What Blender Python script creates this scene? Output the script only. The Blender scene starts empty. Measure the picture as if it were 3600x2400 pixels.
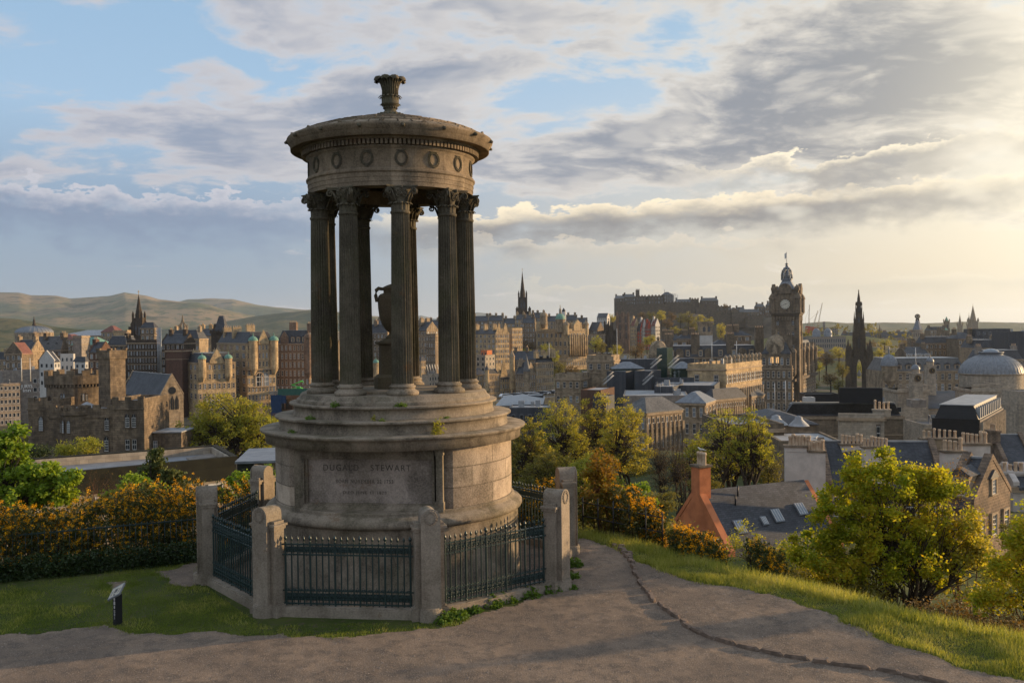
import bpy, math, random
import numpy as np
from mathutils import Vector, Matrix
PI = math.pi
sc = bpy.context.scene
COL = sc.collection

# ------------------------------------------------------------------ camera
S = 1.8                                   # metres per monument unit
FPX = 3383.5                              # focal length for a picture 3600 wide
CZ = 5.887
CAM = Vector((0, -13.39 * S, CZ))
yaw, pit, rol = 0.1225, 0.0129, 0.0120
Fh = Vector((math.sin(yaw), math.cos(yaw), 0)); Rh = Vector((math.cos(yaw), -math.sin(yaw), 0)); Zu = Vector((0, 0, 1))
CF = Fh * math.cos(pit) - Zu * math.sin(pit)
CU0 = Fh * math.sin(pit) + Zu * math.cos(pit)
CR = Rh * math.cos(rol) - CU0 * math.sin(rol)
CU = CU0 * math.cos(rol) + Rh * math.sin(rol)
cd = bpy.data.cameras.new('camera'); cam = bpy.data.objects.new('camera', cd); COL.objects.link(cam)
cd.sensor_width = 36; cd.lens = 36 * FPX / 3600; cd.clip_start = 0.3; cd.clip_end = 80000
mw = Matrix.Identity(4)
for i, v in enumerate((CR, CU, -CF)):
    for j in range(3): mw[j][i] = v[j]
mw.translation = CAM
cam.matrix_world = mw
sc.camera = cam

def at(px, py, d):
    return CAM + (CF + CR * ((px - 1800) / FPX) - CU * ((py - 1200) / FPX)) * d
def gp(px, py, z=0.0):
    v = CF + CR * ((px - 1800) / FPX) - CU * ((py - 1200) / FPX)
    return CAM + v * ((z - CAM.z) / v.z)
def pxof(P):
    v = P - CAM; d = v.dot(CF)
    return 1800 + FPX * v.dot(CR) / d, 1200 - FPX * v.dot(CU) / d

# ------------------------------------------------------------------ node helper
class NT:
    def __init__(s, tree): s.t = tree; s.n = tree.nodes; s.l = tree.links
    def new(s, typ, **kw):
        n = s.n.new(typ)
        for k, v in kw.items(): setattr(n, k, v)
        return n
    def put(s, sock, v):
        if v is None: return
        if isinstance(v, bpy.types.NodeSocket): s.l.new(v, sock)
        else:
            try:
                if sock.type == 'RGBA' and not isinstance(v, (int, float)) and len(v) == 3: v = (*v, 1)
            except TypeError: pass
            sock.default_value = v
    def m(s, op, a, b=None, c=None, clamp=False):
        n = s.new('ShaderNodeMath', operation=op, use_clamp=clamp)
        s.put(n.inputs[0], a); s.put(n.inputs[1], b); s.put(n.inputs[2], c); return n.outputs[0]
    def vm(s, op, a, b=None):
        n = s.new('ShaderNodeVectorMath', operation=op)
        s.put(n.inputs[0], a)
        if b is not None: s.put(n.inputs[3] if op == 'SCALE' else n.inputs[1], b)
        return n.outputs['Value'] if op in ('DOT_PRODUCT', 'LENGTH') else n.outputs[0]
    def mix(s, f, a, b, bt='MIX'):
        n = s.new('ShaderNodeMix', data_type='RGBA', blend_type=bt, clamp_factor=True)
        s.put(n.inputs[0], f); s.put(n.inputs[6], a); s.put(n.inputs[7], b); return n.outputs[2]
    def noise(s, vec, scale, detail=4, rough=.55, dist=0, col=False):
        n = s.new('ShaderNodeTexNoise'); s.put(n.inputs['Vector'], vec)
        n.inputs['Scale'].default_value = scale; n.inputs['Detail'].default_value = detail
        n.inputs['Roughness'].default_value = rough; n.inputs['Distortion'].default_value = dist
        return n.outputs[1 if col else 0]
    def rr(s, v, a, b, c=0, d=1, smooth=True):
        n = s.new('ShaderNodeMapRange', interpolation_type='SMOOTHSTEP' if smooth else 'LINEAR')
        s.put(n.inputs[0], v)
        for i, x in enumerate((a, b, c, d)): s.put(n.inputs[i + 1], x)
        return n.outputs[0]
    def ramp(s, f, stops, interp='LINEAR'):
        n = s.new('ShaderNodeValToRGB'); r = n.color_ramp; r.interpolation = interp
        while len(r.elements) < len(stops): r.elements.new(.5)
        for e, (p, c) in zip(r.elements, stops): e.position = p; e.color = (*c, 1)
        s.put(n.inputs[0], f); return n.outputs[0]
    def comb(s, x, y, z=0.0):
        n = s.new('ShaderNodeCombineXYZ')
        for i, v in enumerate((x, y, z)): s.put(n.inputs[i], v)
        return n.outputs[0]
    def sep(s, v):
        n = s.new('ShaderNodeSeparateXYZ'); s.put(n.inputs[0], v); return n.outputs
    def vor(s, vec, scale, feature='F1', rnd=1.0):
        n = s.new('ShaderNodeTexVoronoi', feature=feature); s.put(n.inputs['Vector'], vec)
        n.inputs['Scale'].default_value = scale; n.inputs['Randomness'].default_value = rnd
        return n.outputs

def srgb(r, g, b):
    f = lambda c: (c / 255 / 12.92) if c / 255 <= .04045 else ((c / 255 + .055) / 1.055) ** 2.4
    return (f(r), f(g), f(b))

# ------------------------------------------------------------------ sun + sky
SUN_AZ = yaw + math.radians(71)            # clockwise from +Y
SUN_EL = math.radians(8.0)
sund = Vector((math.sin(SUN_AZ) * math.cos(SUN_EL), math.cos(SUN_AZ) * math.cos(SUN_EL), math.sin(SUN_EL)))
sl = bpy.data.lights.new('sun', 'SUN'); sl.energy = 5.0; sl.angle = math.radians(0.6); sl.color = (1.0, 0.69, 0.37)
so = bpy.data.objects.new('sun', sl); COL.objects.link(so)
so.rotation_euler = (-sund).to_track_quat('-Z', 'Y').to_euler(); so.location = (60, 30, 60)

def build_world():
    w = bpy.data.worlds.new('World'); sc.world = w; w.use_nodes = True
    T = NT(w.node_tree); T.n.clear()
    out = T.new('ShaderNodeOutputWorld'); bg = T.new('ShaderNodeBackground')
    T.l.new(bg.outputs[0], out.inputs[0]); bg.inputs[1].default_value = 0.1
    sky = T.new('ShaderNodeTexSky', sky_type='NISHITA'); sky.sun_disc = False
    sky.sun_elevation = SUN_EL; sky.sun_rotation = SUN_AZ; sky.altitude = 100
    sky.air_density = 1.0; sky.dust_density = 1.6; sky.ozone_density = 1.5
    tc = T.new('ShaderNodeTexCoord'); d = T.vm('NORMALIZE', tc.outputs['Generated'])
    x, y, z = T.sep(d)
    az = T.m('ARCTAN2', x, y)                                     # radians clockwise from +Y
    azr = T.m('SUBTRACT', az, yaw)                                 # 0 in the middle of the view
    el = T.m('ARCSINE', z)
    u = T.m('DIVIDE', T.m('TANGENT', T.rr(azr, -1.3, 1.3, -1.3, 1.3, False)), 1.0)
    # picture-like coordinates of a direction: X -.53..+.53, Y 0 (horizon) .. .34 (top)
    Y = T.m('DIVIDE', T.m('TANGENT', T.m('MAXIMUM', el, -.2)), 1.0)
    front = T.rr(T.m('COSINE', azr), -.2, .5)
    right = T.rr(u, -.35, .62)
    # clear air behind the clouds
    e = T.rr(Y, 0, .45, 0, 1, False)
    lft = T.ramp(e, [(0, srgb(166, 168, 170)), (.10, srgb(146, 160, 173)), (.28, srgb(138, 158, 180)), (.5, srgb(158, 187, 214)), (1, srgb(142, 180, 215))])
    rgt = T.ramp(e, [(0, srgb(206, 194, 170)), (.12, srgb(222, 206, 176)), (.27, srgb(230, 220, 198)), (.42, srgb(200, 205, 208)), (.6, srgb(172, 196, 216)), (1, srgb(146, 182, 214))])
    base = T.mix(right, lft, rgt)
    base = T.mix(T.m('MULTIPLY', T.rr(Y, .05, .4), .18), base, T.vm('SCALE', sky.outputs[0], .09))
    # projected cloud layer
    inv = T.m('DIVIDE', 1.0, T.m('ADD', T.m('MAXIMUM', z, 0), .21))
    P = T.comb(T.m('MULTIPLY', x, inv), T.m('MULTIPLY', y, inv), 0.0)
    wp = T.vm('SCALE', T.noise(P, 1.1, 3, .6, 0, True), .40)
    P1 = T.vm('ADD', P, wp)
    P1 = T.vm('MULTIPLY', P1, (1.0, 1.25, 1.0))
    def gau(u0, Y0, su, sY, k=0.0):
        a = T.m('DIVIDE', T.m('SUBTRACT', u, u0), su)
        b_ = T.m('DIVIDE', T.m('SUBTRACT', T.m('SUBTRACT', Y, Y0), T.m('MULTIPLY', T.m('SUBTRACT', u, u0), k)), sY)
        r2 = T.m('ADD', T.m('MULTIPLY', a, a), T.m('MULTIPLY', b_, b_))
        return T.m('EXPONENT', T.m('MULTIPLY', r2, -1.0))
    def dens(off, dt=8):
        Q = T.vm('ADD', P1, off)
        a = T.noise(Q, 3.5, dt, .60)
        b = T.noise(Q, 1.0, 1, .5)
        return T.m('ADD', T.m('MULTIPLY', a, .62), T.m('MULTIPLY', b, .38))
    d0 = dens((3.1, 1.7, 2.0)); s2 = Vector((sund.x, sund.y, 0)).normalized() * .075
    d1 = dens((3.1 + s2.x, 1.7 + s2.y, 2.0), 3)
    bias = T.m('MULTIPLY', gau(.18, .315, .20, .035, -.05), .12)
    for (k_, g) in ((.13, gau(.42, .235, .32, .045, .10)), (.075, gau(-.42, .195, .34, .045, 0)), (.075, gau(.08, .165, .40, .035, .0)), (.05, gau(-.05, .22, .2, .04, 0)),
                    (-.012, gau(-.30, .31, .26, .05, 0)), (-.12, gau(0, .05, 1.5, .055, 0)), (-.05, gau(.1, .11, .5, .03, 0))):
        bias = T.m('ADD', bias, T.m('MULTIPLY', g, k_))
    db = T.m('ADD', d0, bias)
    cov = T.rr(db, .47, .565)
    thick = T.rr(db, .50, .67)
    lit = T.rr(T.m('SUBTRACT', d0, d1), .0, .10)
    warm = T.rr(u, -.5, .55)
    shade = T.mix(warm, srgb(134, 146, 167), srgb(118, 121, 128))
    light = T.mix(warm, srgb(193, 189, 192), srgb(228, 219, 203))
    cc = T.mix(T.m('MULTIPLY', thick, .95), light, shade)
    cc = T.mix(T.m('MULTIPLY', lit, .45), cc, light)
    col = T.mix(T.m('MULTIPLY', cov, .92), base, cc)
    # low rows of cumulus seen edge on
    PA = T.comb(T.m('MULTIPLY', u, 1.0), T.m('MULTIPLY', Y, 2.3), .3)
    def bank(col, yc, slope, amp, thickn, x0, x1, sc_, seed, topc, botc, k=1.0):
        n1 = T.noise(T.comb(u, seed, 0.0), sc_ * .5, 2, .6)
        n2 = T.noise(T.vm('ADD', PA, (seed, seed * .7, 0)), sc_ * 2.6, 7, .60)
        n3 = T.noise(T.vm('ADD', PA, (seed, seed * 1.7, 4)), sc_ * .9, 3, .6)
        line = T.m('ADD', T.m('ADD', yc, T.m('MULTIPLY', u, slope)), T.m('MULTIPLY', T.m('SUBTRACT', n1, .5), amp))
        h = T.m('SUBTRACT', T.m('ADD', line, T.m('MULTIPLY', T.m('SUBTRACT', n2, .5), amp * 2.4)), Y)   # >0 below the tops
        up = T.rr(h, -.0005, .0028)
        hb = T.m('ADD', h, T.m('MULTIPLY', T.m('SUBTRACT', n3, .5), thickn * 2.2))
        dn = T.rr(hb, thickn * 1.1, thickn * .2)
        ragged = T.rr(n3, .26, .46)
        f = T.m('MULTIPLY', T.m('MULTIPLY', up, dn), T.m('MULTIPLY', T.rr(u, x0 - .1, x0 + .08), T.rr(u, x1 + .1, x1 - .08)))
        f = T.m('MULTIPLY', f, ragged)
        hc = T.m('ADD', h, T.m('MULTIPLY', T.m('SUBTRACT', n2, .5), -.03))
        cc = T.mix(T.rr(hc, -.002, thickn * .42), topc, botc)
        return T.mix(T.m('MULTIPLY', T.m('MULTIPLY', f, front), k), col, cc)
    col = bank(col, .130, -.02, .034, .060, -.60, -.20, 9, 1.3, srgb(190, 190, 198), srgb(126, 141, 164), 1)
    col = bank(col, .122, .035, .022, .046, -.12, .9, 9, 5.1, srgb(246, 230, 200), srgb(132, 131, 132), 1)
    col = bank(col, .150, .05, .03, .036, .22, .9, 8, 2.2, srgb(252, 238, 210), srgb(150, 148, 146), .95)
    col = bank(col, .092, -.02, .035, .03, -.05, .3, 7, 9.4, srgb(226, 212, 190), srgb(196, 186, 168), .5)
    col = bank(col, .050, -.05, .030, .03, .04, .30, 9, 3.7, srgb(226, 212, 184), srgb(190, 182, 164), .6)
    col = bank(col, .045, -.0, .016, .02, .32, .8, 6, 6.7, srgb(226, 214, 188), srgb(188, 180, 160), .6)
    # glow around the hidden sun, low and right
    sd = T.m('POWER', T.m('MAXIMUM', T.vm('DOT_PRODUCT', d, tuple(Vector((math.sin(yaw + .62), math.cos(yaw + .62), .15)).normalized())), 0), 62)
    col = T.mix(T.m('MULTIPLY', sd, .85), col, (1.02, .93, .72, 1))
    sd2 = T.m('POWER', T.m('MAXIMUM', T.vm('DOT_PRODUCT', d, tuple(sund)), 0), 6)
    col = T.mix(T.m('MULTIPLY', sd2, .12), col, (1.1, .82, .5, 1))
    back = T.mix(front, srgb(192, 202, 216), col)  # unseen sky behind the camera, brightened to fill the shaded stone
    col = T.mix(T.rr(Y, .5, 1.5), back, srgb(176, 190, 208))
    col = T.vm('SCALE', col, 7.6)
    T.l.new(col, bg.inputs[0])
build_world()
sc.world.cycles.sampling_method = 'MANUAL'; sc.world.cycles.sample_map_resolution = 512
sc.view_settings.view_transform = 'Standard'; sc.view_settings.look = 'None'; sc.view_settings.gamma = 1
sc.view_settings.exposure = 0.68
sc.view_settings.use_curve_mapping = False
# ------------------------------------------------------------------ materials
MATS = {}
def mat(name):
    m = bpy.data.materials.new(name); m.use_nodes = True; m.node_tree.nodes.clear()
    T = NT(m.node_tree); out = T.new('ShaderNodeOutputMaterial'); p = T.new('ShaderNodeBsdfPrincipled')
    T.l.new(p.outputs[0], out.inputs[0]); MATS[name] = m
    return T, p, out
def bump(T, p, h, st=.3, dist=.02):
    b = T.new('ShaderNodeBump'); b.inputs['Strength'].default_value = st; b.inputs['Distance'].default_value = dist
    T.put(b.inputs['Height'], h); T.l.new(b.outputs[0], p.inputs['Normal'])
def setp(T, p, col, rough=.8, metal=0, spec=.3):
    T.put(p.inputs['Base Color'], col); T.put(p.inputs['Roughness'], rough); T.put(p.inputs['Metallic'], metal)
    p.inputs['Specular IOR Level'].default_value = spec

def wall_mat(name, c1, c2, soot=(.04, .033, .027), sk=.6, bw=.9, bh=.38, mort=.012, mortc=None, rough=.9, courses=True):
    """weathered ashlar: coursing follows the building's own axes"""
    T, p, o = mat(name)
    tc = T.new('ShaderNodeTexCoord'); ob = tc.outputs['Object']
    geo = T.new('ShaderNodeNewGeometry'); pos = geo.outputs['Position']
    x, y, z = T.sep(ob)
    v = T.comb(T.m('ADD', x, y), z, 0.0)
    n = T.noise(pos, .22, 5, .65); n2 = T.noise(pos, 1.3, 5, .6)
    strk = T.noise(T.vm('MULTIPLY', pos, (1, 1, .18)), .9, 4, .6)
    col = T.mix(T.rr(n2, .35, .65), c1, c2)
    if courses:
        br = T.new('ShaderNodeTexBrick'); T.put(br.inputs['Vector'], v)
        br.inputs['Color1'].default_value = (.8, .8, .8, 1); br.inputs['Color2'].default_value = (1.15, 1.12, 1.08, 1)
        mc = .55 if mortc is None else mortc
        br.inputs['Mortar'].default_value = (mc, mc, mc, 1)
        br.inputs['Scale'].default_value = 1; br.inputs['Mortar Size'].default_value = mort
        br.inputs['Brick Width'].default_value = bw; br.inputs['Row Height'].default_value = bh; br.inputs['Bias'].default_value = -.1
        col = T.mix(1, col, br.outputs[0], 'MULTIPLY')
    f = T.m('MULTIPLY', T.rr(T.m('ADD', T.m('MULTIPLY', n, .5), T.m('MULTIPLY', strk, .5)), .44, .62), sk)
    col = T.mix(f, col, soot)
    setp(T, p, col, rough, spec=.2)
    return T, p
wall_mat('stone_gold', (.50, .375, .22), (.38, .275, .155), sk=.5)
wall_mat('stone_tan', (.34, .265, .18), (.25, .19, .125), sk=.6)
wall_mat('stone_brown', (.215, .165, .115), (.15, .115, .08), sk=.6)
wall_mat('stone_red', (.25, .165, .115), (.18, .12, .082), sk=.45)
wall_mat('stone_soot', (.085, .063, .044), (.055, .042, .031), soot=(.02, .016, .013), sk=.6)
wall_mat('stone_pale', (.38, .325, .255), (.31, .26, .20), sk=.35)
wall_mat('stone_castle', (.15, .12, .09), (.10, .08, .06), sk=.4, bw=1.2, bh=.6)
wall_mat('rubble', (.20, .14, .095), (.11, .08, .06), sk=.35, bw=.42, bh=.2, mort=.02, mortc=1.5)
wall_mat('governor_stone', (.21, .16, .11), (.12, .09, .062), sk=.65, bw=.8, bh=.33, mort=.016, mortc=.45)
wall_mat('brick_brown', (.13, .072, .05), (.10, .056, .04), sk=.2, bw=.25, bh=.08, mort=.006)
wall_mat('render_white', (.52, .46, .405), (.43, .38, .335), soot=(.20, .17, .15), sk=.35, courses=False)
wall_mat('render_white_far', (.46, .44, .41), (.40, .38, .35), sk=.1, courses=False)
wall_mat('concrete', (.27, .235, .20), (.21, .18, .155), sk=.25, bw=1.4, bh=.7, mort=.01)
wall_mat('moss_stone', (.022, .022, .014), (.014, .014, .010), soot=(.02, .02, .015), sk=.5, courses=False)
wall_mat('orange_harling', (.52, .18, .075), (.38, .125, .052), soot=(.30, .13, .07), sk=.22, courses=False)
wall_mat('zinc_dark', (.055, .06, .07), (.045, .05, .06), sk=0, bw=.45, bh=60, mort=.012, mortc=.5, rough=.5)
wall_mat('cladding_black', (.012, .013, .015), (.016, .017, .02), sk=0, bw=9, bh=.12, mort=.008, mortc=.5, rough=.45)
wall_mat('red_harling', (.40, .075, .04), (.34, .06, .035), sk=.15, courses=False)

def simple(name, c1, c2=None, rough=.8, metal=0, spec=.3, scale=1.5, bmp=0, det=4):
    T, p, o = mat(name)
    geo = T.new('ShaderNodeNewGeometry'); n = T.noise(geo.outputs['Position'], scale, det, .6)
    setp(T, p, T.mix(T.rr(n, .35, .65), c1, c2 or tuple(c * .75 for c in c1)), rough, metal, spec)
    if bmp: bump(T, p, n, bmp)
    return T, p
def roof_mat(name, c1, c2, rw=.3, rh=.16):
    T, p, o = mat(name)
    uvm = T.new('ShaderNodeTexCoord'); geo = T.new('ShaderNodeNewGeometry'); x, y, z = T.sep(uvm.outputs['Object'])
    nx, ny, nz = T.sep(geo.outputs['Normal'])
    br = T.new('ShaderNodeTexBrick'); T.put(br.inputs['Vector'], T.comb(T.m('ADD', x, T.m('MULTIPLY', y, 1.0)), T.m('MULTIPLY', z, 1.35), 0.0))
    br.inputs['Color1'].default_value = (.7, .7, .7, 1); br.inputs['Color2'].default_value = (1.25, 1.25, 1.25, 1); br.inputs['Mortar'].default_value = (.35, .35, .35, 1)
    br.inputs['Scale'].default_value = 1; br.inputs['Mortar Size'].default_value = .012; br.inputs['Brick Width'].default_value = rw; br.inputs['Row Height'].default_value = rh
    n = T.noise(geo.outputs['Position'], .5, 5, .65); n2 = T.noise(geo.outputs['Position'], 5, 4, .65)
    col = T.mix(T.rr(n, .35, .65), c1, c2); col = T.mix(1, col, br.outputs[0], 'MULTIPLY')
    col = T.mix(T.m('MULTIPLY', T.rr(n2, .62, .75), .5), col, (.10, .095, .06))
    setp(T, p, col, .62, spec=.35); bump(T, p, br.outputs[0], .35, .02)
roof_mat('slate', (.060, .061, .068), (.036, .037, .042))
roof_mat('slate_light', (.13, .125, .12), (.09, .088, .086))
roof_mat('red_tile', (.20, .075, .05), (.14, .052, .036))
simple('lead', (.17, .18, .195), (.11, .118, .13), .5, .0, .5, 1.2)
simple('lead_light', (.29, .295, .30), (.20, .205, .21), .55, .0, .4, .8)
simple('copper_green', (.15, .28, .215), (.09, .19, .145), .7)
simple('roof_felt', (.15, .145, .13), (.10, .10, .088), .9, scale=.7)
simple('roof_white', (.30, .30, .30), (.21, .21, .21), .8, scale=.5)
simple('white_paint', (.56, .54, .50), (.44, .42, .39), .5)
simple('sign_white', (.85, .85, .83), (.8, .8, .78), .5)
simple('trim_stone', (.33, .25, .165), (.24, .175, .115), .9)
simple('trim_dark', (.11, .085, .06), (.08, .06, .045), .9)
simple('chimney_pot', (.50, .37, .25), (.36, .25, .16), .85, scale=3)
simple('black_metal', (.015, .015, .017), (.02, .02, .022), .5)
simple('steel_grey', (.30, .31, .32), (.22, .23, .24), .4, .3)
simple('iron_green', (.010, .026, .026), (.016, .036, .034), .38, 0, .5, 6)
simple('clock_face', (.55, .50, .40), (.45, .41, .33), .6)
simple('gold', (.55, .33, .07), (.42, .25, .05), .4, .6)
simple('bark', (.055, .038, .026), (.032, .023, .016), .9, scale=6, bmp=.3)
simple('bark_grey', (.10, .08, .06), (.06, .048, .036), .9, scale=6, bmp=.3)
simple('twig_red', (.16, .075, .04), (.10, .05, .03), .9, scale=4)
simple('rock', (.10, .078, .055), (.06, .048, .035), .95, scale=.12, det=8)
simple('crane_red', (.35, .06, .03), (.28, .05, .03), .6)
simple('crane_pale', (.45, .42, .36), (.38, .35, .30), .6)
simple('machine_green', (.06, .42, .05), (.05, .34, .04), .4)
simple('scaffold_blue', (.012, .040, .10), (.01, .03, .075), .8)
simple('hoarding_green', (.03, .10, .075), (.025, .08, .06), .8)
simple('car_white', (.7, .7, .7), (.6, .6, .6), .3)
simple('car_dark', (.04, .04, .05), (.03, .03, .035), .3)
simple('pebble', (.30, .24, .19), (.10, .08, .065), .9, scale=60)
simple('kerb_stone', (.19, .135, .10), (.10, .073, .055), .95, scale=5, bmp=.6)
simple('flag_cloth', (.45, .10, .10), (.10, .12, .35), .8, scale=3)
def glass(name, c, rough=.12, spec=.6):
    T, p, o = mat(name); setp(T, p, c, rough, 0, spec)
glass('glass', (.022, .025, .03)); glass('glass_sky', (.16, .18, .20), .2, .8); glass('glass_green', (.008, .028, .022), .15, .7)  # glass_sky: pale base colour stands in for reflected sky
def lit_glass():
    T, p, o = mat('lit_window'); setp(T, p, (.3, .2, .1), .4)
    p.inputs['Emission Color'].default_value = (1, .55, .2, 1); p.inputs['Emission Strength'].default_value = .5  # emission paints a warm reflection into the panes, no lamp behind
lit_glass()

def monument_mat(name, c1, c2, green=.5, courses=None, soot=.75):
    T, p, o = mat(name)
    geo = T.new('ShaderNodeNewGeometry'); pos = geo.outputs['Position']; x, y, z = T.sep(pos)
    nx, ny, nz = T.sep(geo.outputs['Normal'])
    n1 = T.noise(pos, .9, 7, .68); n2 = T.noise(T.vm('MULTIPLY', pos, (1, 1, .3)), 2.2, 6, .65); n3 = T.noise(pos, 26, 4, .7)
    n4 = T.noise(T.vm('ADD', pos, (17, 5, 3)), 1.5, 6, .62)
    col = T.mix(T.rr(n4, .35, .65), c1, c2)
    if courses:
        ang = T.m('MULTIPLY', T.m('ARCTAN2', x, y), 3.0)
        br = T.new('ShaderNodeTexBrick'); T.put(br.inputs['Vector'], T.comb(ang, T.m('ADD', z, courses[2]), 0.0))
        br.inputs['Color1'].default_value = (.62, .6, .58, 1); br.inputs['Color2'].default_value = (1.35, 1.3, 1.25, 1); br.inputs['Mortar'].default_value = (.3, .28, .25, 1)
        br.inputs['Scale'].default_value = 1; br.inputs['Mortar Size'].default_value = courses[3] if len(courses) > 3 else .012
        br.inputs['Brick Width'].default_value = courses[0]; br.inputs['Row Height'].default_value = courses[1]
        col = T.mix(1, col, br.outputs[0], 'MULTIPLY')
    col = T.mix(T.m('MULTIPLY', T.rr(T.m('ADD', T.m('MULTIPLY', n1, .55), T.m('MULTIPLY', n2, .45)), .46, .60), soot), col, (.030, .025, .020))
    if green: col = T.mix(T.m('MULTIPLY', T.rr(T.noise(T.vm('ADD', pos, (3, 9, 1)), .8, 6, .65), .45, .65), green), col, (.050, .052, .022))
    col = T.mix(T.m('MULTIPLY', T.rr(T.noise(T.vm('ADD', pos, (8, 2, 7)), 6, 5, .7), .62, .70), .35), col, (.30, .26, .20))
    top = T.rr(nz, .6, .9)
    col = T.mix(T.m('MULTIPLY', top, .65), col, T.mix(T.rr(n2, .42, .6), tuple(c * .95 for c in c1), (.10, .085, .05)))
    col = T.mix(T.m('MULTIPLY', T.rr(T.noise(T.vm('ADD', pos, (1, 4, 9)), 1.7, 6, .7), .60, .70), .55 if green else 0), col, (.13, .062, .022))
    col = T.mix(.22, col, T.mix(T.rr(n3, .35, .65), tuple(c * .4 for c in c1), tuple(min(1, c * 1.6) for c in c1)))
    setp(T, p, col, .92, spec=.15); bump(T, p, T.m('ADD', T.m('MULTIPLY', n3, .5), n2), .45, .03)
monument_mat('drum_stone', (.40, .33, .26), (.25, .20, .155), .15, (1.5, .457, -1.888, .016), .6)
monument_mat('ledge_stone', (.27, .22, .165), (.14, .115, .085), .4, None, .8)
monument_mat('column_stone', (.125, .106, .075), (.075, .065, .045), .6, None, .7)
monument_mat('top_stone', (.28, .22, .155), (.16, .125, .088), .25, (1.15, 30, 0, .006), .65)
monument_mat('panel_stone', (.34, .28, .235), (.19, .155, .125), .15, None, .6)
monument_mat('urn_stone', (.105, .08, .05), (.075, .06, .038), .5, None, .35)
monument_mat('post_stone', (.28, .235, .185), (.18, .145, .112), .22, None, .25)
simple('carved_dark', (.105, .088, .072), (.07, .058, .048), .95)  # dark tone paints sunk-letter shade onto slightly raised letters

def leaf_mat(name, cols, trans=.35, rough=.6, var=.5):
    """leaf: colour differs from leaf to leaf"""
    T, p, o = mat(name)
    geo = T.new('ShaderNodeNewGeometry')
    r = geo.outputs['Random Per Island']; n = T.noise(geo.outputs['Position'], .9, 3, .6)
    f = T.m('ADD', T.m('MULTIPLY', r, var), T.m('MULTIPLY', T.rr(n, .3, .7), 1 - var))
    st = [(i / (len(cols) - 1), c) for i, c in enumerate(cols)]
    col = T.ramp(f, st); setp(T, p, col, rough, spec=.25)
    tr = T.new('ShaderNodeBsdfTranslucent'); T.put(tr.inputs[0], T.mix(1, col, (1.5, 1.35, .6), 'MULTIPLY'))
    ms = T.new('ShaderNodeMixShader'); ms.inputs[0].default_value = trans
    T.l.new(p.outputs[0], ms.inputs[1]); T.l.new(tr.outputs[0], ms.inputs[2]); T.l.new(ms.outputs[0], o.inputs[0])
leaf_mat('leaf_maple', [(.13, .20, .015), (.23, .27, .018), (.38, .36, .025), (.42, .28, .025)], .55)
leaf_mat('leaf_sycamore', [(.12, .20, .02), (.19, .28, .03), (.26, .33, .04)], .45)
leaf_mat('leaf_spring', [(.20, .20, .035), (.30, .28, .05), (.42, .37, .08)], .55)
leaf_mat('leaf_spring_green', [(.17, .19, .028), (.26, .27, .04), (.36, .34, .06)], .5)
leaf_mat('leaf_olive', [(.09, .09, .02), (.15, .14, .028), (.23, .19, .04)], .4)
leaf_mat('leaf_brown', [(.10, .065, .025), (.15, .095, .035), (.18, .13, .04)], .3)
leaf_mat('leaf_red', [(.18, .09, .02), (.22, .13, .02), (.16, .16, .02)], .45)
leaf_mat('leaf_dark', [(.02, .035, .012), (.035, .055, .016), (.055, .075, .02)], .2)
leaf_mat('pine_needle', [(.05, .065, .022), (.08, .10, .03), (.11, .12, .035)], .2)
leaf_mat('gorse_green', [(.028, .040, .012), (.055, .065, .016), (.09, .075, .02)], .2)
leaf_mat('gorse_flower', [(.60, .26, .004), (.80, .40, .006), (.90, .52, .012)], .25, .7, .8)
leaf_mat('ivy_leaf', [(.014, .026, .008), (.028, .048, .014), (.045, .07, .02)], .12, .4)
leaf_mat('grass_blade', [(.075, .11, .018), (.15, .20, .03), (.27, .27, .07)], .35, .6, .4)
leaf_mat('grass_blade_dry', [(.13, .17, .025), (.26, .28, .06), (.46, .42, .17)], .45, .6, .6)
leaf_mat('weed_leaf', [(.05, .10, .012), (.09, .16, .02), (.13, .20, .03)], .3)

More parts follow.
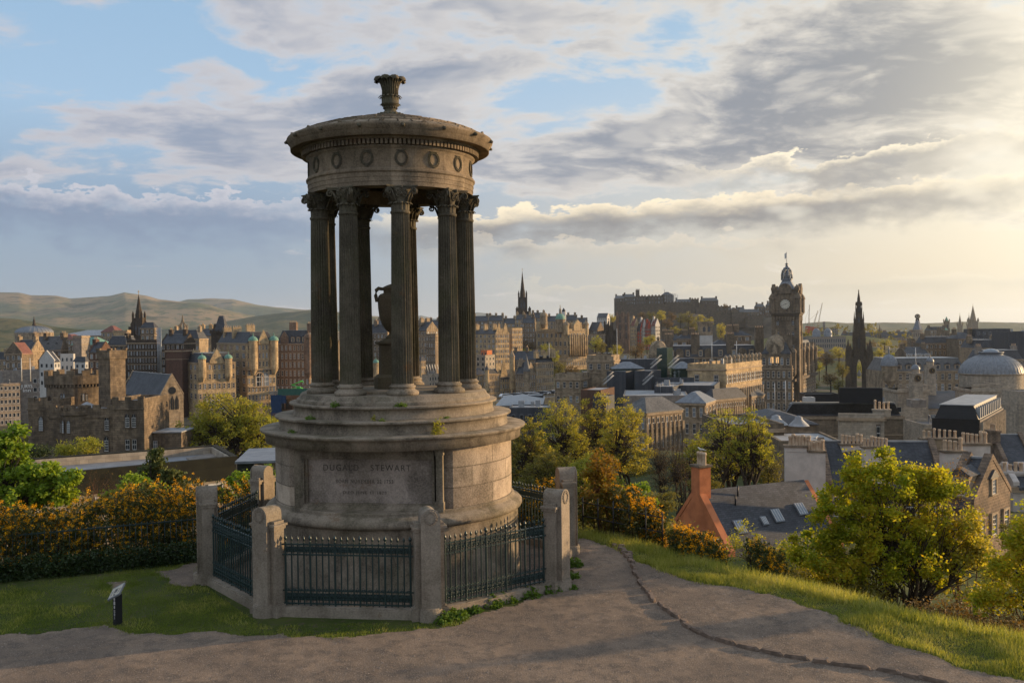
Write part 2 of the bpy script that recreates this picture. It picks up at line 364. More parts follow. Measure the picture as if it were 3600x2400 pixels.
def ground_mat():
    T, p, o = mat('ground_soil'); pos = T.new('ShaderNodeNewGeometry').outputs['Position']
    n = T.noise(pos, .35, 6, .65); n2 = T.noise(pos, 7, 5, .65); n3 = T.noise(pos, .004, 6, .6); n4 = T.noise(pos, .02, 5, .65)
    near = T.mix(T.rr(n, .4, .6), (.040, .055, .012), (.075, .085, .022)); near = T.mix(T.rr(n2, .5, .7), near, (.085, .066, .045))
    far = T.mix(T.rr(n3, .42, .58), (.085, .080, .045), (.05, .06, .025)); far = T.mix(T.rr(n4, .5, .6), far, (.12, .10, .075))
    x, y, z = T.sep(pos)
    setp(T, p, T.mix(T.rr(T.m('MULTIPLY', z, -1), 9, 20), near, far), .95, spec=.1); bump(T, p, n2, .4, .04)
    T, p, o = mat('path_dirt'); pos = T.new('ShaderNodeNewGeometry').outputs['Position']
    n = T.noise(pos, .45, 7, .66); n2 = T.noise(pos, 2.6, 7, .7); n3 = T.noise(pos, 40, 3, .6); v = T.vor(pos, 24)
    col = T.mix(T.rr(n, .38, .62), (.24, .175, .125), (.16, .12, .09)); col = T.mix(T.m('MULTIPLY', T.rr(n2, .45, .62), .7), col, (.105, .084, .068))
    col = T.mix(T.rr(n3, .58, .68), col, (.34, .28, .225)); col = T.mix(T.m('MULTIPLY', T.rr(v[0], .16, .05), T.rr(T.sep(v[1])[0], .72, .8)), col, (.36, .31, .26))
    col = T.mix(T.rr(n3, .42, .32), col, (.07, .056, .045))
    setp(T, p, col, .95, spec=.12); bump(T, p, T.m('ADD', T.m('ADD', T.m('MULTIPLY', n3, .35), n2), T.m('MULTIPLY', T.rr(v[0], .2, 0), .3)), .9, .035)
    T, p, o = mat('hill_grass'); pos = T.new('ShaderNodeNewGeometry').outputs['Position']
    n = T.noise(pos, .0011, 7, .65); n2 = T.noise(pos, .004, 6, .7); x, y, z = T.sep(pos)
    col = T.mix(T.rr(n, .44, .56), (.26, .185, .10), (.12, .125, .06)); n5 = T.noise(pos, .012, 5, .7); col = T.mix(T.rr(n5, .5, .62), col, (.09, .10, .045)); col = T.mix(T.rr(n2, .52, .64), col, (.065, .065, .03))
    col = T.mix(T.rr(z, 90, 0), col, T.mix(T.rr(n2, .45, .55), (.06, .085, .03), (.11, .13, .045)))
    setp(T, p, col, 1, spec=0)
    T, p, o = mat('hill_wood'); pos = T.new('ShaderNodeNewGeometry').outputs['Position']
    n = T.noise(pos, .006, 7, .7); n2 = T.noise(pos, .03, 5, .7)
    col = T.mix(T.rr(n, .42, .58), (.05, .06, .02), (.12, .10, .04)); col = T.mix(T.rr(n2, .5, .65), col, (.03, .04, .015)); setp(T, p, col, 1, spec=0)
ground_mat()
M = lambda n: MATS[n]

# ------------------------------------------------------------------ mesh builder + tags
class MB:
    def __init__(s): s.v = []; s.f = []; s.mi = []; s.sm = []
    def add(s, vs, fs, m=0, sm=False):
        o = len(s.v); s.v.extend(vs); s.f.extend([tuple(i + o for i in f) for f in fs]); s.mi.extend([m] * len(fs)); s.sm.extend([sm] * len(fs)); return s
    def box(s, x0, x1, y0, y1, z0, z1, m=0, tr=None):
        vs = [(x, y, z) for z in (z0, z1) for y in (y0, y1) for x in (x0, x1)]
        if tr: vs = [tr(Vector(v)) for v in vs]
        return s.add(vs, [(0, 2, 3, 1), (4, 5, 7, 6), (0, 1, 5, 4), (2, 6, 7, 3), (0, 4, 6, 2), (1, 3, 7, 5)], m)
    def frust(s, x0, x1, y0, y1, z0, z1, ix, iy, m=0):
        vs = [(x, y, z0) for y in (y0, y1) for x in (x0, x1)] + [(x, y, z1) for y in (y0 + iy, y1 - iy) for x in (x0 + ix, x1 - ix)]
        return s.add(vs, [(0, 2, 3, 1), (4, 5, 7, 6), (0, 1, 5, 4), (2, 6, 7, 3), (0, 4, 6, 2), (1, 3, 7, 5)], m)
    def prism(s, pts, z0, z1, m=0, axis='z'):
        """pts: outline; axis z: (x,y) up from z0 to z1; axis y: (x,z) from y=z0 to y=z1; axis x: (y,z)"""
        n = len(pts)
        if axis == 'z': vs = [(a, b, z0) for a, b in pts] + [(a, b, z1) for a, b in pts]
        elif axis == 'y': vs = [(a, z0, b) for a, b in pts] + [(a, z1, b) for a, b in pts]
        else: vs = [(z0, a, b) for a, b in pts] + [(z1, a, b) for a, b in pts]
        return s.add(vs, [tuple(range(n)), tuple(range(2 * n - 1, n - 1, -1))] + [(i, i + n, (i + 1) % n + n, (i + 1) % n) for i in range(n)], m)
    def lathe(s, prof, seg=32, c=(0, 0, 0), m=0, sm=True, a0=0, a1=2 * PI, fr=None):
        full = abs(a1 - a0 - 2 * PI) < 1e-6; n = seg if full else seg + 1; vs = []
        for r, z in prof:
            for i in range(n):
                a = a0 + (a1 - a0) * i / seg; rr = r * (fr(a, z) if fr else 1)
                vs.append((c[0] + rr * math.cos(a), c[1] + rr * math.sin(a), c[2] + z))
        fs = []
        for k in range(len(prof) - 1):
            for i in range(seg):
                j = (i + 1) % n; fs.append((k * n + i, k * n + j, (k + 1) * n + j, (k + 1) * n + i))
        return s.add(vs, fs, m, sm)
    def tube(s, path, rad, seg=6, m=0, sm=True, cap=True):
        pts = [Vector(p) for p in path]; n = len(pts)
        if not hasattr(rad, '__len__'): rad = [rad] * n
        vs = []; up = Vector((0, 0, 1))
        for i, p in enumerate(pts):
            t = (pts[min(i + 1, n - 1)] - pts[max(i - 1, 0)]).normalized()
            if abs(t.dot(up)) > .95: up = Vector((1, 0, 0)) if abs(t.x) < .9 else Vector((0, 1, 0))
            a = t.cross(up).normalized(); b = a.cross(t).normalized()
            for k in range(seg):
                w = 2 * PI * k / seg; vs.append(tuple(p + (a * math.cos(w) + b * math.sin(w)) * rad[i]))
        fs = [(i * seg + k, i * seg + (k + 1) % seg, (i + 1) * seg + (k + 1) % seg, (i + 1) * seg + k) for i in range(n - 1) for k in range(seg)]
        if cap: fs += [tuple(range(seg - 1, -1, -1)), tuple((n - 1) * seg + k for k in range(seg))]
        return s.add(vs, fs, m, sm)
    def ball(s, c, r, seg=8, ring=5, m=0, sz=1.0):
        return s.lathe([(max(1e-4, r * math.sin(PI * i / ring)), -r * sz * math.cos(PI * i / ring)) for i in range(ring + 1)], seg, c, m)
    def mesh(s, name, mats):
        me = bpy.data.meshes.new(name); me.from_pydata([tuple(v) for v in s.v], [], s.f)
        for k in (mats if isinstance(mats, (list, tuple)) else [mats]): me.materials.append(M(k) if isinstance(k, str) else k)
        me.polygons.foreach_set('material_index', s.mi); me.polygons.foreach_set('use_smooth', s.sm); me.update()
        return me
    def build(s, name, mats, parent=None):
        return link(name, s.mesh(name, mats), parent)
def link(name, me, parent=None):
    o = bpy.data.objects.new(name, me); COL.objects.link(o)
    if parent is not None: o.parent = parent
    return o
def np_mesh(name, V, Fq, mats, mi=None):
    """numpy arrays -> mesh of equal-sided faces"""
    me = bpy.data.meshes.new(name); nv = len(V); nf, k = Fq.shape
    me.vertices.add(nv); me.vertices.foreach_set('co', V.astype(np.float32).ravel())
    me.loops.add(nf * k); me.loops.foreach_set('vertex_index', Fq.astype(np.int32).ravel())
    me.polygons.add(nf); me.polygons.foreach_set('loop_start', np.arange(0, nf * k, k, dtype=np.int32))
    for q in mats: me.materials.append(M(q))
    if mi is not None: me.polygons.foreach_set('material_index', mi.astype(np.int32))
    me.update(calc_edges=True); return me
def tag(o, label=None, cat=None, group=None, kind=None):
    if label: o['label'] = label
    if cat: o['category'] = cat
    if group: o['group'] = group
    if kind: o['kind'] = kind
    return o
def empty(name, loc, rz=0.0, label=None, cat=None, group=None):
    o = bpy.data.objects.new(name, None); COL.objects.link(o); o.empty_display_size = .3
    o.location = loc; o.rotation_euler = (0, 0, rz); return tag(o, label, cat, group)
def struct(name, me): return tag(link(name, me), None, None, None, 'structure')
def smooth01(t): t = min(1, max(0, t)); return t * t * (3 - 2 * t)
# ------------------------------------------------------------------ terrain
def P2(px, py): p = gp(px, py); return (p.x, p.y)
RIM = [P2(-2500, 2060), P2(-600, 2050), P2(0, 2000), P2(690, 1925), P2(1150, 1912), P2(1700, 1895), P2(2036, 1883), P2(2143, 1906), P2(2296, 1951), P2(2449, 1998), P2(2602, 2036), P2(2755, 2070), P2(2908, 2110), P2(3061, 2160), P2(3290, 2215), P2(3600, 2275), P2(4300, 2420)]
RIM += [(RIM[-1][0] + 3, -60), (RIM[0][0] - 10, -60)]
def poly_sd(X, Y, poly):
    """signed distance to polygon: positive outside"""
    d = np.full(X.shape, 1e18); ins = np.zeros(X.shape, bool); n = len(poly)
    for i in range(n):
        ax, ay = poly[i]; bx, by = poly[(i + 1) % n]; ex, ey = bx - ax, by - ay
        t = np.clip(((X - ax) * ex + (Y - ay) * ey) / (ex * ex + ey * ey), 0, 1)
        d = np.minimum(d, (X - ax - t * ex) ** 2 + (Y - ay - t * ey) ** 2)
        c = ((ay > Y) != (by > Y)) & (X < (bx - ax) * (Y - ay) / (by - ay + 1e-12) + ax); ins ^= c
    d = np.sqrt(d); return np.where(ins, -d, d)
_rng = np.random.RandomState(4)
def vnoise(X, Y, s, seed=0):
    X = X / s + seed * 17.3; Y = Y / s + seed * 9.1; xi = np.floor(X); yi = np.floor(Y); fx = X - xi; fy = Y - yi
    fx = fx * fx * (3 - 2 * fx); fy = fy * fy * (3 - 2 * fy)
    h = lambda a, b: np.modf(np.abs(np.sin(a * 127.1 + b * 311.7 + seed) * 43758.5453))[0]
    return (h(xi, yi) * (1 - fx) + h(xi + 1, yi) * fx) * (1 - fy) + (h(xi, yi + 1) * (1 - fx) + h(xi + 1, yi + 1) * fx) * fy
def fbm(X, Y, s, n=4, seed=0): return sum(vnoise(X, Y, s / 2 ** k, seed + k) * .5 ** k for k in range(n)) / (2 - .5 ** (n - 1))
def hgt(X, Y):
    X = np.asarray(X, float); Y = np.asarray(Y, float)
    sd = poly_sd(X, Y, RIM)
    z = -np.interp(sd, [0, .6, 2, 5, 15, 40, 80, 130, 250, 600], [0, .05, .55, 2.0, 6.2, 9.5, 12, 14, 34, 40])
    z = np.where(sd < 3, z + (fbm(X, Y, 2.2, 3, 5) - .5) * .10 * np.clip((sd + 5) / 3, .25, 1), z + (fbm(X, Y, 3, 4, 5) - .5) * np.clip(sd * .05, .1, 1.5))
    # hill rises behind the camera
    z = z + 4.2 * np.clip((-17.5 - Y) / 9, 0, 1) ** 1.5 * (sd < 0)
    # old town ridge up to the castle
    rx, ry = 560.0, 1120.0; ax, ay = -180.0, 470.0
    ex, ey = rx - ax, ry - ay; t = np.clip(((X - ax) * ex + (Y - ay) * ey) / (ex * ex + ey * ey), 0, 1)
    dd = np.sqrt((X - ax - t * ex) ** 2 + (Y - ay - t * ey) ** 2)
    z = z + (10 + 28 * t) * np.exp(-(dd / 130) ** 2)
    far = np.sqrt(X * X + Y * Y)
    return z - 12 * np.clip((far - 1500) / 6000, 0, 1)
def hz(x, y): return float(hgt(np.array([x]), np.array([y]))[0])

def axis_lines(a, b, step, lo, hi):
    L = list(np.arange(a, b + 1e-6, step)); s = step; x = a
    left = []
    while x > lo: s *= 1.12; x -= s; left.append(x)
    s = step; x = L[-1]; right = []
    while x < hi: s *= 1.12; x += s; right.append(x)
    return np.array(left[::-1] + L + right)
GX = axis_lines(-15, 17, .14, -20500, 20500); GY = axis_lines(-12, 6.5, .14, -300, 24500)
XX, YY = np.meshgrid(GX, GY); ZZ = hgt(XX, YY)
def grid_faces(nx, ny):
    i = np.arange(ny - 1)[:, None] * nx + np.arange(nx - 1)[None, :]; i = i.ravel()
    return np.stack([i, i + 1, i + nx + 1, i + nx], 1)
V = np.stack([XX, YY, ZZ], -1).reshape(-1, 3)
g_ = struct('ground', np_mesh('ground', V, grid_faces(len(GX), len(GY)), ['ground_soil']))

# path: finer sheet laid 8 mm above the ground, ragged edge
PATHP = [P2(*q) for q in [(-700, 2235), (0, 2243), (170, 2222), (380, 2200), (520, 2222), (640, 2232), (920, 2225), (1160, 2232), (1450, 2222), (1560, 2190), (1640, 2160), (1800, 2130), (1950, 2085), (2010, 2060), (2020, 2010), (2035, 1950), (2030, 1915), (2050, 1893),
    (2143, 1922), (2230, 1972), (2350, 2015), (2440, 2040), (2560, 2062), (2700, 2092), (2820, 2130), (2960, 2185), (3120, 2250), (3330, 2320), (3600, 2385), (4300, 2520), (4300, 3600), (-700, 3600)]]
BARE = [P2(*q) for q in [(560, 2010), (640, 1985), (700, 1975), (715, 2040), (690, 2075), (600, 2055)]]
BARE2 = [P2(*q) for q in [(370, 2045), (460, 2045), (430, 2065), (390, 2075)]]
def path_sd(X, Y):
    d = poly_sd(X, Y, PATHP); d = np.minimum(d, poly_sd(X, Y, BARE)); d = np.minimum(d, poly_sd(X, Y, BARE2))
    return d + (fbm(X, Y, .8, 4, 2) - .5) * .8
px_ = np.arange(-15, 17, .07); py_ = np.arange(-14.5, 5.5, .07); PX, PY = np.meshgrid(px_, py_)
PD = path_sd(PX, PY); keep = (PD[:-1, :-1] < 0) & (PD[1:, 1:] < 0) & (PD[1:, :-1] < 0) & (PD[:-1, 1:] < 0)
lum = (fbm(PX, PY, .5, 4, 8) - .5) * .05
PZ = hgt(PX, PY) + .010 + np.clip(-PD, 0, .3) * .04 + np.abs(lum) * .6
F = grid_faces(len(px_), len(py_))[keep.ravel()]
used = np.unique(F); rem = np.full(PX.size, -1); rem[used] = np.arange(len(used))
V = np.stack([PX, PY, PZ], -1).reshape(-1, 3)[used]
me = np_mesh('path', V, rem[F], ['path_dirt']); me.polygons.foreach_set('use_smooth', np.ones(len(me.polygons), bool)); struct('path', me)

rs_ = np.random.RandomState(31); X = -15 + 31 * rs_.rand(16000); Y = -14 + 19 * rs_.rand(16000); k = (path_sd(X, Y) < -.03) & (rs_.rand(16000) < .25 + fbm(X, Y, 1.5, 3, 4)); X, Y = X[k], Y[k]; n = len(X)
sz = .007 + .022 * rs_.rand(n) ** 4; base_ = np.array([[1, 0, 0], [0, 1, 0], [-1, 0, 0], [0, -1, 0], [0, 0, .8]]); th_ = rs_.rand(n) * 6.3; V = np.empty((n, 5, 3))
for i_ in range(5):
    q_ = base_[i_]; V[:, i_, 0] = X + sz * (q_[0] * np.cos(th_) - q_[1] * np.sin(th_)) * 1.2; V[:, i_, 1] = Y + sz * (q_[0] * np.sin(th_) + q_[1] * np.cos(th_)); V[:, i_, 2] = hgt(X, Y) + .022 + sz * q_[2]
F3 = (np.arange(n)[:, None, None] * 5 + np.array([[0, 1, 4], [1, 2, 4], [2, 3, 4], [3, 0, 4]])[None]).reshape(-1, 3)
tag(link('gravel', np_mesh('gravel', V.reshape(-1, 3), F3, ['pebble'])), 'loose pebbles scattered over the dirt path', 'gravel', None, 'stuff')
# ------------------------------------------------------------------ grass blades
def blades(name, X, Y, h, w, matn, label, lean=.5, seed=1, z=None):
    r = np.random.RandomState(seed); n = len(X); Z = (hgt(X, Y) if z is None else z) - .01
    a = r.rand(n) * 2 * PI; l = (r.rand(n) * lean) * h; b = r.rand(n) * 2 * PI
    hx, hy = np.cos(a) * w * .5, np.sin(a) * w * .5; tx, ty = np.cos(b) * l, np.sin(b) * l
    V = np.empty((n, 3, 3)); V[:, 0] = np.stack([X - hx, Y - hy, Z], 1); V[:, 1] = np.stack([X + hx, Y + hy, Z], 1)
    V[:, 2] = np.stack([X + tx, Y + ty, Z + h * .9], 1)
    o = link(name, np_mesh(name, V.reshape(-1, 3), np.arange(3 * n).reshape(n, 3), [matn])); return tag(o, label, 'grass', None, 'stuff')
def scatter(poly, n, seed, pathclear=0.0):
    r = np.random.RandomState(seed); P = np.array(poly); lo = P.min(0); hi = P.max(0); X = lo[0] + r.rand(n) * (hi[0] - lo[0]); Y = lo[1] + r.rand(n) * (hi[1] - lo[1])
    k = poly_sd(X, Y, poly) < 0
    if pathclear is not None: k &= path_sd(X, Y) > pathclear - r.rand(n) ** 2 * .22
    return X[k], Y[k]
LAWN = [P2(*q) for q in [(-500, 2290), (-500, 2085), (0, 2060), (300, 2020), (500, 1985), (690, 1960), (720, 2060), (860, 2160), (935, 2200), (1250, 2190), (1530, 2190), (1530, 2245), (900, 2260), (0, 2290)]]
X, Y = scatter(LAWN, 330000, 1)
dn = fbm(X, Y, 1.1, 3, 3)
k = np.random.RandomState(5).rand(len(X)) < np.clip((dn - .25) * 3.2 - .25, .10, 1); X, Y, dn = X[k], Y[k], dn[k]
blades('lawn_grass', X, Y, .028 + .05 * dn * np.random.RandomState(6).rand(len(X)), .011, 'grass_blade', 'short dark green lawn around the small sign left of the monument', seed=2)
STRIP = [P2(*q) for q in [(2030, 1925), (2030, 1872), (2143, 1895), (2296, 1938), (2449, 1984), (2602, 2018), (2755, 2050), (2908, 2090), (3061, 2138), (3290, 2190), (3700, 2260), (3700, 2440), (3300, 2330), (2950, 2200), (2700, 2110), (2400, 2050), (2200, 1970)]]
X, Y = scatter(STRIP, 260000, 3); dn = fbm(X, Y, .9, 3, 9); r_ = np.random.RandomState(7).rand(len(X))
edge = np.clip(poly_sd(X, Y, PATHP), 0, 2)
blades('verge_grass', X, Y, (.02 + .20 * r_ * np.clip(dn * 3 - 1.1, 0, 1) + .05 * np.clip(edge, 0, 1) * r_), .013, 'grass_blade_dry', 'long sunlit yellow green grass on the verge beside the path', .8, 4)
X, Y = scatter([P2(*q) for q in [(2040, 1893), (2200, 1925), (2500, 2010), (2900, 2112), (3250, 2205), (3700, 2290), (3700, 2215), (3250, 2130), (2900, 2040), (2500, 1950), (2200, 1870), (2040, 1855)]], 60000, 8, None)
blades('slope_grass', X, Y, .10 + .22 * np.random.RandomState(9).rand(len(X)), .016, 'grass_blade_dry', 'rough tall grass on the brow of the slope behind the verge', .9, 5)

# ragged tufts where turf meets the path
r_ = np.random.RandomState(21); X = -15 + 31 * r_.rand(900000); Y = -13 + 18 * r_.rand(900000); sd_ = path_sd(X, Y); k = (sd_ > -.10) & (sd_ < .16) & (poly_sd(X, Y, RIM) < 0) & (X * X + Y * Y > 4.75 ** 2); X, Y = X[k], Y[k]; q = fbm(X, Y, .35, 3, 6) > .42; X, Y = X[q], Y[q]
blades('edge_grass', X, Y, .03 + .085 * r_.rand(len(X)) ** 2, .013, 'grass_blade', 'ragged grass tufts along the edges of the dirt path', .9, 22)
X, Y = scatter(LAWN, 60000, 41); q = fbm(X, Y, .6, 3, 12) > .60; X, Y = X[q], Y[q]
blades('lawn_tufts', X, Y, .05 + .06 * np.random.RandomState(3).rand(len(X)), .013, 'grass_blade_dry', 'paler longer tufts scattered through the lawn', .9, 23)
# ------------------------------------------------------------------ the round monument
ZC = 2.444 * S                              # top of the stylobate above the path
def mz(u): return ZC + u * S
mon = empty('round_monument', (0, 0, 0), 0, 'circular stone monument with nine fluted columns and carved inscription, on the railed hilltop', 'monument')
PA = -PI / 2 - math.radians(15.0)            # azimuth of the inscription panel
hwp = .955; dpp = math.sqrt(1.607 ** 2 - (hwp + .02) ** 2)
# drum with one flat side cut for the panel
def drum_outline(R, n=120):
    ha = math.acos((dpp - .07) / 1.607); pts = []
    for i in range(n + 1):
        a = PA + ha + (2 * PI - 2 * ha) * i / n; pts.append((R * S * math.cos(a), R * S * math.sin(a)))
    return pts
b = MB(); b.prism(drum_outline(1.607), mz(-1.46), mz(-.62)); b.build('drum', 'drum_stone', mon)
b = MB(); b.lathe([(1.615 * S, mz(-1.395)), (1.635 * S, mz(-1.41)), (1.625 * S, mz(-1.43)), (1.66 * S, mz(-1.45)), (1.715 * S, mz(-1.475)), (1.745 * S, mz(-1.51)), (1.748 * S, mz(-1.545)), (1.735 * S, mz(-1.575)), (1.695 * S, mz(-1.585)),
        (1.69 * S, mz(-1.60)), (1.69 * S, mz(-2.36)), (1.72 * S, mz(-2.37)), (1.72 * S, 0 - .05)], 144)
b.lathe([(1.3 * S, mz(-1.395)), (1.615 * S, mz(-1.395))], 144)
b.build('base_moulding', 'ledge_stone', mon)
# panel: frame boxes on the chord plane
def pl(u, v, w):                              # u along the panel, v height (unit z), w outwards from the chord
    a = PA; nx, ny = math.cos(a), math.sin(a); tx, ty = -ny, nx
    return Vector(((dpp + w) * S * nx + u * S * tx, (dpp + w) * S * ny + u * S * ty, mz(v)))
fr = empty('inscription_panel', (0, 0, 0)); fr.parent = mon
def pbox(bb, u0, u1, v0, v1, w0, w1): bb.box(u0, u1, w0, w1, v0, v1, 0, lambda q: pl(q.x, q.z, q.y))
b = MB()
pbox(b, -hwp, -hwp + .13, -1.42, -.632, -.05, .045); pbox(b, hwp - .085, hwp, -1.30, -.72, -.05, .050); pbox(b, hwp - .095, hwp + .01, -.72, -.632, -.05, .062); pbox(b, hwp - .11, hwp + .01, -1.42, -1.30, -.05, .062)
pbox(b, -hwp + .13, hwp - .11, -.74, -.632, -.05, .062); pbox(b, -hwp + .13, hwp - .11, -.775, -.74, -.05, .04)
pbox(b, -hwp + .13, -hwp + .165, -1.33, -.775, -.05, .02); pbox(b, hwp - .14, hwp - .11, -1.33, -.775, -.05, .022)
b.build('panel_frame', 'ledge_stone', fr)
b = MB(); pbox(b, -hwp + .165, hwp - .14, -1.33, -.775, -.05, -.012); b.build('panel_face', 'panel_stone', fr)
b = MB(); b.prism([(-.05, -1.42), (.125, -1.42), (.12, -1.395), (.085, -1.38), (.05, -1.35), (.03, -1.345), (.02, -1.33), (-.05, -1.33)], -hwp + .1, hwp - .11, 0, 'x')
b.v = [tuple(pl(v[0], v[2], v[1])) for v in b.v]; b.build('panel_sill', 'ledge_stone', fr)
def text_mesh(txt, size, ext=.01, space=1.0, align='CENTER'):
    c = bpy.data.curves.new('txt', 'FONT'); c.body = txt; c.size = size; c.extrude = ext; c.align_x = align; c.space_character = space; c.space_word = 1.2
    o = bpy.data.objects.new('txt', c); COL.objects.link(o); dg = bpy.context.evaluated_depsgraph_get(); dg.update()
    me = bpy.data.meshes.new_from_object(o.evaluated_get(dg)); bpy.data.objects.remove(o); return me
def put_text(me, name, origin, xd, zd, parent, matn):
    yd = zd.cross(xd); R3 = Matrix((xd, zd, -yd)).transposed().to_4x4()      # text x -> xd, text y -> zd
    R3.translation = origin; me.transform(R3); me.materials.clear(); me.materials.append(M(matn)); o = link(name, me, parent); return o
tx = Vector((-math.sin(PA), math.cos(PA), 0))
for txt, u, v, hh, ww in (('DUGALD   STEWART', -.03, -.925, .076, 1.13), ('BORN NOVEMBER 22 1753', -.06, -1.083, .048, .74), ('DIED JUNE 11 1828', -.06, -1.218, .048, .56)):
    me = text_mesh(txt, 1, .004, 1.25); co = np.array([v_.co for v_ in me.vertices]); w_ = co[:, 0].max() - co[:, 0].min(); h_ = co[:, 1].max() - co[:, 1].min()
    me.transform(Matrix.Diagonal((ww * S / w_, hh * S / h_, 1, 1))); put_text(me, 'carved_lettering', pl(u, v, -.011), tx, Zu, fr, 'carved_dark')
# cornice over the drum, then two capped steps and the stylobate
b = MB(); b.lathe([(1.5 * S, mz(-.632)), (1.732 * S, mz(-.632)), (1.737 * S, mz(-.545)), (1.744 * S, mz(-.54)), (1.75 * S, mz(-.522)), (1.775 * S, mz(-.505)), (1.80 * S, mz(-.492)), (1.805 * S, mz(-.467)), (1.80 * S, mz(-.461)), (1.50 * S, mz(-.452))], 160); b.build('drum_cornice', 'ledge_stone', mon)
def step(name, Ro, zt, zb):
    b = MB(); b.lathe([((Ro - .045) * S, mz(zb)), ((Ro - .045) * S, mz(zb + .025)), ((Ro - .055) * S, mz(zb + .027)), ((Ro - .055) * S, mz(zt - .048)), ((Ro - .035) * S, mz(zt - .042)), ((Ro - .032) * S, mz(zt - .036)), ((Ro - .005) * S, mz(zt - .030)), (Ro * S, mz(zt - .025)), (Ro * S, mz(zt - .004)), ((Ro - .004) * S, mz(zt)), ((Ro - .4) * S, mz(zt + .004))], 160)
    return b.build(name, 'ledge_stone', mon)
step('step', 1.607, -.290, -.455); step('step', 1.415, -.119, -.287)
b = MB(); b.lathe([(1.32 * S, mz(-.119)), (1.32 * S, mz(-.085)), (1.312 * S, mz(-.072)), (1.30 * S, mz(-.068)), (1.285 * S, mz(-.055)), (1.268 * S, mz(-.02)), (1.255 * S, mz(-.004)), (1.25 * S, mz(0)), (.02, mz(0))], 160)
b.lathe([(.775 * S, mz(0)), (.775 * S, mz(.024)), (.765 * S, mz(.03)), (.01, mz(.03))], 96); b.build('stylobate', 'ledge_stone', mon)
# plants growing from the ledges are set later
# columns
def leaf_strip(b, a, r0, z0, h, w, curl, c=(0, 0), n=6, th=.004):
    """one acanthus leaf: rises from radius r0, curls outwards at the top"""
    pts = []
    for i in range(n + 1):
        t = i / n; z = z0 + h * math.sin(min(t, .85) / .85 * PI / 2) - (h * .22 * max(0, t - .85) / .15); r = r0 + curl * t ** 3
        ww = w * (1 - .25 * t) * (1 if t < .9 else .7)
        pts.append((r, z, ww))
    vs = []
    for r, z, ww in pts:
        for k, q in ((-1, -.010), (-.5, .004), (0, .012), (.5, .004), (1, -.010)):
            aa = a + math.atan2(ww * .5 * k, r); vs.append((c[0] + (r + q * .8) * math.cos(aa), c[1] + (r + q * .8) * math.sin(aa), z))
    fs = [(i * 5 + k, i * 5 + k + 1, i * 5 + k + 6, i * 5 + k + 5) for i in range(n) for k in range(4)]
    b.add(vs, fs, 0, True)
def scroll(b, c, ea, ez, r, turns=1.6, th=.02, sgn=1, seg=5, start=0.0):
    n = int(14 * turns); P = []
    for i in range(n + 1):
        t = i / n; w = start + sgn * turns * 2 * PI * t; q = r * (1 - .82 * t); P.append(Vector(c) + Vector(ea) * (q * math.cos(w)) + Vector(ez) * (q * math.sin(w)))
    b.tube(P, [th * (1 - .45 * i / n) for i in range(n + 1)], seg)
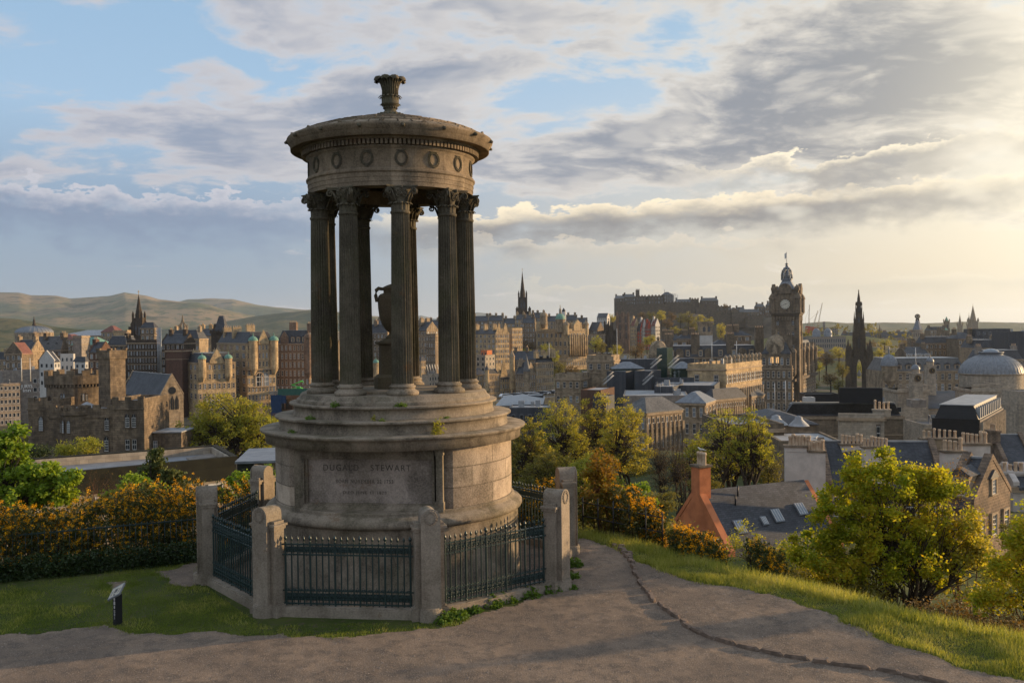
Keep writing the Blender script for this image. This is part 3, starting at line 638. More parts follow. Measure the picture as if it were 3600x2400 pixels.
def column_meshes():
    u = S
    b = MB(); NF = 24; vs = []
    def ring(r, z): 
        for i in range(NF * 4):
            a = 2 * PI * i / (NF * 4); k = i % 4; q = 1.0 if k == 0 else (.925 if k in (1, 3) else .885); vs.append((r * q * math.cos(a), r * q * math.sin(a), z))
    zs = [(.1445, .140), (.160, .1385)] + [(.160 + (2.30 - .160) * t, .1385 - .0215 * t ** 1.5) for t in (.15, .3, .45, .6, .75, .9, 1)] + [(2.315, .119)]
    for z, r in zs: ring(r * u, z * u)
    n = NF * 4; b.add(vs, [(k * n + i, k * n + (i + 1) % n, (k + 1) * n + (i + 1) % n, (k + 1) * n + i) for k in range(len(zs) - 1) for i in range(n)])
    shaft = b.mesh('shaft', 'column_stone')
    b = MB(); b.lathe([(r * u, z * u) for r, z in [(.10, 0), (.198, 0), (.2083, .012), (.2085, .035), (.200, .052), (.182, .058), (.180, .064), (.166, .072), (.157, .085), (.158, .093), (.166, .096), (.170, .103), (.170, .116), (.162, .124), (.150, .127), (.146, .132), (.144, .146), (.10, .146)]], 40); base = b.mesh('column_base', 'ledge_stone')
    b = MB(); b.lathe([(r * u, z * u) for r, z in [(.115, 2.310), (.124, 2.314), (.1285, 2.326), (.1285, 2.336), (.124, 2.345), (.112, 2.348), (.108, 2.36), (.108, 2.47), (.112, 2.50), (.128, 2.55), (.150, 2.60), (.165, 2.625), (.1, 2.63)]], 32)
    for i in range(12): leaf_strip(b, i * PI / 6, .112 * u, 2.352 * u, .105 * u, .062 * u, .045 * u)
    for i in range(12): b.ball((.128 * u * math.cos(i * PI / 6 + .26), .128 * u * math.sin(i * PI / 6 + .26), 2.44 * u), .014 * u, 6, 4)
    for k in range(4):
        a = PI / 4 + k * PI / 2; ea = (math.cos(a), math.sin(a), 0); side = Vector((-math.sin(a), math.cos(a), 0))
        # stalk rising to the corner volute
        for sg in (-.012, .012):
            o = side * sg * u
            b.tube([Vector((.118 * u * ea[0], .118 * u * ea[1], 2.462 * u)) + o, Vector((.145 * u * ea[0], .145 * u * ea[1], 2.53 * u)) + o, Vector((.185 * u * ea[0], .185 * u * ea[1], 2.59 * u)) + o, Vector((.225 * u * ea[0], .225 * u * ea[1], 2.617 * u)) + o], [.014 * u, .015 * u, .015 * u, .013 * u], 5)
            scroll(b, Vector((.232 * u * ea[0], .232 * u * ea[1], 2.578 * u)) + o, ea, (0, 0, 1), .040 * u, 1.5, .012 * u, -1, 5, PI / 2)
        f = k * PI / 2; fn = Vector((math.cos(f), math.sin(f), 0)); ft = Vector((-math.sin(f), math.cos(f), 0))
        for sg in (-1, 1):
            scroll(b, fn * .145 * u + ft * sg * .040 * u + Vector((0, 0, 2.535 * u)), ft * sg, (0, 0, 1), .032 * u, 1.4, .009 * u, -1, 5, PI)
            scroll(b, fn * .150 * u + ft * sg * .045 * u + Vector((0, 0, 2.592 * u)), ft * sg, (0, 0, 1), .026 * u, 1.3, .008 * u, 1, 5, PI)
            b.tube([fn * .115 * u + ft * sg * .075 * u + Vector((0, 0, 2.46 * u)), fn * .135 * u + ft * sg * .095 * u + Vector((0, 0, 2.53 * u)), fn * .150 * u + ft * sg * .12 * u + Vector((0, 0, 2.59 * u))], .010 * u, 5)
        b.ball(fn * .163 * u + Vector((0, 0, 2.635 * u)), .024 * u, 7, 5); b.ball(fn * .150 * u + Vector((0, 0, 2.56 * u)), .017 * u, 6, 4)
    # abacus with hollow sides
    for (sc_, z0, z1) in ((.93, 2.622, 2.640), (1.0, 2.640, 2.658)):
        pts = []
        for k in range(4):
            a = k * PI / 2
            for t in np.linspace(-1, 1, 9)[:-1]:
                r0 = .150 + .052 * t * t; yy = .195 * t; q = (r0 * math.cos(a) - yy * math.sin(a), r0 * math.sin(a) + yy * math.cos(a)); pts.append((q[0] * u * sc_, q[1] * u * sc_))
            
        b.prism(pts, z0 * u, z1 * u)
    cap = b.mesh('capital', 'column_stone'); return shaft, base, cap
cms = column_meshes()
for k in range(9):
    a = -PI / 2 + .1078 + k * 2 * PI / 9
    e = empty('column', (S * math.cos(a), S * math.sin(a), ZC), a); e.parent = mon
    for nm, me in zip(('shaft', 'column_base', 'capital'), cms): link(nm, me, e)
# entablature
b = MB(); b.lathe([(.86 * S, mz(2.86)), (.86 * S, mz(2.661)), (1.12 * S, mz(2.661)), (1.12 * S, mz(2.712)), (1.126 * S, mz(2.714)), (1.126 * S, mz(2.772)), (1.132 * S, mz(2.774)), (1.132 * S, mz(2.826)), (1.138 * S, mz(2.832)), (1.150 * S, mz(2.842)), (1.152 * S, mz(2.862)), (1.142 * S, mz(2.874)), (1.136 * S, mz(2.885)), (1.112 * S, mz(2.892))], 144, sm=False); b.build('architrave', 'top_stone', mon)
b = MB(); b.lathe([(1.112 * S, mz(2.892)), (1.112 * S, mz(3.125)), (1.125 * S, mz(3.135)), (1.15 * S, mz(3.155)), (1.152 * S, mz(3.168)), (1.13 * S, mz(3.17))], 144); b.build('frieze', 'top_stone', mon)
# one wreath mesh shared by sixteen parts
b = MB(); W = .082 * S; n = 26
for i in range(n):
    t = -PI / 2 + .12 + (2 * PI - .24) * i / (n - 1)
    c = Vector((0, W * .86 * math.cos(t), W * 1.05 * math.sin(t))); tt = Vector((0, -math.sin(t), math.cos(t)))
    for sg in (-1, 1):
        o = c + Vector((.012, math.cos(t) * sg * .016, math.sin(t) * sg * .016)); b.tube([o - tt * .012, o + tt * .01 + Vector((.004, sg * .006 * math.cos(t), sg * .006 * math.sin(t))), o + tt * .034], [.006, .013, .003], 5)
b.tube([(0.006, W * .86 * math.cos(t), W * 1.05 * math.sin(t)) for t in np.linspace(0, 2 * PI, 25)], .012, 5)
for sg in (-1, 1): b.tube([(.01, 0, -W * 1.05), (.018, sg * .03, -W * 1.22), (.01, sg * .02, -W * 1.38)], [.01, .012, .005], 5); b.tube([(.01, sg * W * .15, W * 1.12), (.012, sg * W * .55, W * 1.25), (.008, sg * W * .8, W * 1.18)], [.008, .009, .006], 5)
wre = b.mesh('wreath', 'column_stone')
for k in range(16):
    a = -PI / 2 + math.radians(6.7 + 22.5 * k); o = link('wreath', wre, mon); o.location = (1.112 * S * math.cos(a), 1.112 * S * math.sin(a), mz(3.008)); o.rotation_euler = (0, 0, a)
b = MB(); nd = 132
for i in range(nd):
    a = 2 * PI * i / nd; ca, sa = math.cos(a), math.sin(a)
    b.box(1.13 * S, 1.205 * S, -.017 * S, .017 * S, mz(3.172), mz(3.236), 0, lambda q: Vector((q.x * ca - q.y * sa, q.x * sa + q.y * ca, q.z)))
b.lathe([(1.135 * S, mz(3.165)), (1.135 * S, mz(3.245)), (1.215 * S, mz(3.238)), (1.22 * S, mz(3.262))], 144); b.build('dentil_band', 'top_stone', mon)
b = MB(); b.lathe([(1.15 * S, mz(3.262)), (1.33 * S, mz(3.262)), (1.33 * S, mz(3.256)), (1.352 * S, mz(3.256)), (1.355 * S, mz(3.325)), (1.364 * S, mz(3.330)), (1.372 * S, mz(3.345)), (1.398 * S, mz(3.375)), (1.403 * S, mz(3.395)), (1.396 * S, mz(3.410)), (1.37 * S, mz(3.413)), (1.30 * S, mz(3.415))], 160); b.build('cornice', 'top_stone', mon)
b = MB()
for i, c in enumerate([(0, 0), (.03, .02), (-.03, .02)]): b.ball((.0, c[0], c[1]), .04, 7, 5)
b.tube([(-.04, 0, 0), (.03, 0, -.01), (.075, 0, -.03)], [.045, .045, .025], 8); lion = b.mesh('lion_head_spout', 'column_stone')
b = MB(); b.prism([(-.04, 0), (.04, 0), (.045, .05), (.0, .085), (-.045, .05)], -.03, .02, 0, 'x'); ant = b.mesh('antefix', 'top_stone')
for k in range(16):
    a = -PI / 2 + math.radians(6.4 + 22.2 * k * 22.5 / 22.2); o = link('lion_head_spout', lion, mon); o.location = (1.385 * S * math.cos(a), 1.385 * S * math.sin(a), mz(3.372)); o.rotation_euler = (0, 0, a)
    a += math.radians(11.2); o = link('antefix', ant, mon); o.location = (1.36 * S * math.cos(a), 1.36 * S * math.sin(a), mz(3.405)); o.rotation_euler = (0, 0, a)
# roof of overlapping slabs
_mz = mz
def mz(u): return _mz(3.40 + (u - 3.40) * .94)
b = MB(); NR = 9
for k in range(NR):
    t0 = k / NR; t1 = (k + 1) / NR; r0 = 1.36 - 1.20 * t0; r1 = 1.36 - 1.20 * t1 - .02
    z0 = 3.40 + .375 * t0 ** .72; z1 = 3.40 + .375 * t1 ** .72; nseg = max(12, int(46 * (1 - .75 * t0))); rr_ = random.Random(k)
    for i in range(nseg):
        a0 = 2 * PI * (i + .5 * (k % 2)) / nseg + .008; a1 = a0 + 2 * PI / nseg - .016; j = rr_.uniform(-.006, .008)
        v = []
        for (r, z) in ((r0, z0 + .022 + j), (r1, z1 + .012)):
            for a in (a0, a1): v.append((r * S * math.cos(a), r * S * math.sin(a), mz(z)))
        for (r, z) in ((r0, z0 - .012), (r1, z1 - .012)):
            for a in (a0, a1): v.append((r * S * math.cos(a), r * S * math.sin(a), mz(z)))
        b.add(v, [(0, 1, 3, 2), (4, 6, 7, 5), (0, 4, 5, 1), (0, 2, 6, 4), (1, 5, 7, 3), (2, 3, 7, 6)])
b.lathe([(1.37 * S, mz(3.38)), (.9 * S, mz(3.56)), (.5 * S, mz(3.68)), (.15 * S, mz(3.76))], 64)
b.build('roof', 'top_stone', mon)
# leafy finial
b = MB()
b.lathe([(r * S, mz(z)) for r, z in [(.22, 3.74), (.20, 3.79), (.155, 3.83), (.10, 3.85), (.083, 3.87), (.078, 3.90), (.086, 3.912), (.080, 3.925), (.11, 3.94), (.135, 3.965), (.118, 3.975), (.115, 4.06), (.10, 4.07), (.100, 4.18), (.115, 4.25), (.125, 4.30), (.06, 4.30)]], 32)
for i in range(14):
    leaf_strip(b, i * 2 * PI / 14, .112 * S, mz(3.97), .11 * S, .05 * S, .05 * S)
    leaf_strip(b, i * 2 * PI / 14 + .2, .085 * S, mz(3.93), .035 * S, .05 * S, .06 * S)
for i in range(16): b.ball((.175 * S * math.cos(i * PI / 8), .175 * S * math.sin(i * PI / 8), mz(3.80)), .028 * S, 6, 4); b.ball((.087 * S * math.cos(i * PI / 8), .087 * S * math.sin(i * PI / 8), mz(3.912)), .016 * S, 6, 4)
for i in range(24):
    a = i * PI / 12; b.tube([(r * S * math.cos(a), r * S * math.sin(a), mz(z)) for r, z in [(.104, 4.07), (.104, 4.18), (.125, 4.26), (.16, 4.32)]], [.010 * S] * 4, 5)
for i in range(8):
    a = i * PI / 4 + .39; n = 12; vs = []; C_ = (-1, -.75, -.5, -.25, 0, .25, .5, .75, 1)
    for j in range(n + 1):
        t = j / n; w = t * 2.75; r = .108 + .062 * (1 - math.cos(w)); z = 4.20 + (.165 * math.sin(w) if w < PI / 2 else .165 - .10 * (1 - math.sin(w)))
        ww = (.085 + .07 * math.sin(min(w, PI * .62))) * (1 if t < .9 else .6)
        for qi, q in enumerate(C_): aa = a + math.atan2(ww * q * .5, r); rr2 = r + (.010 if qi % 2 == 0 else -.006) - .030 * q * q * math.sin(min(w, PI / 2)); vs.append((rr2 * S * math.cos(aa), rr2 * S * math.sin(aa), mz(z - .02 * q * q)))
    b.add(vs, [(jj * 9 + q, jj * 9 + q + 1, jj * 9 + q + 10, jj * 9 + q + 9) for jj in range(n) for q in range(8)], 0, True)
b.build('finial', 'column_stone', mon)
mz = _mz
# urn on its pedestal stands free inside the columns
urn = empty('stone_urn', (0, 0, mz(.03)), .25, 'stone urn with two handles on a pedestal in the middle of the columns', 'urn')
b = MB(); u = S
def octo(r, z0, z1, r2=None):
    r2 = r2 or r; b.lathe([(.01, z0), (r, z0), (r2, z1), (.01, z1)], 8, sm=False, a0=PI / 8, a1=2 * PI + PI / 8)
octo(.275 * u, 0, .16 * u); octo(.268 * u, .16 * u, .20 * u, .22 * u); octo(.212 * u, .20 * u, .60 * u, .205 * u); octo(.215 * u, .60 * u, .615 * u, .255 * u); octo(.258 * u, .615 * u, .645 * u); octo(.20 * u, .645 * u, .69 * u, .12 * u)
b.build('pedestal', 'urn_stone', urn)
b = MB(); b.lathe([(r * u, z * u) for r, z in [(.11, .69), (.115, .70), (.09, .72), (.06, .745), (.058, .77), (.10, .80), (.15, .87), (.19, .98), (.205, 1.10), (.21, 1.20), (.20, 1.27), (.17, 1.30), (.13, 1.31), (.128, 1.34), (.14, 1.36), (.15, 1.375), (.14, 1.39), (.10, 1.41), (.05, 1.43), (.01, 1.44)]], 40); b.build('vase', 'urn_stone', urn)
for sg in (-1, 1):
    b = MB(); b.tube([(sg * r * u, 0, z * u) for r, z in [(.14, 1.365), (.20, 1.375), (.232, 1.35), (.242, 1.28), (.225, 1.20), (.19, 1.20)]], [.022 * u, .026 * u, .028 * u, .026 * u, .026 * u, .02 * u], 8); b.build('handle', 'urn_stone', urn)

# ------------------------------------------------------------------ posts and railings
def post_meshes():
    u = S; H = 1.26; parts = []
    # local: +x faces outwards, z up from the ground
    b = MB()
    def slab(x0, x1, hw, z0, z1):           # round headed slab
        pts = [(-hw, z0), (hw, z0)] + [(hw * math.cos(t), (z1 - hw) + hw * math.sin(t)) for t in np.linspace(0, PI, 15)]
        b.prism([(p[0] * u, p[1] * u) for p in pts], x0 * u, x1 * u, 0, 'x')
    slab(-.135, .115, .098, .13, H); slab(.115, .128, .112, .13, H + .004)
    b.build_ = None
    parts.append(('slab', b.mesh('slab', 'post_stone')))
    b = MB()
    for sg in (-1, 1):
        y0, y1 = sorted((sg * .098 * u, sg * .165 * u)); b.box(-.10 * u, .06 * u, y0, y1, .13 * u, 1.0 * u)
        y0, y1 = sorted((sg * .096 * u, sg * .195 * u)); b.box(-.13 * u, .09 * u, y0, y1, 1.035 * u, 1.062 * u); 
        y0, y1 = sorted((sg * .097 * u, sg * .18 * u)); b.box(-.115 * u, .075 * u, y0, y1, 1.0 * u, 1.035 * u)
        y0, y1 = sorted((sg * .097 * u, sg * .165 * u)); b.box(-.10 * u, .055 * u, y0, y1, 1.062 * u, 1.095 * u)
    parts.append(('side_pilaster', b.mesh('side_pilaster', 'post_stone')))
    b = MB(); 
    def bp(e, z0, z1):
        pts = [(-.16 - e, -.20 - e), (.07 + e, -.20 - e), (.07 + e, -.125 - e)] + [(.07 + (.105 + e) * math.cos(t), (.125 + e) * math.sin(t)) for t in np.linspace(-PI / 2, PI / 2, 11)] + [(.07 + e, .125 + e), (.07 + e, .20 + e), (-.16 - e, .20 + e)]
        pts = [(x * u, y * u) for x, y in pts]; b.prism(pts, z0 * u, z1 * u)
    bp(.012, -.06, .118); bp(.004, .118, .132); bp(-.012, .132, .145)
    parts.append(('plinth', b.mesh('plinth', 'post_stone')))
    o = MB(); R = .062 * u; n = 16
    for i in range(n):
        t = 2 * PI * i / n; c = Vector((0, R * math.cos(t), R * 1.1 * math.sin(t))); tt = Vector((0, -math.sin(t), math.cos(t)))
        for sg in (-1, 1): q = c * (1 + sg * .16) + Vector((.006, 0, 0)); o.tube([q - tt * .014, q + tt * .008, q + tt * .03], [.005, .011, .003], 5)
    o.tube([(.002, R * math.cos(t), R * 1.1 * math.sin(t)) for t in np.linspace(0, 2 * PI, 21)], .010, 5)
    parts.append(('wreath', o.mesh('wreath', 'post_stone'))); return parts
pms = post_meshes(); RP = 2.4913; PHP = -.6375
pwhere = {0: 'stone railing post at the front left corner, its wreath facing the lawn', 1: 'nearest stone railing post, at the front middle of the railings', 2: 'stone railing post at the right corner beside the bend of the path',
          3: 'farthest right stone railing post, just behind the corner post on the path', -1: 'leftmost stone railing post, beside the yellow gorse hedge', -2: 'stone railing post behind the left railings, half hidden by the drum',
          4: 'stone railing post hidden behind the drum, right rear', 5: 'stone railing post hidden behind the drum, left rear'}
pv = {}
for k in range(-2, 6):
    a = -PI / 2 + PHP + k * PI / 4; pv[k] = Vector((RP * S * math.cos(a), RP * S * math.sin(a), 0))
    e = empty('railing_post', pv[k], a, pwhere[k], 'post', 'stone posts of the monument railing')
    for nm, me in pms:
        o = link(nm, me, e)
        if nm == 'wreath': o.location = (.130 * S, 0, 1.165 * S)
L = 2 * RP * S * math.sin(PI / 8) - .40 * S; u = S
def bar(b, h0, h1, r): b.tube([(0, 0, h0), (0, 0, h1)], r, 6, sm=False)
b = MB(); bar(b, .135 * u, .84 * u, .016); b.ball((0, 0, .125 * u), .018, 6, 4)
b.lathe([(.010, .70 * u), (.016, .706 * u), (.010, .712 * u)], 6)
b.lathe([(.009, .822 * u), (.017, .828 * u), (.010, .834 * u), (.013, .842 * u), (.010, .850 * u)], 6)
b.add([(0, -.024, .868 * u), (0, 0, .853 * u), (0, .024, .868 * u), (.012, 0, .866 * u), (-.012, 0, .866 * u), (0, 0, .876 * u)], [(0, 1, 3), (1, 2, 3), (2, 5, 3), (5, 0, 3), (1, 0, 4), (2, 1, 4), (5, 2, 4), (0, 5, 4)])
b.lathe([(.011, .856 * u), (.024, .875 * u), (.025, .885 * u), (.015, .902 * u), (.001, .920 * u)], 6)
pick = b.mesh('picket', 'iron_green')
b2 = MB(); b2.v = [(v[0] * 1.45, v[1] * 1.35, v[2] * (1.012 if v[2] > .8 * u else 1)) for v in b.v]; b2.f = b.f; b2.mi = b.mi; b2.sm = b.sm; b2.ball((0, 0, .118 * u), .028, 6, 4); pick2 = b2.mesh('picket', 'iron_green')
def band(z0, z1, n, crest=0):
    b = MB(); g = L / n; hz_ = z1 - z0
    for i in range(n):
        x = -L / 2 + g * (i + .5)
        for sg in (-1, 1):
            scroll(b, (x + sg * g * .22, 0, z0 + hz_ * .62), (sg, 0, 0), (0, 0, 1), g * .20, 1.1, .013, -1, 4, 0)
            scroll(b, (x + sg * g * .20, 0, z0 + hz_ * .28), (sg, 0, 0), (0, 0, 1), g * .17, 1.0, .013, 1, 4, 0)
        b.tube([(x, 0, z0), (x, 0, z1)], .007, 4)
        if crest:
            for sg in (-1, 1): scroll(b, (x + sg * g * .16, 0, z1 + crest * .5), (sg, 0, 0), (0, 0, 1), g * .15, 1.0, .012, -1, 4, 0)
            b.ball((x, 0, z1 + crest), .012, 5, 4)
        if not crest: b.tube([(x, 0, z0), (x, 0, z0 - .05)], [.010, .003], 4)
    b.box(-L / 2, L / 2, .006, .012, z0 + hz_ * .2, z1 - hz_ * .2); return b.mesh('scroll_band', 'iron_green')
up_band = band(.705 * u, .815 * u, 20); lo_band = band(.145 * u, .285 * u, 20, .04 * u)
rails = []
for z, r in ((.138, .014), (.288, .013), (.702, .014), (.820, .015)):
    b = MB(); b.box(-L / 2 - .03, L / 2 + .03, -r * 1.2, r * 1.2, z * u - r, z * u + r)
    for i in range(21): b.ball((-L / 2 + L * (i) / 20, -r * 1.3, z * u), .013, 5, 4)
    rails.append(b.mesh('rail', 'iron_green'))
bp_ = MB(); bp_.box(-L / 2 - .02, L / 2 + .02, -.085 * u, .085 * u, -.06 * u, .094 * u); bp_.box(-L / 2 - .02, L / 2 + .02, -.074 * u, .074 * u, .094 * u, .112 * u); kerbm = bp_.mesh('stone_kerb', 'post_stone')
fl = {(0, 1): 'front green iron railing, below the inscription panel', (1, 2): 'green iron railing at the right front, with spikes catching the sun', (-1, 0): 'dark green iron railing on the left, facing the lawn and the small sign', (2, 3): 'green iron railing at the right side, seen almost edge on',
      (3, 4): 'green iron railing right behind the drum, in front of the orange gorse', (-2, -1): 'green iron railing at the far left, behind the leftmost post', (4, 5): 'green iron railing hidden behind the drum', (5, 6): 'green iron railing at the left rear, behind the drum'}
for k in range(-2, 6):
    A = pv[k]; B_ = pv[k + 1 if k < 5 else -2]; mid = (A + B_) / 2; dr = (B_ - A).normalized(); rz = math.atan2(dr.y, dr.x)
    e = empty('iron_railing', mid, rz, fl[(k, k + 1)], 'railing', 'iron railings around the monument')
    link('stone_kerb', kerbm, e); link('scroll_band', up_band, e); link('scroll_band', lo_band, e)
    for r in rails: link('rail', r, e)
    for i in range(21):
        o = link('picket', pick2 if i % 4 == 0 else pick, e); o.location = (-L / 2 + .03 + (L - .06) * i / 20, 0, 0)
struct('paving', (lambda b: (b.lathe([(.5, .012), (2.40 * S, .012)], 8, sm=False, a0=PHP - PI / 2, a1=PHP + 1.5 * PI), b.mesh('paving', 'path_dirt'))[1])(MB()))
# ------------------------------------------------------------------ building generator
WIN = {}
def win_meshes():
    def mk(nm, cols, rows, arch=False, trim='trim_stone', bay=False):
        # unit window: x -.5..+.5, z 0..1, facing -y; surround stands proud, glass set back in it
        b = MB(); s = .16; 
        b.box(-.5 - s, -.5, -.16, .02, -.04, 1.0, 0); b.box(.5, .5 + s, -.16, .02, -.04, 1.0, 0)
        if arch:
            n = 8; pin = [(.5 * math.cos(t), 1.0 + .38 * math.sin(t)) for t in np.linspace(0, PI, n + 1)]; po = [((.5 + s) * math.cos(t), 1.0 + .50 * math.sin(t)) for t in np.linspace(0, PI, n + 1)]
            for i in range(n):
                q = [pin[i], po[i], po[i + 1], pin[i + 1]]; b.prism(q, -.16, .02, 0, 'y')
            b.prism([(-.5, 1.0)] + [], 0, 0) if False else None
            b.prism(pin[::-1], -.05, .0, 2, 'y')
            b.box(-.02, .02, -.07, -.05, 1.0, 1.36, 1)
        else: b.box(-.5 - s, .5 + s, -.18, .02, 1.0, 1.12, 0)
        b.box(-.5 - s * 1.3, .5 + s * 1.3, -.24, .02, -.12, -.04, 0)
        b.box(-.5, .5, -.05, -.0, -.04, 1.0, 2)
        f = .07
        for x0, x1, z0, z1 in ((-.5, -.5 + f, -.04, 1), (.5 - f, .5, -.04, 1), (-.5 + f, .5 - f, -.04, .01), (-.5 + f, .5 - f, .95, 1), (-.5 + f, .5 - f, .47, .52)): b.box(x0, x1, -.09, -.05, z0, z1, 1)
        for c in range(1, cols): x = -.5 + c / cols; b.box(x - .02, x + .02, -.075, -.05, .01, .95, 1)
        for r in range(1, rows):
            if r * 2 == rows: continue
            z = r / rows; b.box(-.5 + f, .5 - f, -.075, -.05, z - .015, z + .015, 1)
        WIN[nm] = b.mesh('window', [trim, 'white_paint', 'glass']); WIN[nm + '_'] = b.mesh('window', [trim, 'white_paint', 'glass_sky'])
    mk('sash', 2, 2); mk('sash6', 3, 4); mk('arch', 2, 2, True); mk('dark', 1, 1, False, 'trim_dark'); mk('sashd', 2, 2, False, 'trim_dark'); mk('archd', 3, 4, True, 'trim_dark')
    b = MB(); b.box(-.5, .5, -.03, .0, 0, 1, 1); b.box(-.44, .44, -.06, -.03, .04, .96, 0); WIN['plain'] = b.mesh('window', ['glass', 'steel_grey'])
    b = MB(); b.box(-.5, .5, -.03, .0, 0, 1, 1); b.box(-.40, .40, -.06, -.03, .08, .92, 0); WIN['white'] = b.mesh('window', ['glass', 'white_paint'])
    b = MB(); b.box(-.5, .5, -.03, .0, 0, 1, 1); b.box(-.44, -.03, -.06, -.03, .04, .96, 0); b.box(.03, .44, -.06, -.03, .04, .96, 0); WIN['lit'] = b.mesh('window', ['lit_window', 'trim_stone'])  # panes carry the painted warm reflection
    b = MB(); b.box(-.5, .5, -.03, .0, 0, 1, 1); b.box(-.44, .44, -.06, -.03, .04, .96, 0); WIN['gold'] = b.mesh('window', ['glass', 'trim_stone'])
    b = MB(); b.prism([(-.5, 0), (.5, 0), (.5, .75), (0, 1.15), (-.5, .75)], -.06, 0, 0, 'y'); b.box(-.04, .04, -.10, -.06, 0, 1, 1); WIN['lancet'] = b.mesh('window', ['glass', 'trim_dark'])
win_meshes()
def put_win(parent, kind, face, x, y, z, w, h):
    kk = kind + '_' if kind + '_' in WIN and (int(abs(x * 7.3) + abs(z * 3.7) + abs(y * 5.1)) % 3 == 0) else kind
    o = link('window', WIN[kk], parent); o.location = (x, y, z); o.scale = (w, min(w, .9), h)
    o.rotation_euler = (0, 0, {'L': 0, 'R': PI / 2, 'W': -PI / 2}[face] if isinstance(face, str) else face); return o
def solve_len(B, d, px):
    """length along horizontal direction d from B so that the end falls on picture column px"""
    v = B - CAM; k = (px - 1800) / FPX
    den = d.dot(CR) - k * d.dot(CF)
    return (k * v.dot(CF) - v.dot(CR)) / den
POT = {}
def pot_mesh(h=.8, r=.16):
    key = (round(h, 2), round(r, 2))
    if key not in POT:
        b = MB(); b.lathe([(r * 1.1, 0), (r, .05 * h), (r * .95, .75 * h), (r * 1.15, .8 * h), (r * 1.15, .92 * h), (r * .8, h), (r * .6, h * .9)], 10); POT[key] = b.mesh('chimney_pot', 'chimney_pot')
    return POT[key]
def chimney(parent, x, y, z0, w, d, h, n=4, matn='stone_brown', near=False, potmat=None, ph=None):
    b = MB(); b.box(x - w / 2, x + w / 2, y - d / 2, y + d / 2, z0, z0 + h); b.box(x - w / 2 - .12, x + w / 2 + .12, y - d / 2 - .12, y + d / 2 + .12, z0 + h, z0 + h + .22)
    along = w >= d; L_ = max(w, d); ph = ph or .85; pr = min(.17, L_ / max(n, 1) * .33)
    if not near:
        for i in range(n):
            t = (-L_ / 2 + L_ * (i + .5) / n); px_, py_ = (x + t, y) if along else (x, y + t); b.lathe([(pr, z0 + h + .22), (pr * .85, z0 + h + .22 + ph * .8), (pr * 1.1, z0 + h + .22 + ph * .85), (pr * .9, z0 + h + .22 + ph)], 6, (px_, py_, 0), 1)
    o = b.build('chimney', [matn, 'chimney_pot'], parent)
    if near:
        for i in range(n):
            t = (-L_ / 2 + L_ * (i + .5) / n); px_, py_ = (x + t, y) if along else (x, y + t); k = ph * random.Random(i * 7 + int(abs(x * 31))).choice([.8, .9, 1, 1.05, 1.25]); q = link('chimney_pot', pot_mesh(k, pr), o); q.location = (px_, py_, z0 + h + .22)
    return o
def turret(parent, x, y, r, z0, z1, cap='dome', capm='copper_green', wm='stone_gold', ch=None, seg=14, name='turret', fin=True):
    b = MB(); b.lathe([(r * .35, z0 - r * 1.2), (r * .95, z0), (r, z0 + .1), (r, z1 - .35), (r * 1.12, z1 - .25), (r * 1.12, z1), (.02, z1)], seg, (x, y, 0), sm=False); t = b.build(name, wm, parent)
    ch = ch or r * (1.1 if cap == 'dome' else 2.6); b = MB()
    if cap == 'dome': b.lathe([(r * 1.15 * math.cos(w), z1 + ch * math.sin(w)) for w in np.linspace(0, PI / 2 - .12, 7)] + [(r * .12, z1 + ch * 1.05), (r * .10, z1 + ch * 1.25), (r * .16, z1 + ch * 1.35), (.01, z1 + ch * 1.75)], seg, (x, y, 0))
    else: b.lathe([(r * 1.18, z1), (r * .04, z1 + ch), (.01, z1 + ch * 1.15)], seg, (x, y, 0), sm=False)
    b.build('turret_roof', capm, t); return t
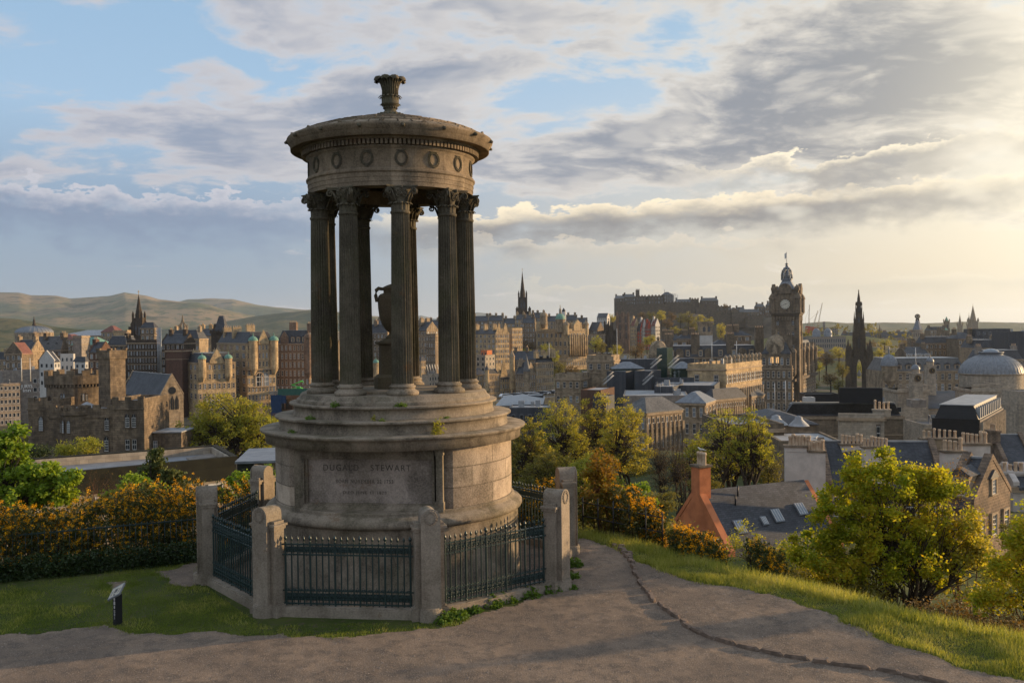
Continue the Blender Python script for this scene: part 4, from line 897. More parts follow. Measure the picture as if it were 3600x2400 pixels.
def block(name, label, cat, xA, xB, xC, yt, d, ang, t=12, wm='stone_tan', rows=5, nl=0, nr=0, fh=3.6, wh=1.9, ww=None, top=.9, win='sash', winr=None, roof=('flat',), rm='slate', zb=None, chim=(), corn=True, gm=None,
          group=None, strs=1, wfill=.42, tl=None, near=False, bays=(), thing=None, chm=None, sink=0):
    """rectangular building; picture columns of its left end, near corner and right end, picture row of the wall head at depth d; ang = how far the left front turns away"""
    a = math.radians(ang); dl = -Rh * math.cos(a) + Fh * math.sin(a); dr = Rh * math.sin(a) + Fh * math.cos(a)
    B = at(xB, yt, d); ztop = B.z; wL = solve_len(B, dl, xA) if xA is not None else tl; wR = solve_len(B, dr, xC) if xC is not None else t
    wL = max(1.0, wL); wR = max(1.0, min(wR, 160))
    zg = zb if zb is not None else min(hz(B.x, B.y), hz((B + dl * wL).x, (B + dl * wL).y), hz((B + dr * wR).x, (B + dr * wR).y)) - .5
    base = Vector((B.x, B.y, zg)); e = thing if thing is not None else empty(name, base, -yaw - a if True else 0, label, cat, group)
    H = ztop - zg; x0, x1, y0, y1 = -wL, 0.0, 0.0, wR
    info = dict(e=e, H=H, wL=wL, wR=wR, base=base, dl=dl, dr=dr)
    wb = MB(); wb.box(x0, x1, y0, y1, -sink, H)
    kind = roof[0]; rb = MB(); rh = roof[1] if len(roof) > 1 else 3; ov = .35
    if kind == 'hip':
        k = min(wL, wR) / 2 * .98; rb.frust(x0 - ov, x1 + ov, y0 - ov, y1 + ov, H + .02, H + rh, k + (0 if wL <= wR else 0), k)
        rb.box(x0 - ov, x1 + ov, y0 - ov, y1 + ov, H - .12, H + .02)
    elif kind == 'mans':
        k = roof[2] if len(roof) > 2 else rh * .45; rb.frust(x0 + .3, x1 - .3, y0 + .3, y1 - .3, H + .05, H + rh, k, k); rb.box(x0 + k + .1, x1 - k - .1, y0 + k + .1, y1 - k - .1, H + rh, H + rh + .15, 1)
    elif kind == 'gx':       # ridge along the left front, gables at its ends
        m_ = (y0 + y1) / 2; wb.prism([(y0, H), (y1, H), (m_, H + rh)], x0, x0 + .5, 0, 'x'); wb.prism([(y0, H), (y1, H), (m_, H + rh)], x1 - .5, x1, 0, 'x')
        for (ya, yb) in ((y0 - ov, m_), (y1 + ov, m_)):
            za = H - ov * rh / (wR / 2) + .05; rb.add([(x0 + .4, ya, za), (x1 - .4, ya, za), (x1 - .4, yb, H + rh + .05), (x0 + .4, yb, H + rh + .05), (x0 + .4, ya, za - .25), (x1 - .4, ya, za - .25), (x1 - .4, yb, H + rh - .2), (x0 + .4, yb, H + rh - .2)], [(0, 1, 2, 3), (4, 7, 6, 5), (0, 4, 5, 1), (1, 5, 6, 2), (3, 2, 6, 7), (0, 3, 7, 4)])
        for xx in (x0, x1 - .5): wb.prism([(y0 - .1, H), (y0 - .1, H + .35), (m_, H + rh + .4), (y1 + .1, H + .35), (y1 + .1, H), (m_, H + rh)], xx - .03, xx + .53, 0, 'x')
        rb.box(x0 + .5, x1 - .5, m_ - .12, m_ + .12, H + rh, H + rh + .14, 1)
    elif kind in ('gy', 'crow'):     # gable facing us on the left front
        m_ = (x0 + x1) / 2; wb.prism([(x0, H), (x1, H), (m_, H + rh)], y0, y0 + .5, 0, 'y')
        wb.prism([(x0, H), (x1, H), (m_, H + rh)], y1 - .5, y1, 0, 'y')
        for (xa, sg) in ((x0 - ov, 1), (x1 + ov, -1)):
            za = H - ov * rh / (wL / 2) + .05; rb.add([(xa, y0 + .4, za), (xa, y1 - .4, za), (m_, y1 - .4, H + rh + .05), (m_, y0 + .4, H + rh + .05), (xa, y0 + .4, za - .25), (xa, y1 - .4, za - .25), (m_, y1 - .4, H + rh - .2), (m_, y0 + .4, H + rh - .2)], [(0, 1, 2, 3), (4, 7, 6, 5), (0, 4, 5, 1), (1, 5, 6, 2), (3, 2, 6, 7), (0, 3, 7, 4)])
        if kind == 'crow':
            ns = 6
            for i in range(ns):
                for sg in (-1, 1):
                    xa = m_ + sg * (wL / 2) * (1 - i / ns); xb = m_ + sg * (wL / 2) * (1 - (i + 1) / ns); wb.box(min(xa, xb), max(xa, xb), y0 - .02, y0 + .55, H + rh * i / ns - .1, H + rh * (i + 1) / ns + .25)
        else: wb.prism([(x0 - .1, H), (x0 - .1, H + .35), (m_, H + rh + .4), (x1 + .1, H + .35), (x1 + .1, H), (m_, H + rh)], y0 - .03, y0 + .5, 0, 'y')
    elif kind == 'flat':
        p = roof[1] if len(roof) > 1 else .8; w_ = .35
        wb.box(x0, x1, y0, y0 + w_, H, H + p); wb.box(x0, x1, y1 - w_, y1, H, H + p); wb.box(x0, x0 + w_, y0 + w_, y1 - w_, H, H + p); wb.box(x1 - w_, x1, y0 + w_, y1 - w_, H, H + p)
        rb.box(x0 + w_, x1 - w_, y0 + w_, y1 - w_, H + .005, H + .06)
        if 90 < d < 420 and wL > 8 and wR > 5 and not near:
            q_ = random.Random(int(xB + yt))
            for _ in range(min(9, int(wL * wR / 40) + 2)):
                vx, vy, vw = q_.uniform(x0 + 1.2, x1 - 1.2), q_.uniform(y0 + 1.2, y1 - 1.2), q_.uniform(.25, .8); vb = MB(); vh = q_.uniform(.5, 1.4) + p
                if q_.random() < .45: vb.box(vx - vw, vx + vw, vy - vw * .7, vy + vw * .7, H + .06, H + vh, 0)
                elif q_.random() < .6: vb.tube([(vx, vy, H), (vx, vy, H + vh + 1.6)], .05, 4); vb.box(vx - .5, vx + .5, vy - .03, vy + .03, H + vh + 1.2, H + vh + 1.26)
                else: vb.lathe([(vw * .4, H + .06), (vw * .4, H + vh), (vw * .6, H + vh), (.05, H + vh + .25)], 8, (vx, vy, 0))
                vb.build('roof_vent', 'steel_grey', e)
    elif kind == 'cren':
        p = .9; w_ = .5; mwid = 1.6
        for (a0, a1, f) in ((x0, x1, 0), (x0, x1, 1), (y0, y1, 2), (y0, y1, 3)):
            n = max(2, int(round((a1 - a0) / (mwid * 2)))); st = (a1 - a0) / (2 * n + 1)
            for i in range(2 * n + 1):
                hh = H + p + (.75 if i % 2 == 0 else 0); q0, q1 = a0 + i * st, a0 + (i + 1) * st
                if f == 0: wb.box(q0, q1, y0 - .15, y0 + w_, H, hh)
                elif f == 1: wb.box(q0, q1, y1 - w_, y1 + .15, H, hh)
                elif f == 2: wb.box(x0 - .15, x0 + w_, max(q0, y0 + w_ + .01), min(q1, y1 - w_ - .01), H, hh - .003)
                else: wb.box(x1 - w_, x1 + .15, max(q0, y0 + w_ + .01), min(q1, y1 - w_ - .01), H, hh - .003)
        rb.box(x0 + w_, x1 - w_, y0 + w_, y1 - w_, H + .005, H + .15)
    wall = wb.build('wall', wm, e); rf = rb.build('roof', [rm, 'lead_light'], e) if rb.v else None; info['roof'] = rf; info['wall'] = wall
    if corn and kind not in ('cren',):
        b = MB(); b.box(x0 - .3, x1 + .3, y0 - .3, y0 - .004, H - .6, H - .13); b.box(x1 + .004, x1 + .3, y0 - .3, y1, H - .6, H - .13)
        for k in range(strs):
            zz = H - top - wh - (k * 2 + .35) * fh * .5 - .6
            if zz > 1: b.box(x0 - .1, x1 + .12, y0 - .12, y0 - .004, zz, zz + .25); b.box(x1 + .004, x1 + .12, y0 - .12, y1, zz, zz + .25)
        b.build('cornice', 'trim_stone' if gm is None else gm, e)
    r_ = random.Random(int(abs(xB) + abs(yt)))
    for r in range(rows):
        z = H - top - wh - r * fh
        if z < .5: break
        for face, n, Lw in (('L', nl, wL), ('R', nr, wR)):
            if n <= 0: continue
            g = Lw / n; w_ = ww or g * wfill
            for i in range(n):
                c = (i + .5) * g; x, y = (x0 + c, y0) if face == 'L' else (x1, y0 + c)
                put_win(e, (winr or win) if face == 'R' else win, face, x, y, z, w_, wh * (.9 + .1 * (r > 0)))
    for cs in chim:
        u, v, w_, d_, h_, n_ = cs[:6]; zoff = cs[6] if len(cs) > 6 else 0
        chimney(e, x0 + (x1 - x0) * u, y0 + (y1 - y0) * v, H + zoff, w_, d_, h_, n_, chm or wm, near)
    return info
def dormer(parent, x, y, z, w=1.4, h=1.9, dep=2.5, face='L', rm='slate', wm='trim_stone', win='sash'):
    b = MB(); f = lambda q: q if face == 'L' else Vector((-q.y, q.x, q.z))
    b.box(-w / 2, w / 2, 0, dep, 0, h, 0, lambda q: f(q) + Vector((x, y, z)))
    o = len(b.v); pts = [(-w / 2 - .2, -.15, h), (w / 2 + .2, -.15, h), (0, -.15, h + w * .45), (-w / 2 - .2, dep, h), (w / 2 + .2, dep, h), (0, dep, h + w * .45)]
    b.add([tuple(f(Vector(p)) + Vector((x, y, z))) for p in pts], [(0, 1, 2), (3, 5, 4), (0, 2, 5, 3), (1, 4, 5, 2), (0, 3, 4, 1)], 1)
    o = b.build('dormer', [wm, rm], parent); put_win(o, win, face, x, y, z + .25, w * .62, h * .72) if face == 'L' else put_win(o, win, face, x, y, z + .25, w * .62, h * .72)
    return o
def clock(parent, c, r, face='L', dark=False, hh=(-.35, 1.1)):
    """dial facing -y (L) or +x (R) around centre c"""
    e = bpy.data.objects.new('clock', None); COL.objects.link(e); e.parent = parent; e.location = c; e.rotation_euler = (0, 0, 0 if face == 'L' else (PI / 2 if face == 'R' else face))
    b = MB(); b.prism([(r * math.cos(t), r * math.sin(t)) for t in np.linspace(0, 2 * PI, 29)[:-1]], -.12, 0, 0, 'y'); b.build('clock_face', 'black_metal' if dark else 'clock_face', e)
    b = MB(); n = 28
    for i in range(n): 
        t0, t1 = 2 * PI * i / n, 2 * PI * (i + 1) / n; b.prism([(r * math.cos(t0), r * math.sin(t0)), (r * 1.12 * math.cos(t0), r * 1.12 * math.sin(t0)), (r * 1.12 * math.cos(t1), r * 1.12 * math.sin(t1)), (r * math.cos(t1), r * math.sin(t1))], -.22, .0, 0, 'y')
    for i in range(12):
        t = i * PI / 6; ct, st = math.cos(t), math.sin(t); w = .045 * r; b.prism([(r * .72 * ct - w * st, r * .72 * st + w * ct), (r * .72 * ct + w * st, r * .72 * st - w * ct), (r * .94 * ct + w * st, r * .94 * st - w * ct), (r * .94 * ct - w * st, r * .94 * st + w * ct)], -.16, -.12, 1, 'y')
    b.build('clock_ring', ['trim_dark', 'gold' if dark else 'black_metal'], e)
    b = MB()
    for ln, w, t in ((.55, .07, hh[0]), (.8, .05, hh[1])):
        ct, st = math.cos(t), math.sin(t); w *= r; b.prism([(-w * st, w * ct), (w * st, -w * ct), (r * ln * ct + w * .3 * st, r * ln * st - w * .3 * ct), (r * ln * ct - w * .3 * st, r * ln * st + w * .3 * ct)], -.20, -.165, 0, 'y')
    b.build('clock_hands', 'gold' if dark else 'black_metal', e); return e
def spire_thing(name, label, px, ybase, ytop, d, zb=None):
    B = at(px, ybase, d); T_ = at(px, ytop, d); z = zb if zb is not None else hz(B.x, B.y) - 1
    e = empty(name, (B.x, B.y, z), -yaw, label, name.split('_')[-1]); return e, d / FPX, lambda y: at(px, y, d).z - z
# ------------------------------------------------------------------ composite helper: parts laid out in the thing's own frame (x right, y away, z up)
class Comp:
    def __init__(s, name, label, cat, px0, d, zb=None, ang=0, group=None, py=1200):
        B = at(px0, py, d); s.d = d; s.z = zb if zb is not None else hz(B.x, B.y) - 1; s.base = Vector((B.x, B.y, s.z)); a = math.radians(ang); s.a = a
        s.ex = Rh * math.cos(a) - Fh * math.sin(a); s.ey = Rh * math.sin(a) + Fh * math.cos(a)
        s.e = empty(name, s.base, -yaw - a, label, cat, group)
    def X(s, px, dy=0): return (at(px, 1200, s.d + dy) - s.base).dot(Rh)
    def Z(s, py, dy=0, px=None): return at(px if px is not None else pxof(s.base)[0], py, s.d + dy).z - s.z
def cren_ring(b, r, z, n, w=.55, h=.8, m=0, c=(0, 0)):
    for i in range(n):
        a0 = 2 * PI * i / n; a1 = a0 + PI / n * 1.05
        b.prism([(c[0] + (r - w) * math.cos(a0), c[1] + (r - w) * math.sin(a0)), (c[0] + r * math.cos(a0), c[1] + r * math.sin(a0)), (c[0] + r * math.cos(a1), c[1] + r * math.sin(a1)), (c[0] + (r - w) * math.cos(a1), c[1] + (r - w) * math.sin(a1))], z, z + h, m)
def pinnacle(b, x, y, z0, z1, r, m=0):
    h = z1 - z0; b.box(x - r, x + r, y - r, y + r, z0, z0 + h * .45, m); b.frust(x - r * 1.2, x + r * 1.2, y - r * 1.2, y + r * 1.2, z0 + h * .45, z0 + h * .5, 0, 0, m); b.frust(x - r, x + r, y - r, y + r, z0 + h * .5, z1, r * .92, r * .92, m)

# ---------------- castellated house on the hill edge (left)
c = Comp('castellated_house', 'sooty castellated stone house with a round battlemented keep and square stair tower', 'house', 265, 140, zb=-15)
X, Z, e = c.X, c.Z, c.e
b = MB(); g = 0
def crenwall(b, x0, x1, y0, y1, zt, mw=1.0):
    b.box(x0, x1, y0, y1, 0, zt); n = max(2, int((x1 - x0) / mw / 2)); st = (x1 - x0) / (2 * n + 1)
    b.box(x0 - .12, x1 + .12, y0 - .15, y0 - .003, zt - .9, zt - .65)
    for i in range(2 * n + 1):
        b.box(x0 + i * st, x0 + (i + 1) * st, y0 + (.0 if i % 2 else -.02), y0 + .4, zt + .003, zt + .45 + (.5 if i % 2 == 0 else 0))
    for yy in (y1 - .4,): b.box(x0, x1, yy, y1, zt + .003, zt + .6)
    for xx in (x0, x1 - .4): b.box(xx, xx + .4, y0 + .41, y1 - .41, zt + .002, zt + .7)
crenwall(b, X(82), X(192), 1.0, 11, Z(1420)); crenwall(b, X(174), X(404), -.6, 10, Z(1446)); crenwall(b, X(403), X(513), -1.2, 9, Z(1418))
b.build('wall', 'governor_stone', e)
b = MB(); b.lathe([(47 / 3383 * 140, 0), (47 / 3383 * 140, Z(1462)), (52 / 3383 * 140, Z(1456)), (52 / 3383 * 140, Z(1440)), (.1, Z(1440))], 28, (X(257, -.6), .2, 0), sm=False); cren_ring(b, 52 / 3383 * 140, Z(1440), 13, .35, .55, c=(X(257), .2)); b.build('bay', 'governor_stone', e)
rk = 96 / 3383 * 150; b = MB(); cx_ = X(266, 10); b.lathe([(rk, 4), (rk, Z(1350, 10)), (rk * 1.07, Z(1346, 10)), (rk * 1.07, Z(1316, 10)), (rk * .9, Z(1316, 10)), (rk * .9, Z(1322, 10)), (.1, Z(1322, 10))], 40, (cx_, 10, 0), sm=False)
for i in range(52): a = 2 * PI * i / 52; ca, sa = math.cos(a), math.sin(a); b.box(rk - .05, rk * 1.06, -.11, .11, Z(1357, 10), Z(1347, 10), 0, lambda q: Vector((cx_ + q.x * ca - q.y * sa, 10 + q.x * sa + q.y * ca, q.z)))
cren_ring(b, rk * 1.07, Z(1316, 10), 13, .45, .75, c=(cx_, 10)); b.build('keep', 'governor_stone', e)
cx2 = X(392, 5); b = MB(); hs = 1.42
for (w0, z0, z1) in ((hs, 4, Z(1262, 5)), (hs * 1.12, Z(1262, 5), Z(1232, 5))):
    b.add([(cx2 + w0 * 1.35 * math.cos(t), 5 + w0 * 1.35 * math.sin(t), z) for z in (z0, z1) for t in [(-.42 + k * .5) * PI for k in range(4)]], [(0, 3, 2, 1), (4, 5, 6, 7)] + [(i, (i + 1) % 4, (i + 1) % 4 + 4, i + 4) for i in range(4)])
for k in range(4):
    t = (-.42 + k * .5) * PI; b.box(-.3, .3, -.3, .3, Z(1232, 5), Z(1225, 5), 0, lambda q: q + Vector((cx2 + hs * 1.3 * math.cos(t), 5 + hs * 1.3 * math.sin(t), 0)))
b.build('stair_tower', 'governor_stone', e)
b = MB(); b.lathe([(40 / 3383 * 140, Z(1438)), (.1, Z(1418))], 10, (X(264), 3.5, 0), sm=False); b.box(X(300), X(404), .8, 9, Z(1444), Z(1440)); b.box(X(84), X(172), 2, 10, Z(1419), Z(1418)); b.box(X(404), X(511), 0, 8, Z(1417), Z(1416)); b.build('roof', 'lead_light', e)
for px, py, dy, hh in [(139, 1511, .98, 2.0), (371, 1512, -.62, 1.9), (443, 1503, -1.22, 1.9), (466, 1503, -1.22, 1.9), (368, 1586, -.62, 2.1), (443, 1582, -1.22, 2.0), (467, 1582, -1.22, 2.0)]:
    put_win(e, 'archd' if py < 1550 or px == 368 else 'sashd', 'L', X(px, dy), dy, Z(py, dy), .62 if px != 139 else .6, hh * .72)
for i, px in enumerate((217, 232, 255, 278, 296)):
    a = math.asin((px - 257) / 47 * .97); r = 47 / 3383 * 140; put_win(e, 'archd', a, X(257) + r * math.sin(a), .2 - r * math.cos(a), Z(1516), .48, 1.25)
for px in (257, 266, 326, 334):
    a = math.asin((px - 266) / 96 * .97); put_win(e, 'archd', a, cx_ + rk * math.sin(a), 10 - rk * math.cos(a), Z(1402, 10), .26, .8)
b = MB(); b.box(X(515), X(615), 2, 8, 0, Z(1530)); b.build('wing', 'governor_stone', e); b = MB(); b.box(X(514), X(618), 1.8, 8, Z(1530), Z(1526)); b.build('wing_roof', 'lead_light', e)
put_win(e, 'sashd', 'L', X(541, 2), 2, Z(1578, 2), .65, 1.1)

# ---------------- long flat-roofed government building below the hedge
A0 = at(84, 1612, 75); rr_ = [at(20, 1618, 74), at(762, 1565, 76), at(835, 1603, 64), at(200, 1668, 58)]
c = Comp('flat_roof_building', 'long low stone building with mossy parapet and flat leaded roof, behind the gorse hedge', 'building', 500, 60, zb=-13, py=1650)
p0, p1, p2, p3 = [Vector((q.x, q.y, 0)) for q in rr_]; e = c.e; zt = 5.9 - (1625 - 1168) / 3383 * 66
def W2L(v): q = Vector(v) - c.base; return Vector((q.dot(c.ex), q.dot(c.ey), q.z))
def at_z(px, py, z): v = CF + CR * ((px - 1800) / FPX) - CU * ((py - 1200) / FPX); return CAM + v * ((z - CAM.z) / v.z)
zt = -3.9; Q = [at_z(-260, 1637, zt), at_z(762, 1562, zt), at_z(836, 1602, zt), at_z(-560, 1735, zt)]; Q = [W2L(q) for q in Q]
def ringpoly(b, q, z0, z1, inset, m=0):
    cen = sum(q, Vector()) / 4; n = 4
    ins = []
    for i in range(4):
        a, p, d_ = q[i], q[i - 1], q[(i + 1) % 4]; e1 = (p - a).normalized(); e2 = (d_ - a).normalized(); s_ = abs(e1.cross(e2).z); ins.append(a + (e1 + e2) * (inset / s_))
    for i in range(4):
        j = (i + 1) % 4; b.prism([(q[i].x, q[i].y), (q[j].x, q[j].y), (ins[j].x, ins[j].y), (ins[i].x, ins[i].y)], z0, z1, m)
    return ins
H = Q[0].z; b = MB(); ins = ringpoly(b, Q, H - .75, H, .45); b.prism([(v.x, v.y) for v in Q], H - 1.75, H - .76); b.build('parapet', 'moss_stone', e)
b = MB(); ins2 = ringpoly(b, ins, H - .76, H - .10, .15); b.build('inner_parapet', 'stone_pale', e)
b = MB(); b.prism([(v.x, v.y) for v in ins2], H - .80, H - .70); b.build('roof', 'lead', e)
b = MB(); m3 = ins2[2] * .9 + ins2[1] * .02 + ins2[3] * .08; 
q0 = W2L(at_z(655, 1612, zt - .7)); q1 = W2L(at_z(770, 1590, zt - .7)); q2 = W2L(at_z(800, 1603, zt - .7)); q3 = W2L(at_z(668, 1620, zt - .7)); b.prism([(q.x, q.y) for q in (q0, q1, q2, q3)], H - .699, H - .62); b.build('roof_slab', 'concrete', e)
ins3 = [q.copy() for q in Q]; cen = sum(Q, Vector()) / 4
b = MB(); bq = [q + (cen - q).normalized() * .35 for q in Q]; b.prism([(v.x, v.y) for v in bq], 0, H - 1.76); b.build('wall', 'stone_pale', e)
fd = (Q[2] - Q[3]).normalized(); ang_ = math.atan2(fd.y, fd.x); fn = Vector((fd.y, -fd.x, 0))
for px, py in ((648, 1715), (763, 1706), (370, 1752), (480, 1738), (560, 1730)):
    k = solve_len(c.base + c.ex * bq[3].x + c.ey * bq[3].y, (c.ex * fd.x + c.ey * fd.y), px); pos = bq[3] + fd * k + fn * .02; o = link('window', WIN['white'], e); o.location = (pos.x, pos.y, H - 3.5); o.scale = (1.2, 1, 1.5); o.rotation_euler = (0, 0, ang_)
c2 = Comp('flat_roof_annexe', 'lower stone annexe with a projecting flat roof slab, right of the long mossy parapet', 'building', 900, 62, zb=-13, ang=-8)
b = MB(); b.box(c2.X(830), c2.X(968), 0, 5, 0, c2.Z(1625)); b.build('wall', 'stone_tan', c2.e); b = MB(); b.box(c2.X(828), c2.X(985), -.9, 6, c2.Z(1622), c2.Z(1614)); b.build('roof', 'lead', c2.e)
put_win(c2.e, 'gold', 'L', c2.X(858), 0, c2.Z(1680), 1.2, 1.0)
T_ = lambda *a, **k: block(*a, **k)

# ---------------- left: hotel with the sign, white houses, roofs
i1 = T_('hotel_wing', 'concrete hotel wing with a grid of white framed windows at the left edge', 'hotel', -60, 70, None, 1348, 390, -38, t=12, wm='concrete', rows=8, nl=9, fh=2.75, wh=1.7, top=.7, win='white', wfill=.62, strs=4, roof=('flat', .4), rm='roof_felt')
i2 = T_('sign_hotel', 'tall concrete hotel block with white JURYS Inn lettering', 'hotel', 8, 154, None, 1303, 400, -38, t=10, wm='concrete', rows=0, roof=('flat', .5), rm='roof_felt', corn=False)
for r in range(4):
    for k in range(2): put_win(i2['e'], 'white', 'L', -3.4 + k * 2.1, 0, i2['H'] - 5 - r * 3.6, 1.5, 1.9)
for txt, px, py, w, h in (('JURYS', 96, 1361, 4.0, 1.3), ('Inn', 96, 1375, 2.6, 1.3)):
    me = text_mesh(txt, 1, .05, 1.0); co = np.array([v_.co for v_ in me.vertices]); me.transform(Matrix.Diagonal((w * 1.1 / (co[:, 0].max() - co[:, 0].min()), h / co[:, 1].max(), 1, 1)))
    o = put_text(me, 'lettering', Vector((-solve_len(i2['base'], i2['dl'], px), -.12, at(px, py, 400).z - i2['base'].z)), Vector((1, 0, 0)), Zu, i2['e'], 'sign_white')
for px, nm in ((76, 'thin white flagpole on the hotel roof, left of the pair'), (107, 'thin white flagpole on the hotel roof, right of the pair')):
    P = at(px, 1340, 389); Pt = at(px, 1258, 389); b = MB(); b.tube([(0, 0, 0), (0, 0, Pt.z - P.z)], [.22, .14], 6); o = b.build('flagpole', 'white_paint'); o.location = (P.x, P.y, P.z); tag(o, nm, 'pole')
T_('white_house', 'white gabled house with grey slate roof above the round keep', 'house', 138, 190, 212, 1268, 330, 22, wm='render_white_far', rows=3, nl=3, nr=2, fh=3, wh=1.4, roof=('gy', 3.2), win='plain', corn=False)
T_('white_house', 'flat topped white house between the gabled one and the hip roofed one', 'house', 212, 258, 264, 1247, 345, 8, wm='render_white_far', rows=3, nl=3, fh=3, wh=1.4, roof=('flat', .4), win='plain', corn=False)
T_('white_house', 'small white house with a grey hipped roof beside the square stair tower', 'house', 262, 300, 310, 1270, 325, 18, wm='render_white_far', rows=2, nl=2, nr=1, fh=3, wh=1.3, roof=('hip', 1.6), win='plain', corn=False)
i = T_('tenement', 'tenement with broad slate roof and three dormers, under the far ribbed dome', 'building', 108, 218, 240, 1229, 470, 10, wm='stone_brown', rows=3, nl=6, fh=3.3, roof=('gx', 6.5), rm='slate_light', chim=((.05, .5, 1.6, 3, 3, 3, 5), (.42, .5, 1.6, 3, 3, 3, 5), (.97, .5, 1.8, 3.4, 3, 3, 5)))
for k in range(3): dormer(i['e'], -i['wL'] * (.75 - .27 * k), 1.2, i['H'] + .3, 2, 2.4)
T_('tenement', 'tenement with a steep slate roof and lit dormers left of the three dormer roof', 'building', 40, 112, None, 1232, 455, 6, t=10, wm='stone_tan', rows=2, nl=5, fh=3.2, roof=('gx', 5), chim=((.1, .5, 1.4, 2.4, 2.4, 3, 4), (.9, .5, 1.4, 2.4, 2.4, 3, 4)))
T_('red_roof_house', 'house with a red tiled roof near the left edge', 'house', 18, 76, None, 1242, 440, 5, t=9, wm='stone_brown', rows=2, nl=3, roof=('gy', 5), rm='red_tile')
T_('tenement', 'dark slate roofed tenement at the far left edge above the hotel', 'building', -60, 24, 40, 1262, 465, 15, wm='stone_tan', rows=3, nl=5, nr=1, roof=('hip', 3.5), chim=((.5, .3, 1.4, 2.4, 3.4, 3, 1), (.95, .3, 1.4, 2.4, 3.4, 3, 1)))
T_('tenement', 'brown tenement with tall chimneys just left of the white gabled house', 'building', 36, 138, None, 1268, 460, 6, t=10, wm='stone_brown', rows=3, nl=5, roof=('gx', 4), chim=((.1, .1, 1.4, 2, 5, 3), (.72, .1, 1.4, 2, 6, 3)))
T_('red_roof_block', 'low block with a red roof behind the three dormer roof', 'building', 200, 258, None, 1192, 560, 5, t=14, wm='stone_brown', rows=2, nl=6, roof=('hip', 3), rm='red_tile')
T_('green_roof_block', 'block with a pale copper green roof below the glazed hall', 'building', 250, 356, None, 1211, 500, 6, t=12, wm='stone_brown', rows=3, nl=6, roof=('hip', 4), rm='copper_green')
T_('chimney_tower', 'plain grey rendered lift tower beside the copper green roof', 'tower', 256, 286, None, 1182, 470, 5, t=8, wm='concrete', rows=0, roof=('flat', .4))
T_('glazed_hall', 'long hall with a pale glazed ridge roof below the hills', 'hall', 206, 398, None, 1178, 700, 2, t=30, wm='stone_tan', rows=0, roof=('hip', 4), rm='lead_light')
T_('pyramid_roof_block', 'sandstone block with a red pyramid roof left of the church steeple', 'building', 356, 406, None, 1166, 620, 5, t=12, wm='stone_tan', rows=2, nl=3, roof=('hip', 4), rm='red_tile')
T_('sandstone_block', 'golden windowless sandstone block just left of the dark steeple', 'building', 397, 447, 460, 1163, 590, 15, wm='stone_gold', rows=2, nl=0, nr=2, roof=('flat', .5))
T_('tenement', 'dark narrow tenement between the square stair tower and the long window grid', 'building', 372, 446, None, 1212, 440, 6, t=12, wm='stone_soot', rows=6, nl=4, fh=3.6, roof=('mans', 4), win='dark', chim=((.8, .4, 1.5, 3, 5, 3),))
T_('brick_house', 'brick tenement with sash windows left of the square stair tower', 'building', 312, 352, None, 1236, 400, 5, t=10, wm='brick_brown', rows=4, nl=2, fh=3.6, roof=('gx', 4), chim=((.1, .5, 1.5, 3, 5, 3),))
T_('office_block', 'long sooty stone block with seven rows of small white windows', 'building', 446, 550, 562, 1203, 425, 8, wm='stone_soot', rows=8, nl=10, nr=1, fh=3.05, wh=1.7, roof=('flat', 1.2), win='sashd', strs=3)
T_('office_block', 'brown stone block on the skyline just right of the dark steeple', 'building', 494, 542, 556, 1152, 520, 12, wm='stone_brown', rows=2, nl=3, nr=1, roof=('hip', 3))
b = MB(); P = at(561, 1308, 421)
for k in range(4): b.tube([(k * .52, 0, 0), (k * .52, 0, at(561, 1152, 421).z - P.z)], .2, 8)
o = b.build('flue_stack', 'steel_grey'); o.location = (P.x - .7, P.y, P.z); tag(o, 'bundle of tall shiny metal flues beside the long window grid', 'flue')
T_('brown_block', 'blank brown brick wall of a tall block left of the twin domed hotel', 'building', 582, 640, None, 1231, 420, 6, t=10, wm='brick_brown', rows=0, roof=('flat', .4))
T_('tenement', 'sooty tenement behind the blank brown brick block', 'building', 566, 650, None, 1205, 445, 5, t=12, wm='stone_soot', rows=5, nl=5, fh=3.5, roof=('gx', 4), chim=((.2, .5, 1.5, 2.4, 3, 3, 3), (.8, .5, 1.5, 2.4, 3, 3, 3)))
T_('tenement', 'tenement with a conical corner roof below the spiky crown steeple', 'building', 596, 700, None, 1190, 560, 4, t=14, wm='stone_tan', rows=3, nl=7, roof=('mans', 5), chim=((.1, .4, 1.5, 2.4, 3, 3, 4), (.9, .4, 1.5, 2.4, 3, 3, 4)))
T_('tenement', 'golden tenement with many chimneys left of the black turret', 'building', 690, 752, None, 1178, 600, 4, t=14, wm='stone_gold', rows=3, nl=5, roof=('gx', 4), chim=((.15, .5, 1.8, 2.4, 3.4, 4, 3), (.6, .5, 1.8, 2.4, 3.4, 4, 3), (.95, .5, 1.8, 2.4, 3.4, 4, 3)))

